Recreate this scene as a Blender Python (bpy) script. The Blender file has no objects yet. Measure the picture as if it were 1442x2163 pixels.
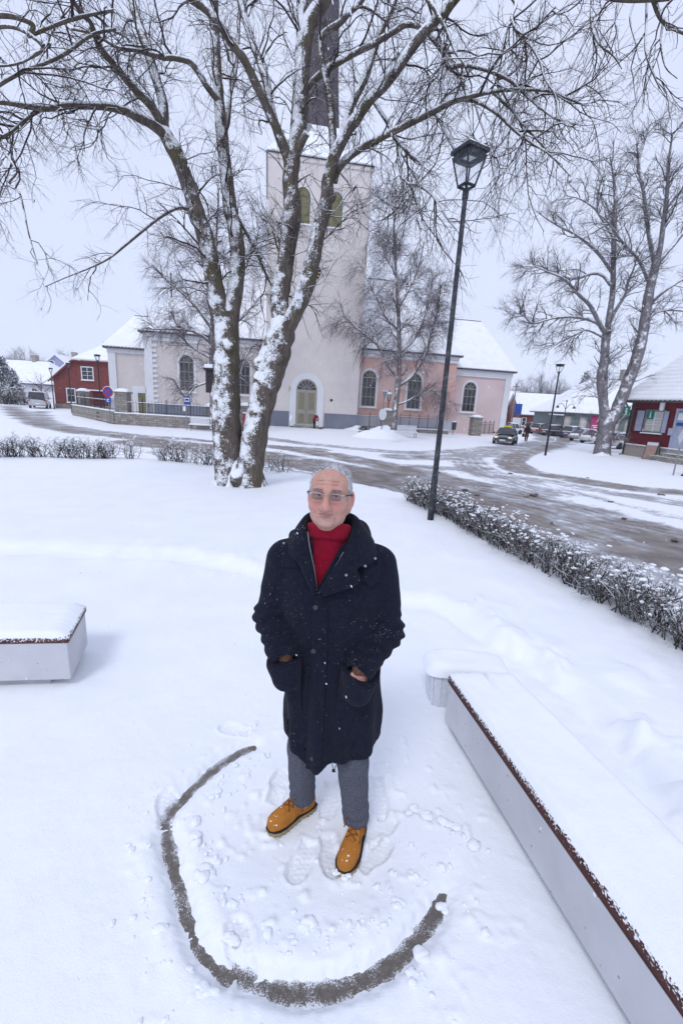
import bpy, math, random
import numpy as np
from mathutils import Vector, Matrix

# ------------------------------------------------------------------ camera
SC = bpy.context.scene
COL = SC.collection
F_PX, CX, CY, CAM_H, ROLL = 930.0, 721.0, 1081.5, 2.0, 0.058
PITCH = math.atan(227 / 930.0)
FW = np.array([0, math.cos(PITCH), -math.sin(PITCH)])
_u0 = np.array([0, math.sin(PITCH), math.cos(PITCH)])
_r0 = np.array([1.0, 0, 0])
RT = math.cos(ROLL) * _r0 + math.sin(ROLL) * _u0
UP = math.cos(ROLL) * _u0 - math.sin(ROLL) * _r0
CAM = np.array([0, 0, CAM_H])
cam_d = bpy.data.cameras.new("camera")
cam = bpy.data.objects.new("camera", cam_d)
COL.objects.link(cam)
cam_d.sensor_fit = 'HORIZONTAL'
cam_d.sensor_width = 24.0
cam_d.lens = 24.0 * F_PX / 1442.0
cam_d.clip_start = 0.05
cam_d.clip_end = 3000
cam.matrix_world = Matrix(((RT[0], UP[0], -FW[0], 0), (RT[1], UP[1], -FW[1], 0), (RT[2], UP[2], -FW[2], CAM_H), (0, 0, 0, 1)))
SC.camera = cam

# ------------------------------------------------------------------ light
world = bpy.data.worlds.new("World")
SC.world = world
world.use_nodes = True
nt = world.node_tree
nt.nodes.clear()
SUN_EL, SUN_AZ = math.radians(52), math.radians(200)   # azimuth from +Y clockwise
sky = nt.nodes.new('ShaderNodeTexSky')
sky.sky_type = 'NISHITA'
sky.sun_disc = False
sky.sun_elevation = SUN_EL
sky.sun_rotation = SUN_AZ
sky.air_density = 1.0
sky.dust_density = 2.0
b1 = nt.nodes.new('ShaderNodeBackground'); b1.inputs[1].default_value = 0.10
nt.links.new(sky.outputs[0], b1.inputs[0])
# the overcast deck: pale, faintly mottled
tc = nt.nodes.new('ShaderNodeTexCoord')
nz = nt.nodes.new('ShaderNodeTexNoise'); nz.inputs['Scale'].default_value = 1.6; nz.inputs['Detail'].default_value = 4
nt.links.new(tc.outputs['Generated'], nz.inputs['Vector'])
cr = nt.nodes.new('ShaderNodeValToRGB')
cr.color_ramp.elements[0].position = 0.3; cr.color_ramp.elements[0].color = (0.735, 0.815, 1.08, 1)
cr.color_ramp.elements[1].position = 0.7; cr.color_ramp.elements[1].color = (0.81, 0.88, 1.11, 1)
nt.links.new(nz.outputs['Fac'], cr.inputs[0])
b2 = nt.nodes.new('ShaderNodeBackground'); b2.inputs[1].default_value = 0.98
nt.links.new(cr.outputs[0], b2.inputs[0])
mx = nt.nodes.new('ShaderNodeMixShader'); mx.inputs[0].default_value = 0.9
nt.links.new(b1.outputs[0], mx.inputs[1]); nt.links.new(b2.outputs[0], mx.inputs[2])
wo = nt.nodes.new('ShaderNodeOutputWorld'); nt.links.new(mx.outputs[0], wo.inputs[0])
sun_d = bpy.data.lights.new("sun", 'SUN'); sun_d.energy = 1.08; sun_d.angle = math.radians(16); sun_d.color = (0.97, 0.98, 1.0)
sun = bpy.data.objects.new("sun", sun_d); COL.objects.link(sun)
_sd = Vector((math.sin(SUN_AZ) * math.cos(SUN_EL), math.cos(SUN_AZ) * math.cos(SUN_EL), math.sin(SUN_EL)))
sun.rotation_euler = _sd.to_track_quat('Z', 'Y').to_euler()
SC.view_settings.view_transform = 'Standard'
SC.view_settings.look = 'None'
SC.view_settings.exposure = 0.03
SC.view_settings.gamma = 1.0
SC.view_settings.use_curve_mapping = False
SC.render.engine = 'CYCLES'
SC.cycles.max_bounces = 8
SC.cycles.transparent_max_bounces = 12
SC.cycles.volume_bounces = 3
SC.cycles.use_denoising = True
SC.cycles.sample_clamp_indirect = 4.0

RNG = np.random.default_rng(7)
random.seed(7)

# ------------------------------------------------------------------ survey: photo pixel -> place
def ray(x, y): return FW + RT * (x - CX) / F_PX - UP * (y - CY) / F_PX
def G(x, y, z=0.0):
    d = ray(x, y); return CAM + d * ((z - CAM_H) / d[2])
def AT(x, y, dist):
    d = ray(x, y); return CAM + d * (dist / d[1])

# ------------------------------------------------------------------ noise
def _h(ix, iy, iz, seed):
    n = (ix.astype(np.int64) * 374761393 + iy.astype(np.int64) * 668265263 + iz.astype(np.int64) * 2147483647 + seed * 1274126177) & 0xffffffff
    n = ((n ^ (n >> 13)) * 1274126177) & 0xffffffff
    n = n ^ (n >> 16)
    return (n & 0xffff) / 65535.0
def vnoise(p, s=1.0, seed=0):
    p = np.asarray(p, float) * s
    if p.shape[-1] == 2: p = np.concatenate([p, np.zeros(p.shape[:-1] + (1,))], -1)
    i = np.floor(p); f = p - i; f = f * f * (3 - 2 * f)
    x, y, z = i[..., 0], i[..., 1], i[..., 2]; u, v, w = f[..., 0], f[..., 1], f[..., 2]
    r = 0
    for a in (0, 1):
        for b in (0, 1):
            for c in (0, 1):
                r = r + _h(x + a, y + b, z + c, seed) * (u if a else 1 - u) * (v if b else 1 - v) * (w if c else 1 - w)
    return r * 2 - 1
def fbm(p, s=1.0, o=3, seed=0):
    r = 0; a = 1; t = 0
    for k in range(o):
        r = r + a * vnoise(p, s * 2 ** k, seed + k * 17); t += a; a *= .5
    return r / t
def sstep(a, b, x):
    t = np.clip((x - a) / (b - a), 0, 1); return t * t * (3 - 2 * t)

# ------------------------------------------------------------------ objects
def tag(o, label=None, cat=None, group=None, kind=None):
    if label: o['label'] = label
    if cat: o['category'] = cat
    if group: o['group'] = group
    if kind: o['kind'] = kind
    return o
def empty(name, loc=(0, 0, 0), rz=0.0, label=None, cat=None, group=None):
    o = bpy.data.objects.new(name, None); COL.objects.link(o)
    o.location = loc; o.rotation_euler = (0, 0, rz); o.empty_display_size = .2
    return tag(o, label, cat, group)
def copy_tree(o, parent=None):
    c = o.copy(); COL.objects.link(c)
    if parent is not None: c.parent = parent
    for ch in list(o.children): copy_tree(ch, c)
    return c
def structure(o): o['kind'] = 'structure'; return o

class MB:
    """collects faces, links them as one mesh object"""
    def __init__(s): s.v = []; s.f = []; s.n = 0
    def add(s, V, Fs, mi=0):
        V = np.asarray(V, float).reshape(-1, 3)
        if isinstance(Fs, np.ndarray): s.f.append((Fs + s.n, mi))
        else:
            by = {}
            for f in Fs: by.setdefault(len(f), []).append(f)
            for k, a in by.items(): s.f.append((np.array(a, int) + s.n, mi))
        s.v.append(V); s.n += len(V); return s
    def box(s, c, d, rz=0, mi=0, M=None):
        x, y, z = d[0] / 2, d[1] / 2, d[2] / 2
        V = np.array([[-x, -y, -z], [x, -y, -z], [x, y, -z], [-x, y, -z], [-x, -y, z], [x, -y, z], [x, y, z], [-x, y, z]])
        if rz: V = V @ np.array([[math.cos(rz), math.sin(rz), 0], [-math.sin(rz), math.cos(rz), 0], [0, 0, 1]])
        V = V + np.array(c)
        if M is not None: V = V @ np.array(M.to_3x3()).T + np.array(M.translation)
        return s.add(V, [(0, 3, 2, 1), (4, 5, 6, 7), (0, 1, 5, 4), (1, 2, 6, 5), (2, 3, 7, 6), (3, 0, 4, 7)], mi)
    def bar(s, p, q, w, h, mi=0, up=(0, 0, 1)):
        p = np.array(p, float); q = np.array(q, float); t = (q - p) / np.linalg.norm(q - p)
        u = np.array(up, float); a = np.cross(t, u)
        if np.linalg.norm(a) < 1e-4: a = np.cross(t, [1, 0, 0])
        a /= np.linalg.norm(a); b = np.cross(a, t)
        V = [c + a * w / 2 * i + b * h / 2 * j for c in (p, q) for i, j in ((-1, -1), (1, -1), (1, 1), (-1, 1))]
        return s.add(V, [(0, 1, 2, 3), (7, 6, 5, 4), (0, 4, 5, 1), (1, 5, 6, 2), (2, 6, 7, 3), (3, 7, 4, 0)], mi)
    def tube(s, P, R, n=8, mi=0, cap=True, jitter=None):
        P = np.asarray(P, float); k = len(P); R = np.broadcast_to(np.asarray(R, float), (k,))
        T = np.gradient(P, axis=0); T /= np.linalg.norm(T, axis=1)[:, None] + 1e-12
        a = np.cross(T[0], [0, 0, 1.0])
        if np.linalg.norm(a) < 1e-3: a = np.cross(T[0], [1.0, 0, 0])
        a /= np.linalg.norm(a); A = []
        for i in range(k):
            a = a - T[i] * (a @ T[i]); a /= np.linalg.norm(a) + 1e-12; A.append(a)
        A = np.array(A); B = np.cross(T, A)
        ph = np.linspace(0, 2 * math.pi, n, endpoint=False)
        rr = R[:, None] * np.ones((1, n))
        V = P[:, None] + rr[..., None] * (A[:, None] * np.cos(ph)[None, :, None] + B[:, None] * np.sin(ph)[None, :, None])
        if jitter is not None: V = P[:, None] + (V - P[:, None]) * jitter(V)[..., None]
        i = np.arange(k - 1)[:, None] * n; j = np.arange(n)[None]; j2 = (j + 1) % n
        Q = np.stack([i + j, i + j2, i + n + j2, i + n + j], -1).reshape(-1, 4)
        s.add(V.reshape(-1, 3), Q, mi)
        if cap:
            s.add(V[0], [tuple(range(n))[::-1]], mi); s.add(V[-1], [tuple(range(n))], mi)
        return s
    def lathe(s, prof, c=(0, 0, 0), n=16, mi=0, ph0=0.0):
        ph = np.linspace(0, 2 * math.pi, n, endpoint=False) + ph0; k = len(prof)
        V = np.array([[(r * math.cos(t), r * math.sin(t), z) for t in ph] for r, z in prof]) + np.array(c)
        i = np.arange(k - 1)[:, None] * n; j = np.arange(n)[None]; j2 = (j + 1) % n
        Q = np.stack([i + j, i + j2, i + n + j2, i + n + j], -1).reshape(-1, 4)
        s.add(V.reshape(-1, 3), Q, mi)
        if prof[0][0] > 1e-4: s.add(V[0], [tuple(range(n))[::-1]], mi)
        if prof[-1][0] > 1e-4: s.add(V[-1], [tuple(range(n))], mi)
        return s
    def prism(s, poly, o, u, v, w, depth, mi=0):
        """polygon (a,b) in plane o+a*u+b*v, extruded depth along w"""
        o, u, v, w = (np.array(t, float) for t in (o, u, v, w)); k = len(poly)
        A = np.array([o + a * u + b * v for a, b in poly]); B = A + w * depth
        s.add(np.concatenate([A, B]), [tuple(range(k))[::-1], tuple(range(k, 2 * k))] + [(i, (i + 1) % k, k + (i + 1) % k, k + i) for i in range(k)], mi)
        return s
    def quad(s, *P, mi=0): return s.add(np.array(P, float), [tuple(range(len(P)))], mi)
    def ell(s, c, r, n=10, m=7, mi=0, nz=0, seed=0):
        th = np.linspace(0, math.pi, m); ph = np.linspace(0, 2 * math.pi, n, endpoint=False)
        V = np.array([[(math.sin(t) * math.cos(p), math.sin(t) * math.sin(p), math.cos(t)) for p in ph] for t in th])
        if nz: V = V * (1 + nz * vnoise(V * 1.7 + seed * 3.1, 1.0, seed))[..., None]
        V = V * np.array(r) + np.array(c)
        i = np.arange(m - 1)[:, None] * n; j = np.arange(n)[None]; j2 = (j + 1) % n
        Q = np.stack([i + j, i + n + j, i + n + j2, i + j2], -1).reshape(-1, 4)
        return s.add(V.reshape(-1, 3), Q, mi)
    def grid(s, V, mi=0):
        k, n = V.shape[:2]
        i = np.arange(k - 1)[:, None] * n; j = np.arange(n - 1)[None]
        return s.add(V.reshape(-1, 3), np.stack([i + j, i + j + 1, i + n + j + 1, i + n + j], -1).reshape(-1, 4), mi)
    def tubes(s, P, R, n=3, mi=0):
        """many polylines at once: P (m,k,3), R (m,k)"""
        m, k = P.shape[:2]
        if m == 0: return s
        T = np.gradient(P, axis=1); T /= np.linalg.norm(T, axis=2)[..., None] + 1e-12
        ref = np.where(np.abs(T[..., 2:3]) > .9, np.array([1.0, 0, 0]), np.array([0, 0, 1.0]))
        A = np.cross(T, ref); A /= np.linalg.norm(A, axis=2)[..., None] + 1e-12; B = np.cross(T, A)
        ph = np.linspace(0, 2 * math.pi, n, endpoint=False)
        V = P[:, :, None] + R[:, :, None, None] * (A[:, :, None] * np.cos(ph)[:, None] + B[:, :, None] * np.sin(ph)[:, None])
        base = (np.arange(m) * k * n)[:, None, None]; i = (np.arange(k - 1) * n)[None, :, None]; j = np.arange(n)[None, None]; j2 = (j + 1) % n
        Q = np.stack([base + i + j, base + i + j2, base + i + n + j2, base + i + n + j], -1).reshape(-1, 4)
        return s.add(V.reshape(-1, 3), Q, mi)
    def build(s, name, mats, parent=None, smooth=False, bevel=0, attrs=None, shift=None):
        me = bpy.data.meshes.new(name)
        V = np.concatenate(s.v) if s.v else np.zeros((0, 3))
        if shift is not None: V = V - np.array(shift)
        me.vertices.add(len(V)); me.vertices.foreach_set("co", V.astype(np.float32).ravel())
        li = np.concatenate([a.ravel() for a, _ in s.f]); cnt = np.concatenate([np.full(len(a), a.shape[1]) for a, _ in s.f])
        mi = np.concatenate([np.full(len(a), m) for a, m in s.f])
        me.loops.add(len(li)); me.loops.foreach_set("vertex_index", li.astype(np.int32))
        me.polygons.add(len(cnt)); me.polygons.foreach_set("loop_start", np.concatenate([[0], np.cumsum(cnt)[:-1]]).astype(np.int32))
        me.polygons.foreach_set("material_index", mi.astype(np.int32))
        me.polygons.foreach_set("use_smooth", np.full(len(cnt), bool(smooth)))
        me.update(calc_edges=True)
        for mt in (mats if isinstance(mats, (list, tuple)) else [mats]): me.materials.append(mt)
        for k, a in (attrs or {}).items():
            at = me.attributes.new(k, 'FLOAT', 'POINT'); at.data.foreach_set("value", np.asarray(a, np.float32))
        o = bpy.data.objects.new(name, me); COL.objects.link(o)
        if parent is not None: o.parent = parent
        if bevel:
            b = o.modifiers.new("bevel", 'BEVEL'); b.width = bevel; b.segments = 2; b.limit_method = 'ANGLE'; b.angle_limit = .6
        return o

def crv(P, n=8, closed=False):
    """Catmull-Rom through the points (any dimension)"""
    P = np.asarray(P, float)
    Q = np.vstack([P[-1:], P, P[:2]]) if closed else np.vstack([2 * P[0] - P[1], P, 2 * P[-1] - P[-2]])
    out = []
    for i in range(len(Q) - 3):
        a, b, c, d = Q[i:i + 4]
        for t in np.linspace(0, 1, n, endpoint=False):
            out.append(.5 * ((2 * b) + (c - a) * t + (2 * a - 5 * b + 4 * c - d) * t * t + (3 * b - a - 3 * c + d) * t ** 3))
    if not closed: out.append(P[-1])
    return np.array(out)
def pdist(X, Yv, P):
    """distance of grid points to polyline P (k,2), and parameter along it"""
    best = np.full(X.shape, 1e9); par = np.zeros(X.shape)
    for i in range(len(P) - 1):
        a, b = P[i], P[i + 1]; d = b - a; L = d @ d + 1e-12
        t = np.clip(((X - a[0]) * d[0] + (Yv - a[1]) * d[1]) / L, 0, 1)
        q = np.hypot(X - a[0] - t * d[0], Yv - a[1] - t * d[1])
        m = q < best; best = np.where(m, q, best); par = np.where(m, i + t, par)
    return best, par
def inside(X, Yv, P):
    r = np.zeros(X.shape, bool); k = len(P); j = k - 1
    for i in range(k):
        xi, yi = P[i]; xj, yj = P[j]
        c = ((yi > Yv) != (yj > Yv)) & (X < (xj - xi) * (Yv - yi) / (yj - yi + 1e-12) + xi); r ^= c; j = i
    return r

# ------------------------------------------------------------------ signed-distance modelling (surface nets)
def surface_nets(f, lo, hi, h, chunk=None):
    lo = np.array(lo, float); hi = np.array(hi, float); N = np.ceil((hi - lo) / h).astype(int) + 1
    ax = [lo[i] + h * np.arange(N[i]) for i in range(3)]
    D = np.empty(N, np.float32)
    for k in range(N[0]):
        X = np.stack(np.meshgrid(ax[0][k:k + 1], ax[1], ax[2], indexing='ij'), -1); D[k] = f(X)[0]
    S = D < 0
    C = np.zeros(N - 1, int)
    for a in (0, 1):
        for b in (0, 1):
            for c in (0, 1): C += S[a:N[0] - 1 + a, b:N[1] - 1 + b, c:N[2] - 1 + c]
    act = (C > 0) & (C < 8); idx = -np.ones(N - 1, int); I = np.argwhere(act); idx[act] = np.arange(len(I))
    acc = np.zeros((len(I), 3)); cnt = np.zeros(len(I))
    cor = [(a, b, c) for a in (0, 1) for b in (0, 1) for c in (0, 1)]
    for p in range(8):
        for q in range(p + 1, 8):
            A, B = np.array(cor[p]), np.array(cor[q])
            if np.abs(A - B).sum() != 1: continue
            da = D[tuple((I + A).T)]; db = D[tuple((I + B).T)]
            m = (da < 0) != (db < 0); t = da[m] / (da[m] - db[m])
            acc[m] += A + (B - A) * t[:, None]; cnt[m] += 1
    V = lo + h * (I + acc / cnt[:, None])
    quads = []
    for ax_ in range(3):
        o1, o2 = [(1, 2), (2, 0), (0, 1)][ax_]
        sl = [slice(1, -1)] * 3; sl[ax_] = slice(0, -1); sl2 = [slice(1, -1)] * 3; sl2[ax_] = slice(1, None)
        a = S[tuple(sl)]; b = S[tuple(sl2)]
        E = np.argwhere(a != b)
        if len(E) == 0: continue
        inv = a[tuple(E.T)]
        off = np.ones(3, int); off[ax_] = 0; E = E + off
        e1 = np.zeros(3, int); e1[o1] = 1; e2 = np.zeros(3, int); e2[o2] = 1
        q = np.stack([idx[tuple((E - e1 - e2).T)], idx[tuple((E - e2).T)], idx[tuple(E.T)], idx[tuple((E - e1).T)]], -1)
        q[~inv] = q[~inv][:, ::-1]; quads.append(q)
    return V, np.concatenate(quads)
def sd_cap(X, a, b, r1, r2=None):
    a = np.array(a, float); b = np.array(b, float); r2 = r1 if r2 is None else r2
    d = b - a; t = np.clip(((X - a) @ d) / (d @ d + 1e-12), 0, 1)
    return np.linalg.norm(X - a - t[..., None] * d, axis=-1) - (r1 + (r2 - r1) * t)
def sd_ell(X, c, r):
    q = (X - np.array(c)) / np.array(r); k = np.linalg.norm(q, axis=-1); m = np.linalg.norm(q / np.array(r), axis=-1)
    return k * (k - 1) / (m + 1e-9)
def sd_box(X, c, h, rd=0.0):
    q = np.abs(X - np.array(c)) - (np.array(h) - rd)
    return np.linalg.norm(np.maximum(q, 0), axis=-1) + np.minimum(q.max(-1), 0) - rd
def smin(a, b, k):
    h = np.clip(.5 + .5 * (b - a) / k, 0, 1); return b + (a - b) * h - k * h * (1 - h)
def smax(a, b, k): return -smin(-a, -b, k)
def nets(name, f, lo, hi, h, m, parent=None, smooth=True):
    V, Q = surface_nets(f, lo, hi, h); b = MB(); b.add(V, Q); return b.build(name, m, parent, smooth)

# ------------------------------------------------------------------ materials
class NT:
    def __init__(s, name):
        s.m = bpy.data.materials.new(name); s.m.use_nodes = True; s.t = s.m.node_tree; s.t.nodes.clear()
        s.o = s.n('ShaderNodeOutputMaterial'); s.b = s.n('ShaderNodeBsdfPrincipled'); s.l(s.b.outputs[0], s.o.inputs[0])
        s.tc = s.n('ShaderNodeTexCoord')
    def n(s, t): return s.t.nodes.new(t)
    def l(s, a, b): s.t.links.new(a, b)
    def noise(s, scale, detail=3, vec=None, rough=.55, out='Fac'):
        n = s.n('ShaderNodeTexNoise'); n.inputs['Scale'].default_value = scale; n.inputs['Detail'].default_value = detail; n.inputs['Roughness'].default_value = rough
        s.l(vec if vec is not None else s.tc.outputs['Object'], n.inputs['Vector']); return n.outputs[out]
    def ramp(s, fac, stops):
        r = s.n('ShaderNodeValToRGB'); e = r.color_ramp.elements
        while len(e) < len(stops): e.new(.5)
        for i, (p, c) in enumerate(stops):
            e[i].position = p; e[i].color = (c, c, c, 1) if isinstance(c, (int, float)) else (*c[:3], 1)
        s.l(fac, r.inputs[0]); return r.outputs[0]
    def mix(s, fac, a, b, mode='MIX'):
        n = s.n('ShaderNodeMix'); n.data_type = 'RGBA'; n.blend_type = mode
        for v, k in ((fac, 0), (a, 6), (b, 7)):
            if isinstance(v, (int, float)): n.inputs[k].default_value = v
            elif isinstance(v, tuple): n.inputs[k].default_value = (*v[:3], 1)
            else: s.l(v, n.inputs[k])
        return n.outputs[2]
    def math(s, op, a, b=0.0, clamp=False):
        n = s.n('ShaderNodeMath'); n.operation = op; n.use_clamp = clamp
        for v, k in ((a, 0), (b, 1)):
            if isinstance(v, (int, float)): n.inputs[k].default_value = v
            else: s.l(v, n.inputs[k])
        return n.outputs[0]
    def dot(s, v, d):
        n = s.n('ShaderNodeVectorMath'); n.operation = 'DOT_PRODUCT'; s.l(v, n.inputs[0]); n.inputs[1].default_value = d; return n.outputs['Value']
    def normal(s): return s.n('ShaderNodeNewGeometry').outputs['Normal']
    def attr(s, k):
        n = s.n('ShaderNodeAttribute'); n.attribute_name = k; return n.outputs['Fac']
    def mapv(s, sc):
        n = s.n('ShaderNodeMapping'); s.l(s.tc.outputs['Object'], n.inputs[0]); n.inputs['Scale'].default_value = sc; return n.outputs[0]
    def bump(s, h, strength=.3, dist=.01):
        n = s.n('ShaderNodeBump'); n.inputs['Strength'].default_value = strength; n.inputs['Distance'].default_value = dist; s.l(h, n.inputs['Height']); s.l(n.outputs[0], s.b.inputs['Normal'])
    def set(s, color=None, rough=.7, metal=0, spec=.3):
        if color is not None:
            if isinstance(color, tuple): s.b.inputs['Base Color'].default_value = (*color[:3], 1)
            else: s.l(color, s.b.inputs['Base Color'])
        if isinstance(rough, (int, float)): s.b.inputs['Roughness'].default_value = rough
        else: s.l(rough, s.b.inputs['Roughness'])
        s.b.inputs['Metallic'].default_value = metal; s.b.inputs['Specular IOR Level'].default_value = spec
        return s.m
SNOWC = (0.86, 0.88, 0.915)
def mk(name, c, rough=.7, var=.15, scale=8, metal=0, spec=.3, bump=0, bscale=40, dust=0.0, up=None):
    """plain surface with blotchy tone; dust = share of wind-blown snow specks; up = snow lies where the surface faces up"""
    t = NT(name)
    n = t.noise(scale, 5)
    col = t.ramp(n, [(.3, tuple(x * (1 - var) for x in c)), (.7, tuple(min(1, x * (1 + var)) for x in c))])
    if dust:
        d = t.noise(170, 1); d2 = t.noise(6, 3)
        k = t.math('ADD', d, t.math('MULTIPLY', d2, .25)); col = t.mix(t.ramp(k, [(.84 - dust, 0.0), (.88 - dust, 1.0)]), col, SNOWC)
    if up is not None:
        z = t.dot(t.normal(), (0, 0, 1)); k = t.math('ADD', z, t.math('MULTIPLY', t.math('SUBTRACT', t.noise(14, 4), .5), .5))
        col = t.mix(t.ramp(k, [(up, 0.0), (min(1, up + .12), 1.0)]), col, SNOWC)
    if bump: t.bump(t.noise(bscale, 4), bump, .01)
    return t.set(col, rough, metal, spec)

M = {}
def snow_mat():
    t = NT('snow')
    a = t.noise(2.2, 5); col = t.ramp(a, [(.3, (.835, .86, .90)), (.7, (.885, .90, .925))])
    t.bump(t.math('ADD', t.noise(160, 3), t.math('MULTIPLY', t.noise(22, 4), 2.0)), .35, .006)
    return t.set(col, .65, 0, .25)
M['snow'] = snow_mat()
M['metal_black'] = mk('black painted metal', (.012, .014, .019), .5, .25, 6, 0, .4)
M['lamp_black'] = mk('black lamp paint with blown snow', (.012, .015, .022), .5, .2, 6, 0, .4, dust=.035)
M['glass_dark'] = mk('dark window glass', (.035, .04, .05), .12, .5, 1.5, 0, .6)
M['glass_clear'] = None
def glass(name, c=(.9, .95, 1), rough=.02, alpha=.25):
    t = NT(name); t.set(c, rough, 0, .5); t.b.inputs['Alpha'].default_value = alpha; return t.m
M['glass_clear'] = glass('lantern glass', (.5, .55, .6), .05, .10)
M['white_paint'] = mk('white paint', (.72, .73, .75), .55, .06, 5)
M['concrete'] = mk('pale concrete', (.42, .42, .43), .85, .10, 5, bump=.25, bscale=60)
# ------------------------------------------------------------------ ground
EDGE = crv([(-60, 6), (-30, 10.5), (-16, 12.6), (-9, 13.9), (-5, 14.0), (-2.2, 13.2), (0, 11.6), (1.75, 9.6), (2.55, 6.8), (3.0, 4.75), (3.25, 3.4), (3.35, 2), (3.4, -2), (3.4, -30)], 6)
EDGE_POLY = np.vstack([EDGE, [(-60, -30)]])
STEP = crv([(-9, 5.2), (-4.3, 5.27), (-3.1, 5.3), (-1.88, 5.24), (-.86, 4.89), (0, 4.6), (.76, 4.35), (1.09, 4.22), (1.6, 3.3), (1.9, 2.45), (2.0, 1.0), (2.1, -2)], 6)
STEP_POLY = np.vstack([STEP, [(-9, -3)]])
RING_PX = [(560, 1572), (525, 1578), (480, 1600), (430, 1640), (385, 1685), (352, 1728), (355, 1780), (368, 1840), (385, 1905), (403, 1960), (425, 2012), (470, 2050), (520, 2072), (580, 2090), (650, 2098), (730, 2085), (790, 2062), (845, 2020), (895, 1965), (930, 1905), (950, 1850), (955, 1800)]
RING = crv([G(x, y, -.02)[:2] for x, y in RING_PX], 6)
STREET = -.62
MAN = np.array([0.02, 1.71])
# boot prints: centre px, heading (deg from +x), seen round the man's feet
def _fp(heel, toe, z=0): a = G(*heel, z)[:2]; b = G(*toe, z)[:2]; return a, b
PRINTS = [_fp((655, 1770), (625, 1840)), _fp((690, 1755), (705, 1835)), _fp((795, 1640), (805, 1720)), _fp((775, 1770), (825, 1725)), _fp((575, 1690), (600, 1625)), _fp((760, 1830), (800, 1790)), _fp((700, 1650), (690, 1720)), _fp((528, 1545), (470, 1530)), _fp((350, 1740), (352, 1712)), _fp((525, 2065), (515, 2025))]
def boot_mask(X, Yv, a, b):
    """signed depth 0..1 of a boot print from heel a to toe b"""
    d = b - a; L = np.linalg.norm(d); L = max(L, .2); d = d / np.linalg.norm(d); n = np.array([-d[1], d[0]])
    u = (X - a[0]) * d[0] + (Yv - a[1]) * d[1]; w = (X - a[0]) * n[0] + (Yv - a[1]) * n[1]
    t = np.clip(u / L, 0, 1); hw = .036 + .016 * np.sin(np.clip((t - .25) / .75, 0, 1) * math.pi) - .004 * np.exp(-((t - .35) / .1) ** 2)
    e = np.maximum(np.abs(w) - hw, np.maximum(-u, u - L)); 
    e = np.where(t > .8, np.hypot(w, np.maximum(u - .8 * L, 0) * .9) - .046, e)
    tread = .5 + .5 * np.sign(np.sin(u * 2 * math.pi / .026) * np.cos(w * 2 * math.pi / .05))
    return sstep(.004, -.006, e) * (1 - .28 * tread), sstep(.03, .0, e) * sstep(-.004, .004, e)
def park_z(X, Yv):
    P = np.stack([X, Yv], -1)
    z = -.011 * np.maximum(Yv - 1, 0)
    z = z + .03 * fbm(P, .5, 3, 3) * sstep(1.5, 4, Yv) + .012 * fbm(P, 1.7, 3, 5) + .0035 * fbm(P, 9, 3, 9)
    d, _ = pdist(X, Yv, STEP); ins = inside(X, Yv, STEP_POLY)
    sd = np.where(ins, d, -d); wob = .16 * fbm(P, 1.6, 3, 21)
    lump = np.maximum(fbm(P, 4.5, 3, 31), 0) ** 1.3
    z = z + .085 * sstep(.06, -.14, sd + wob) + .11 * lump * np.exp(-((sd + .15 + wob) / .35) ** 2) - .018 * np.exp(-((sd - .06 + wob) / .07) ** 2)
    m2 = np.exp(-((Yv - 3.2) / 2.4) ** 2) * sstep(.9, 1.6, X); z = z + .05 * m2 * np.maximum(fbm(P, 2.6, 3, 41), 0)
    return z
def ground_z(X, Yv, fine=True):
    P = np.stack([X, Yv], -1)
    z = park_z(X, Yv)
    if fine:
        # the swept groove
        d, t = pdist(X, Yv, RING); n1 = .5 + .5 * fbm(P, 14, 3, 51); n2 = fbm(P, 45, 2, 57)
        k = t / (len(RING) - 1)
        hw = np.interp(k, [0, .04, .25, .5, .75, .9, 1], [.010, .018, .018, .020, .024, .026, .004])
        dep = np.interp(k, [0, .03, .2, .235, .25, .265, .30, .84, .91, 1], [.0, .040, .046, .030, .014, .044, .050, .052, .036, .004])
        dep = dep * (1 - .35 * np.exp(-((k - .555) / .006) ** 2)) * (1 - .2 * np.exp(-((k - .845) / .003) ** 2)) * (.90 + .18 * fbm(P, 5.5, 2, 58))
        prof = sstep(hw + .050 + .018 * n1, hw - .012, d + .010 * n2 + .008 * n1)
        z = z - dep * prof + .014 * np.exp(-((d - hw - .085) / .04) ** 2) * n1 * (dep / .047)
        z = z + .006 * prof * sstep(.25, .9, fbm(P, 30, 2, 61)) * (dep / .047)
        # trampled area
        r = np.hypot((X - MAN[0]) / .42, (Yv - MAN[1] + .02) / .32); z = z - .012 * sstep(1.2, .75, r + .2 * fbm(P, 6, 2, 71))
        for a, b in PRINTS:
            lo = np.minimum(a, b) - .2; hi = np.maximum(a, b) + .2
            w = (X > lo[0]) & (X < hi[0]) & (Yv > lo[1]) & (Yv < hi[1])
            if not w.any(): continue
            m, rim = boot_mask(X[w], Yv[w], a, b)
            z[w] = z[w] - .020 * m + .005 * rim * (1 + fbm(P[w], 30, 2, 81))
        r2 = np.hypot(X - MAN[0], Yv - MAN[1]); cl = np.maximum(fbm(P, 17, 2, 91) - .25, 0) * sstep(1.1, .5, r2)
        z = z + .03 * cl * sstep(.05, .12, d)
    d, _ = pdist(X, Yv, EDGE); ins = inside(X, Yv, EDGE_POLY); sd = np.where(ins, -d, d)
    s = sstep(.25, 1.6, sd)
    return z * (1 - s) + (STREET - .08) * s
def axis(lo, hi, fine_lo, fine_hi, h, grow=1.07):
    a = list(np.arange(fine_lo, fine_hi + h / 2, h)); s = h
    while a[-1] < hi: s *= grow; a.append(a[-1] + s)
    s = h
    while a[0] > lo: s *= grow; a.insert(0, a[0] - s)
    return np.array(a)
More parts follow.
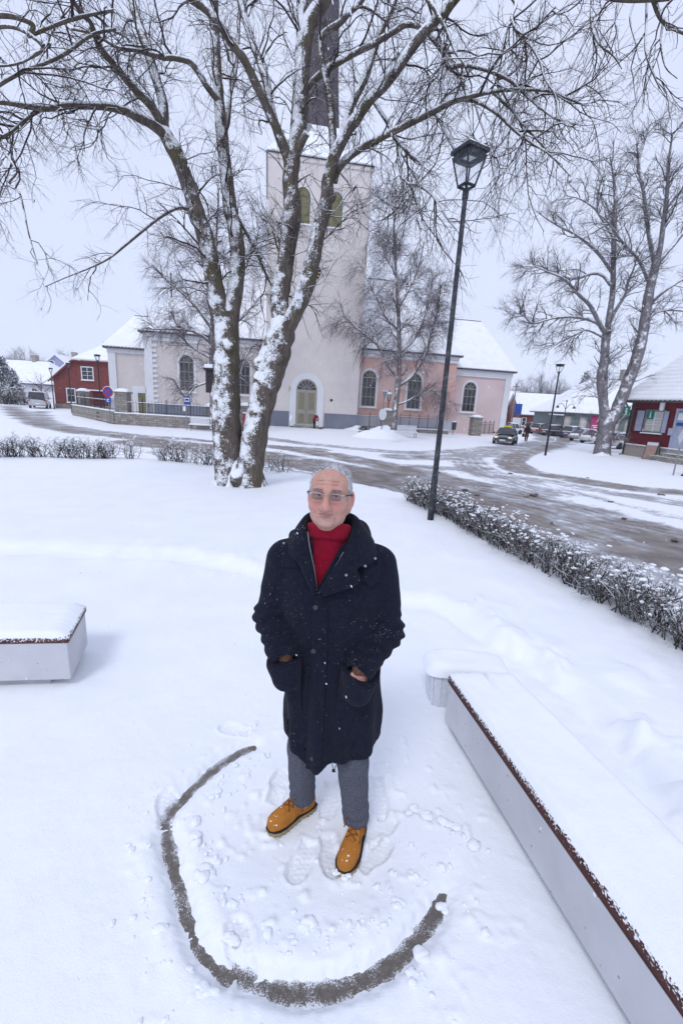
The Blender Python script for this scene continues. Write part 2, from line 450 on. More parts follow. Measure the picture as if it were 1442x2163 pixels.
ax_ = axis(-320, 320, -1.3, 1.3, .0085, 1.035); ay_ = axis(-60, 400, .75, 2.55, .0085, 1.035)
X, Yv = np.meshgrid(ax_, ay_)
Z = ground_z(X, Yv)
b = MB(); b.grid(np.stack([X, Yv, Z], -1))
structure(b.build('ground', M['snow'], None, True))

# stone paving laid bare where the groove was swept
def paving_mat():
    t = NT('wet stone paving')
    n = t.noise(60, 4); n2 = t.noise(9, 3)
    c = t.ramp(n, [(.3, (.105, .090, .078)), (.7, (.165, .145, .128))])
    k = t.math('ADD', t.noise(190, 4, rough=.7), t.math('ADD', t.math('MULTIPLY', t.attr('rim'), .62), t.math('MULTIPLY', t.noise(16, 3), .55))); c = t.mix(t.ramp(k, [(.86, 0.0), (1.06, .95)]), c, (.74, .76, .80))
    t.bump(n, .12, .003); return t.set(c, .5, 0, .35)
N = np.gradient(RING, axis=0); N /= np.linalg.norm(N, axis=1)[:, None]; NN = np.stack([-N[:, 1], N[:, 0]], 1)
offs = np.linspace(-.12, .12, 17)
V = np.zeros((len(RING), 17, 3)); V[..., :2] = RING[:, None] + NN[:, None] * offs[None, :, None]; V[..., 2] = -.030 - .011 * np.maximum(V[..., 1] - 1, 0)
V[..., 2] += .004 * fbm(V[..., :2], 5, 2, 5)
b = MB(); b.grid(V)
structure(b.build('paving', paving_mat(), None, True, attrs={'rim': np.tile(np.clip(np.abs(offs) / .075, 0, 1) ** 1.5, (len(RING), 1)).ravel()}))

# crumbs of pushed snow
b = MB()
for k in range(330):
    i = RNG.integers(0, len(RING)); sgn = -1 if RNG.random() < .72 else 1
    cen = np.array([-.03, 1.55]); p = RING[i] + (cen - RING[i]) / np.linalg.norm(cen - RING[i]) * (-sgn) * (.09 + abs(RNG.normal(0, .075)))
    if RNG.random() < .3: p = MAN + np.array([RNG.normal(.12, .30), RNG.normal(-.02, .22)])
    if RNG.random() < .06: p = np.array([.62, 1.75]) + RNG.normal(0, .12, 2)
    r = .004 + .009 * RNG.random() ** 3 + (.013 * RNG.random() if RNG.random() < .09 else 0)
    z = ground_z(np.array([p[0]]), np.array([p[1]]))[0]
    b.ell((p[0], p[1], z + r * .25), (r * RNG.uniform(.8, 1.5), r * RNG.uniform(.8, 1.5), r * .62), 12, 9, 0, .38, k)
for k, (px, py, r) in enumerate([(655, 1955, .028), (870, 1710, .034), (905, 1722, .03), (935, 1735, .03), (965, 1745, .025), (838, 1905, .024), (940, 1930, .026), (705, 1845, .02), (730, 1853, .018), (480, 1990, .028), (440, 1850, .028), (415, 1770, .024), (385, 2060, .03), (340, 1960, .03), (900, 2030, .03), (875, 2060, .026), (1000, 1790, .03), (430, 2100, .032), (560, 1960, .02), (610, 1990, .02)]):
    p = G(px, py, 0)
    for q in range(3):
        o = RNG.normal(0, r * .45, 2); rr = r * RNG.uniform(.45, .8); b.ell((p[0] + o[0], p[1] + o[1], rr * .16), (rr * 1.35, rr * 1.05, rr * .5), 14, 10, 0, .42, k * 5 + q)
tag(b.build('snow_crumbs', M['snow'], None, True), 'loose crumbs of snow pushed up along the swept groove and boot prints', 'snow', kind='stuff')

# ------------------------------------------------------------------ road: packed snow, ruts of brown slush
TR = []   # polyline px, half width m, strength
TR.append(([(20, 859), (33, 868), (60, 886), (110, 902), (180, 914), (250, 921), (320, 929), (400, 937), (500, 950), (600, 964), (760, 990), (900, 1016)], .75, .95))
TR.append(([(85, 868), (95, 885), (130, 898), (200, 909), (280, 918), (360, 925), (460, 933), (560, 940), (680, 950)], .6, .7))
TR.append(([(300, 935), (420, 946), (520, 958), (640, 978), (800, 1010), (960, 1045), (1150, 1092), (1442, 1172)], 1.35, 1.0))
TR.append(([(600, 945), (720, 965), (860, 992), (1000, 1024), (1150, 1060), (1300, 1098), (1442, 1135)], .9, .85))
TR.append(([(560, 990), (700, 1005), (860, 1048), (1000, 1090), (1200, 1150), (1442, 1226)], .45, .6))
TR.append(([(1442, 1196), (1250, 1140), (1080, 1092), (900, 1044)], .5, .8))
TR.append(([(560, 925), (700, 942), (850, 955), (960, 953), (1040, 945), (1110, 938)], .8, .55))
TR.append(([(1442, 1040), (1330, 1030), (1219, 1013), (1130, 1000), (1085, 985), (1080, 968), (1110, 955), (1160, 943), (1190, 930), (1180, 918), (1130, 906)], .75, .9))
TR.append(([(1442, 1062), (1300, 1042), (1180, 1020), (1080, 1006), (960, 990), (840, 985)], .7, .55))
TR.append(([(850, 965), (930, 966), (985, 962), (1040, 955), (1100, 945), (1150, 930), (1140, 915)], 1.1, .6))
TR.append(([(985, 964), (1000, 985), (1040, 1004), (1090, 1022), (1150, 1040)], .9, .55))
TR.append(([(1020, 985), (1100, 1010), (1250, 1050), (1442, 1098)], .35, .45))
TR.append(([(1120, 950), (1180, 935), (1220, 925), (1230, 915), (1190, 905)], 1.5, .5))
TRW = [(crv([G(x, y, STREET)[:2] for x, y in P], 4), w, s) for P, w, s in TR]
rx = axis(-95, 85, -4, 12, .11, 1.03); ry = axis(2.0, 125, 6, 22, .11, 1.03)
X, Yv = np.meshgrid(rx, ry); P = np.stack([X, Yv], -1)
sl = np.zeros(X.shape)
wx = .25 * fbm(P, .6, 3, 101)
for P_, w, s in TRW:
    d, _ = pdist(X + wx, Yv + wx, P_); e = sstep(w * 1.7, w * .6, d)
    ruts = .62 + .38 * np.cos(d * 2 * math.pi / .42 + 2 * fbm(P, .5, 2, 111))
    sl = np.maximum(sl, s * e * (.55 + .45 * ruts))
sl = np.clip(sl * (.8 + .55 * fbm(P, 1.4, 3, 121)) + .10 * fbm(P, .35, 2, 131) * (sl > .02), 0, 1)
d, _ = pdist(X, Yv, EDGE); ins = inside(X, Yv, EDGE_POLY); sd = np.where(ins, -d, d)
zz = STREET - .035 * sl + .03 * fbm(P, 1.2, 3, 141) + .012 * fbm(P, 6, 2, 151) * (.3 + sl)
zz = zz - .6 * sstep(1.3, .9, sd)
def road_mat():
    t = NT('snow and slush')
    a = t.attr('slush'); n = t.noise(3.5, 5, rough=.65); f = t.noise(24, 4, rough=.7)
    k = t.math('ADD', a, t.math('ADD', t.math('MULTIPLY', t.math('SUBTRACT', n, .5), .75), t.math('MULTIPLY', t.math('SUBTRACT', f, .5), .55)))
    br = t.ramp(t.noise(1.6, 4), [(.35, (.17, .145, .13)), (.65, (.30, .265, .245))])
    gr = t.ramp(f, [(.35, (.30, .30, .32)), (.65, (.50, .50, .53))])
    c = t.mix(t.ramp(k, [(.36, 0.0), (.62, 1.0)]), gr, br)
    c = t.mix(t.ramp(k, [(.14, 0.0), (.34, 1.0)]), (.86, .875, .91), c)
    t.bump(t.math('ADD', f, t.noise(9, 3)), .5, .03); return t.set(c, .6, 0, .3)
b = MB(); b.grid(np.stack([X, Yv, zz], -1))
structure(b.build('road', road_mat(), None, True, attrs={'slush': sl.ravel()}))
# clods of dirty ice on the carriageway
clod = mk('dirty ice', (.17, .145, .13), .8, .5, 30)
CLODS = [(983, 1036, .14), (1127, 1047, .2), (1110, 1050, .08), (1007, 1047, .1), (1316, 1096, .1), (1425, 1142, .12), (1165, 1105, .07), (925, 998, .12), (1290, 1060, .1), (1077, 1001, .14), (1240, 1010, .1), (1395, 1046, .14), (880, 1007, .1)]
first = None
for i, (px, py, r) in enumerate(CLODS):
    p = G(px, py, STREET); b = MB(); r = r * .75
    for q in range(4): b.ell((RNG.normal(0, r * .5), RNG.normal(0, r * .3), r * .15), (r * .6, r * .45, r * .35), 9, 7, 0, .5, i * 7 + q)
    o = b.build('ice_clod', clod, None, True); o.location = p
    tag(o, 'clod of dirty brown ice lying on the slushy road', 'ice clod', 'clods of dirty ice on the road')
# ploughed heaps
def heap(px, py, w, h, label, seed, z=STREET):
    p = G(px, py, z); th = np.linspace(0, 2 * math.pi, 40); rr = np.linspace(0, 1, 16)
    R_, T_ = np.meshgrid(rr, th, indexing='ij'); X = R_ * w * np.cos(T_); Y_ = R_ * w * .6 * np.sin(T_)
    Zh = h * (1 - R_) ** 1.1 * (1 + .5 * fbm(np.stack([X, Y_], -1), 1.1, 3, seed)) - .1 * R_
    b = MB(); b.grid(np.stack([X, Y_, Zh], -1)); o = b.build('snow_heap', M['snow'], None, True); o.location = p
    tag(o, label, 'snow heap')
heap(805, 925, 2.9, 1.15, 'tall ploughed snow heap around the round road sign', 3)
heap(752, 908, 1.7, .8, 'low snow heap against the right corner of the church tower', 5)
heap(1270, 962, 1.1, .22, 'small snow mound at the foot of the forked street tree', 9)
# ------------------------------------------------------------------ building kit
def roof_snow(name, lines=0):
    t = NT(name); n = t.noise(1.2, 5); c = t.ramp(n, [(.3, (.80, .82, .86)), (.7, (.88, .895, .92))])
    if lines:
        w = t.n('ShaderNodeTexWave'); w.wave_type = 'BANDS'; w.bands_direction = 'Z'; w.inputs['Scale'].default_value = lines; w.inputs['Distortion'].default_value = 1.2; w.inputs['Detail'].default_value = 3; w.inputs['Detail Scale'].default_value = 1.5
        t.l(t.tc.outputs['Object'], w.inputs['Vector']); c = t.mix(t.ramp(w.outputs['Fac'], [(.0, .28), (.16, 0.0)]), c, (.62, .64, .70)); t.bump(w.outputs['Fac'], .5, .05)
    return t.set(c, .7, 0, .2)
M['roof'] = roof_snow('snowy roof'); M['roof_tile'] = roof_snow('snowy tiled roof', 1.1)
M['eave'] = mk('dark eave tile', (.10, .085, .085), .8, .3, 10)
def plaster(name, c, stain=None, amt=.5, var=.07):
    t = NT(name); n = t.noise(.5, 6, rough=.65); col = t.ramp(n, [(.3, tuple(x * (1 - var) for x in c)), (.7, tuple(x * (1 + var) for x in c))])
    if stain:
        k = t.math('ADD', t.noise(.28, 6, rough=.7), t.math('MULTIPLY', t.noise(3, 4), .22)); col = t.mix(t.ramp(k, [(.56, 0.0), (.72, amt)]), col, stain)
    col = t.mix(t.ramp(t.noise(14, 5), [(.35, .10), (.6, 0.0)]), col, (.3, .28, .28))
    t.bump(t.noise(9, 5), .2, .02); return t.set(col, .9, 0, .15)
M['tower'] = plaster('warm white plaster', (.69, .635, .61), (.60, .545, .525), .4)
M['cream'] = plaster('cream plaster', (.63, .575, .55), (.55, .49, .47), .5)
M['pink'] = plaster('weathered pink plaster', (.66, .485, .45), (.62, .36, .30), .8, .10)
M['pink2'] = plaster('pale pink plaster', (.66, .53, .52), (.62, .46, .44), .6)
M['trim'] = plaster('white plaster trim', (.70, .71, .73), None)
M['plinth'] = plaster('blue grey plinth', (.17, .185, .235), (.24, .25, .30), .5)
M['plinth_pale'] = plaster('pale plinth', (.60, .60, .66), (.52, .52, .57), .5)
M['frame_beige'] = mk('beige window frame', (.33, .30, .26), .6, .1)
M['olive'] = mk('olive louvre boards', (.175, .165, .085), .7, .2, 3)
def planks(name, c, scale=5.5, horiz=True):
    t = NT(name); w = t.n('ShaderNodeTexWave'); w.bands_direction = 'Z' if horiz else 'X'; w.inputs['Scale'].default_value = scale; w.inputs['Distortion'].default_value = .3; w.inputs['Detail'].default_value = 2
    t.l(t.tc.outputs['Object'], w.inputs['Vector']); n = t.noise(2.5, 5)
    col = t.ramp(n, [(.3, tuple(x * .78 for x in c)), (.7, tuple(min(1, x * 1.2) for x in c))])
    col = t.mix(t.ramp(w.outputs['Fac'], [(.0, .55), (.12, 0.0)]), col, tuple(x * .35 for x in c)); t.bump(w.outputs['Fac'], .4, .02); return t.set(col, .85, 0, .2)
M['red_board'] = planks('red weatherboard', (.205, .058, .055)); M['darkred_board'] = planks('dark red weatherboard', (.14, .018, .026), 3.5)
M['grey_board'] = planks('grey weatherboard', (.19, .22, .23)); M['brownred_board'] = planks('brown red weatherboard', (.22, .095, .085), 4, False)
M['lavender'] = planks('lavender weatherboard', (.36, .37, .56), 4); M['shingle'] = planks('dark spire shingle', (.10, .085, .10), 2.2, False)
def stonework():
    t = NT('coursed limestone'); br = t.n('ShaderNodeTexBrick'); br.inputs['Scale'].default_value = 1.0; br.inputs['Mortar Size'].default_value = .012; br.inputs['Brick Width'].default_value = .48; br.inputs['Row Height'].default_value = .17
    br.inputs['Color1'].default_value = (.24, .215, .19, 1); br.inputs['Color2'].default_value = (.40, .37, .335, 1); br.inputs['Mortar'].default_value = (.11, .10, .095, 1)
    c = t.n('ShaderNodeCombineXYZ'); s = t.n('ShaderNodeSeparateXYZ'); t.l(t.tc.outputs['Object'], s.inputs[0])
    t.l(t.math('ADD', s.outputs[0], s.outputs[1]), c.inputs[0]); t.l(s.outputs[2], c.inputs[1]); t.l(c.outputs[0], br.inputs['Vector'])
    col = t.mix(t.ramp(t.noise(3, 5), [(.35, .6), (.65, 0.0)]), br.outputs['Color'], (.15, .135, .125))
    z = t.dot(t.normal(), (0, 0, 1)); col = t.mix(t.ramp(z, [(.5, 0.0), (.7, 1.0)]), col, SNOWC)
    t.bump(br.outputs['Fac'], -.5, .02); return t.set(col, .9, 0, .2)
M['stone'] = stonework()
M['granite'] = mk('rough plaster plinth', (.33, .30, .27), .9, .3, 26, bump=.4, bscale=50)

class Frame:
    """local frame: u along a facade, v into the building, z up"""
    def __init__(s, o, rz, z=STREET): s.o = np.array(o, float); s.rz = rz; s.z = z; s.d = np.array([math.cos(rz), math.sin(rz)]); s.n = np.array([-math.sin(rz), math.cos(rz)])
    def root(s, name, label, cat, group=None): return empty(name, (s.o[0], s.o[1], s.z), s.rz, label, cat, group)
    def uz(s, x, y, v=0.0):
        r = ray(x, y); t = ((s.o + s.n * v) @ s.n) / (r[:2] @ s.n); p = CAM + r * t; return np.array([(p[:2] - s.o) @ s.d, p[2] - s.z])
def arc_pts(uc, z0, z1, w, n=12):
    """arched outline: straight sides up to the spring line, half round head"""
    r = w / 2; zs = z1 - r
    return [(uc - r, z0), (uc + r, z0)] + [(uc + r * math.cos(t), zs + r * math.sin(t)) for t in np.linspace(0, math.pi, n)]
def ring_prism(b, outer, inner, v0, depth, mi=0):
    k = len(outer)
    A = np.array([(p[0], v0, p[1]) for p in outer]); B = np.array([(p[0], v0, p[1]) for p in inner]); D = np.array([0, depth, 0])
    b.add(np.concatenate([A, B, A + D, B + D]), [(i, (i + 1) % k, k + (i + 1) % k, k + i) for i in range(k)] + [(2 * k + i, 2 * k + (i + 1) % k, (i + 1) % k, i) for i in range(k)] + [(k + i, k + (i + 1) % k, 3 * k + (i + 1) % k, 3 * k + i) for i in range(k)], mi)
def arch_window(root, uc, z0, z1, w, v, wm='glass_dark', cols=3, rows=4, surround=.22, frame='frame_beige', fan=True):
    b = MB(); ring_prism(b, arc_pts(uc, z0 - surround * .6, z1 + surround, w + 2 * surround), arc_pts(uc, z0, z1, w), v - .07, .10)
    win = b.build('window', M['trim'], root)
    b = MB(); b.prism(arc_pts(uc, z0, z1, w), (0, v - .012, 0), (1, 0, 0), (0, 0, 1), (0, 1, 0), .03); b.build('pane', M[wm], win)
    b = MB(); ring_prism(b, arc_pts(uc, z0, z1, w), arc_pts(uc, z0 + .07, z1 - .07, w - .14), v - .045, .03)
    zs = z1 - w / 2
    for i in range(1, cols): b.box((uc - w / 2 + w * i / cols, v - .028, (z0 + zs) / 2), (.045, .03, zs - z0))
    for i in range(1, rows + 1): b.box((uc, v - .032, z0 + (zs - z0) * i / rows), (w - .02, .028, .05 if i < rows else .09))
    if fan:
        for t in (.25, .5, .75): b.bar((uc, v - .03, zs), (uc + w / 2 * math.cos(t * math.pi), v - .03, zs + w / 2 * math.sin(t * math.pi)), .04, .03, up=(0, 1, 0))
        q = [(uc + w * .24 * math.cos(t), v - .03, zs + w * .24 * math.sin(t)) for t in np.linspace(0, math.pi, 9)]; b.tube(q, .025, 4)
    b.build('frame', M[frame], win)
    b = MB(); b.box((uc, v - .10, z0 - surround * .6 - .03), (w + 2 * surround + .1, .2, .07)); b.build('sill', M['snow'], win)
    return win
def sash_window(root, u0, u1, z0, z1, v, cols=2, rows=3, trim='white_paint', pane='glass_dark', tw=.10, snow=True, name='window'):
    uc, zc, w, h = (u0 + u1) / 2, (z0 + z1) / 2, u1 - u0, z1 - z0
    b = MB()
    b.box((u0 - tw / 2, v - .03, zc), (tw, .08, h + 2 * tw)); b.box((u1 + tw / 2, v - .03, zc), (tw, .08, h + 2 * tw)); b.box((uc, v - .033, z1 + tw / 2), (w, .08, tw)); b.box((uc, v - .033, z0 - tw / 2), (w, .08, tw))
    win = b.build(name, M[trim], root)
    b = MB(); b.box((uc, v - .01, zc), (w, .03, h)); b.build('pane', M[pane], win)
    b = MB()
    for i in range(1, cols): b.box((u0 + w * i / cols, v - .035, zc), (.05, .03, h))
    for i in range(1, rows): b.box((uc, v - .038, z0 + h * i / rows), (w, .028, .04))
    if cols > 1 or rows > 1: b.build('frame', M['white_paint'], win)
    if snow: b = MB(); b.box((uc, v - .09, z0 - tw - .02), (w + 2 * tw + .1, .16, .07)); b.build('sill', M['snow'], win)
    return win
def slab(b, P, t, mi=0):
    """a roof plane: polygon P thickened by t along its normal"""
    P = np.array(P, float); n = np.cross(P[1] - P[0], P[2] - P[0]); n /= np.linalg.norm(n); n = n if n[2] > 0 else -n; k = len(P)
    b.add(np.concatenate([P, P + n * t]), [tuple(range(k))[::-1], tuple(range(k, 2 * k))] + [(i, (i + 1) % k, k + (i + 1) % k, k + i) for i in range(k)], mi)
def hip_roof(root, u0, u1, v0, v1, ze, zr, hl=None, hr=None, mat='roof', t=.16, eave=True, name='roof'):
    """ridge along u; hl / hr: run of the hip at the left / right (0 = plain gable)"""
    vm = (v0 + v1) / 2; hl = (vm - v0) if hl is None else hl; hr = (vm - v0) if hr is None else hr
    a, c = (u0 + hl, vm, zr), (u1 - hr, vm, zr); b = MB()
    slab(b, [(u0, v0, ze), (u1, v0, ze), c, a], t); slab(b, [(u1, v1, ze), (u0, v1, ze), a, c], t)
    if hl > .01: slab(b, [(u0, v1, ze), (u0, v0, ze), a], t)
    if hr > .01: slab(b, [(u1, v0, ze), (u1, v1, ze), c], t)
    r = b.build(name, M[mat], root)
    if eave:
        b = MB(); b.bar((a[0], a[1], zr + t * 1.05), (c[0], c[1], zr + t * 1.05), .16, .09); b.build('ridge', M['eave'], r)
        b = MB(); b.box(((u0 + u1) / 2, v0 + .06, ze - .05), (u1 - u0 - .02, .16, .13)); b.box(((u0 + u1) / 2, v1 - .06, ze - .05), (u1 - u0 - .02, .16, .13))
        b.box((u0 + .06, (v0 + v1) / 2, ze - .052), (.14, v1 - v0 - .3, .12)); b.box((u1 - .06, (v0 + v1) / 2, ze - .052), (.14, v1 - v0 - .3, .12))
        k = int((u1 - u0) / .35)
        for i in range(k): b.box((u0 + (i + .5) * (u1 - u0) / k, v0 - .01, ze + .03), ((u1 - u0) / k * .55, .10, .07))
        b.build('eave', M['eave'], r)
    return r
def chimney(root, roof, u, v, z0, z1, w=.7, mat='granite'):
    b = MB(); b.box((u, v, (z0 + z1) / 2), (w, w, z1 - z0)); b.box((u, v, z1 + .05), (w + .14, w + .14, .1)); c = b.build('chimney', M[mat], roof)
    b = MB(); b.box((u, v, z1 + .15), (w + .06, w + .06, .1)); b.build('snow_cap', M['snow'], c, bevel=.03)

# ------------------------------------------------------------------ the church
CH = Frame((-3.8, 48.3), math.radians(10))
ch = CH.root('church', 'pale plastered church with tall square tower, pink right wing and snowy roofs', 'church')
b = MB(); b.box((0, 5.0, 12.55), (9.9, 10, 25.1 - .3)); tower = b.build('tower', M['tower'], ch)
b = MB(); b.box((-3.69, 0, .80), (2.72, .16, 1.6)); b.build('plinth', M['plinth'], tower); b = MB(); b.box((3.19, 0, .80), (3.66, .16, 1.6)); b.build('plinth', M['plinth'], tower); b = MB(); b.box((-4.98, 5.1, .80), (.15, 10.0, 1.6)); b.build('plinth', M['plinth'], tower)
b = MB(); b.box((0, 5, 24.98), (10.25, 10.35, .08)); b.build('cornice', M['eave'], tower)
b = MB(); b.box((0, 5, 24.75), (10.08, 10.18, .36)); b.build('cornice', M['tower'], tower)
b = MB()   # snowy skirt roof of the tower, up to the foot of the spire
for s in range(4):
    c, q = [(-5.14, -.18), (5.14, -.18), (5.14, 10.18), (-5.14, 10.18)], [(-1.9, 3.1), (1.9, 3.1), (1.9, 6.9), (-1.9, 6.9)]
    i, j = s, (s + 1) % 4; slab(b, [(*c[i], 25.03), (*c[j], 25.03), (*q[j], 29.2), (*q[i], 29.2)], .12)
b.build('tower_roof', M['roof'], tower)
b = MB(); b.lathe([(2.25, 28.6), (2.1, 30.5), (1.85, 34), (1.55, 41), (.9, 50), (.05, 58)], (0, 5, 0), 8, ph0=math.pi / 8)
sp = b.build('spire', M['shingle'], tower)
b = MB()
for k in range(8):
    a = k * math.pi / 4 + math.pi / 8; b.tube([(2.25 * math.cos(a), 5 + 2.25 * math.sin(a), 28.6), (1.85 * math.cos(a), 5 + 1.85 * math.sin(a), 34), (1.55 * math.cos(a), 5 + 1.55 * math.sin(a), 41), (.05, 5, 58)], .07, 4)
b.build('spire_ridge', M['eave'], sp)
for uc in (-1.65, 1.5):
    w = arch_window(ch, uc, 19.45, 22.5, 1.45, 0.0, 'olive', 2, 1, .16, 'olive', False)
# clock with gold markers
b = MB(); b.lathe([(.92, 0), (.95, .05), (.78, .09), (.76, .05)], n=32); ck = b.build('clock', M['trim'], ch)
ck.location = (-.38, 0.02, 15.25); ck.rotation_euler = (math.pi / 2, 0, 0)
b = MB(); b.lathe([(0.0, .055), (.77, .055), (.77, .02)], n=32); b.build('dial', M['metal_black'], ck)
gold = mk('gilded metal', (.62, .42, .14), .4, .1, 5, .8)
for k in range(12):
    a = k * math.pi / 6; b = MB(); b.bar((.50 * math.cos(a), .50 * math.sin(a), .065), (.72 * math.cos(a), .72 * math.sin(a), .065), .09, .02); b.build('hour_mark', gold, ck)
for a, l in ((1.1, .62), (2.6, .42)):
    b = MB(); b.bar((-.1 * math.cos(a), -.1 * math.sin(a), .085), (l * math.cos(a), l * math.sin(a), .085), .06, .015); b.build('clock_hand', gold, ck)
# portal
b = MB(); ring_prism(b, arc_pts(-.6, .02, 5.62, 3.6, 20), arc_pts(-.62, .02, 5.0, 2.2, 20), -.12, .2); por = b.build('portal', M['trim'], ch)
b = MB(); b.prism(arc_pts(-.62, .25, 4.97, 2.18, 20), (0, -.03, 0), (1, 0, 0), (0, 0, 1), (0, 1, 0), .06); b.build('fanlight', M['glass_dark'], por)
b = MB()
for t in np.linspace(0, math.pi, 8): b.bar((-.62 + .22 * math.cos(t), -.05, 3.88 + .22 * math.sin(t)), (-.62 + 1.08 * math.cos(t), -.05, 3.88 + 1.08 * math.sin(t)), .06, .04, up=(0, 1, 0))
b.box((-.62, -.06, 3.83), (2.2, .1, .18)); ring_prism(b, arc_pts(-.62, .2, 4.98, 2.2, 20), arc_pts(-.62, .2, 4.86, 1.96, 20), -.07, .05); b.build('fanlight_bars', M['frame_beige'], por)
for s, dz in ((-1, 0), (1, 0)):
    u = -.62 + s * .51; b = MB(); b.box((u, -.07, 2.0), (.98, .08, 3.5)); dr = b.build('door', M['frame_beige'], ch)
    b = MB(); b.box((u, -.12, 2.75), (.66, .03, 1.75)); b.box((u, -.12, .95), (.66, .03, 1.0)); b.build('door_panel', mk('grey green door panel', (.21, .20, .135), .6, .15, 3), dr)
    b = MB(); b.tube([(u - s * .42, -.14, 1.75), (u - s * .42, -.17, 1.75), (u - s * .30, -.17, 1.75)], .02, 6); b.build('handle', M['metal_black'], dr)
b = MB(); b.box((-.6, -.55, .09), (3.4, 1.0, .18)); b.box((-.6, -.35, .24), (2.6, .6, .12)); b.build('step', M['stone'], ch)
b = MB(); b.lathe([(.14, 0), (.14, .03), (.05, .05)], n=16); pl = b.build('plaque', M['metal_black'], ch); pl.location = (2.05, -.02, 3.0); pl.rotation_euler = (math.pi / 2, 0, 0)
b = MB(); b.box((-2.38, -.06, 3.95), (.26, .12, .5)); b.build('wall_box', mk('cream lamp box', (.5, .46, .33), .6), ch, bevel=.03)
# nave, left and right of the tower
b = MB(); b.box((-11.0, 9, 4.25), (12.1, 14, 8.9)); b.build('nave_wall', M['cream'], ch)
b = MB(); b.box((10.8, 9, 4.25), (11.7, 14, 8.9)); b.build('nave_wall', M['pink'], ch)
b = MB(); b.box((-11.0, 1.97, .7), (12.3, .2, 1.75)); b.build('plinth', M['plinth'], ch)
b = MB(); b.box((10.8, 1.97, .62), (11.8, .2, 1.75)); b.build('plinth', M['plinth_pale'], ch)
for u0, u1 in ((-17.2, -4.95), (4.95, 16.75)):
    b = MB(); b.box(((u0 + u1) / 2, 1.90, 8.45), (u1 - u0, .26, .42)); b.box(((u0 + u1) / 2, 1.93, 8.05), (u1 - u0, .17, .34)); b.build('cornice', M['trim'], ch)
b = MB()
for u in (-16.75, -15.6): pass
b.box((-16.75, 1.94, 4.2), (.75, .14, 7.7))
for k in range(14): b.box((-16.25 + (.12 if k % 2 else 0), 1.95, .9 + k * .5), (.5, .11, .25))
b.build('corner_trim', M['trim'], ch)
nr = hip_roof(ch, -17.6, 17.1, 1.55, 16.4, 8.68, 17.4, 6.5, 6.5)
for uc in (-13.05, -7.3): arch_window(ch, uc, 3.1, 6.7, 1.45, 2.0, cols=3, rows=3)
for uc in (6.5, 11.8): arch_window(ch, uc, 2.6, 6.5, 1.6, 2.0, cols=3, rows=3)
b = MB(); b.tube([(-5.3, 1.85, .5), (-5.3, 1.85, 8.2)], .06, 6); b.build('downpipe', M['metal_black'], ch)
# cross on the left gable
b = MB(); b.box((-15.4, 7.6, 14.0), (.14, .14, 3.2)); b.box((-15.4, 7.6, 14.7), (1.0, .13, .14)); b.build('cross', M['eave'], ch)
# left porch wing
b = MB(); b.box((-19.1, 8, 3.45), (3.9, 9, 7.0)); b.build('wing_wall', M['cream'], ch)
b = MB(); b.box((-20.75, 3.44, 3.4), (.75, .16, 6.6)); b.box((-17.35, 3.44, 3.4), (.45, .16, 6.6)); b.box((-19.1, 3.42, 6.75), (4.1, .22, .42)); b.build('corner_trim', M['trim'], ch)
hip_roof(ch, -21.5, -16.9, 3.05, 13, 7.05, 10.8, 2.0, 0)
b = MB(); ring_prism(b, [(-18.9, .02), (-17.05, .02), (-17.05, 3.3), (-18.9, 3.3)], [(-18.35, .02), (-17.45, .02), (-17.45, 2.6), (-18.35, 2.6)], 3.36, .16); b.build('door_surround', M['trim'], ch)
b = MB(); b.box((-17.9, 3.46, 1.3), (.9, .08, 2.6)); dr = b.build('door', M['olive'], ch)
b = MB(); b.tube([(-18.2, 3.40, 1.2), (-18.2, 3.36, 1.2), (-18.1, 3.36, 1.2)], .02, 6); b.build('handle', M['metal_black'], dr)
# right chancel wing
b = MB(); b.box((20.55, 9.5, 3.7), (7.6, 12, 7.4)); b.build('wing_wall', M['pink2'], ch)
b = MB(); b.box((24.0, 3.44, 3.4), (.75, .16, 6.7)); b.box((20.55, 3.42, 7.25), (7.8, .26, .6)); b.box((20.55, 3.44, 6.85), (7.7, .2, .25)); b.build('corner_trim', M['trim'], ch)
wr = hip_roof(ch, 16.35, 24.8, 3.05, 16, 7.55, 13.9, 2.2, 2.4)
b = MB(); b.box((22.4, 9.0, 11.2), (.3, .8, .3)); b.build('vent', M['eave'], wr)
arch_window(ch, 19.25, 2.65, 6.1, 1.6, 3.5, cols=3, rows=3)

# ------------------------------------------------------------------ walls, pillars and railings round the churchyard
def wall_seg(b, p, q, h, th=.42, z=STREET - .1):
    d = np.array(q) - np.array(p); L = np.hypot(*d); b.box(((p[0] + q[0]) / 2, (p[1] + q[1]) / 2, z + (h + .1) / 2), (L, th, h + .1), math.atan2(d[1], d[0]))
def snow_strip(b, p, q, z, w=.5, t=.08):
    d = np.array(q) - np.array(p); b.box(((p[0] + q[0]) / 2, (p[1] + q[1]) / 2, z + t / 2), (np.hypot(*d) + .04, w, t), math.atan2(d[1], d[0]))
def stone_pillar(p, h, w, label, rz=0.0, group=None, z=STREET):
    r = empty('gate_pillar', (p[0], p[1], z), rz, label, 'stone pillar', group)
    b = MB(); b.box((0, 0, h / 2 - .05), (w, w, h + .1)); b.build('shaft', M['stone'], r)
    b = MB(); b.box((0, 0, h + .06), (w + .2, w + .2, .12)); b.build('capstone', M['stone'], r)
    b = MB(); b.box((0, 0, h + .17), (w + .16, w + .16, .13)); b.ell((0, 0, h + .22), (w * .55, w * .55, .18), 14, 9); b.build('snow_cap', M['snow'], r, bevel=.05)
    return r
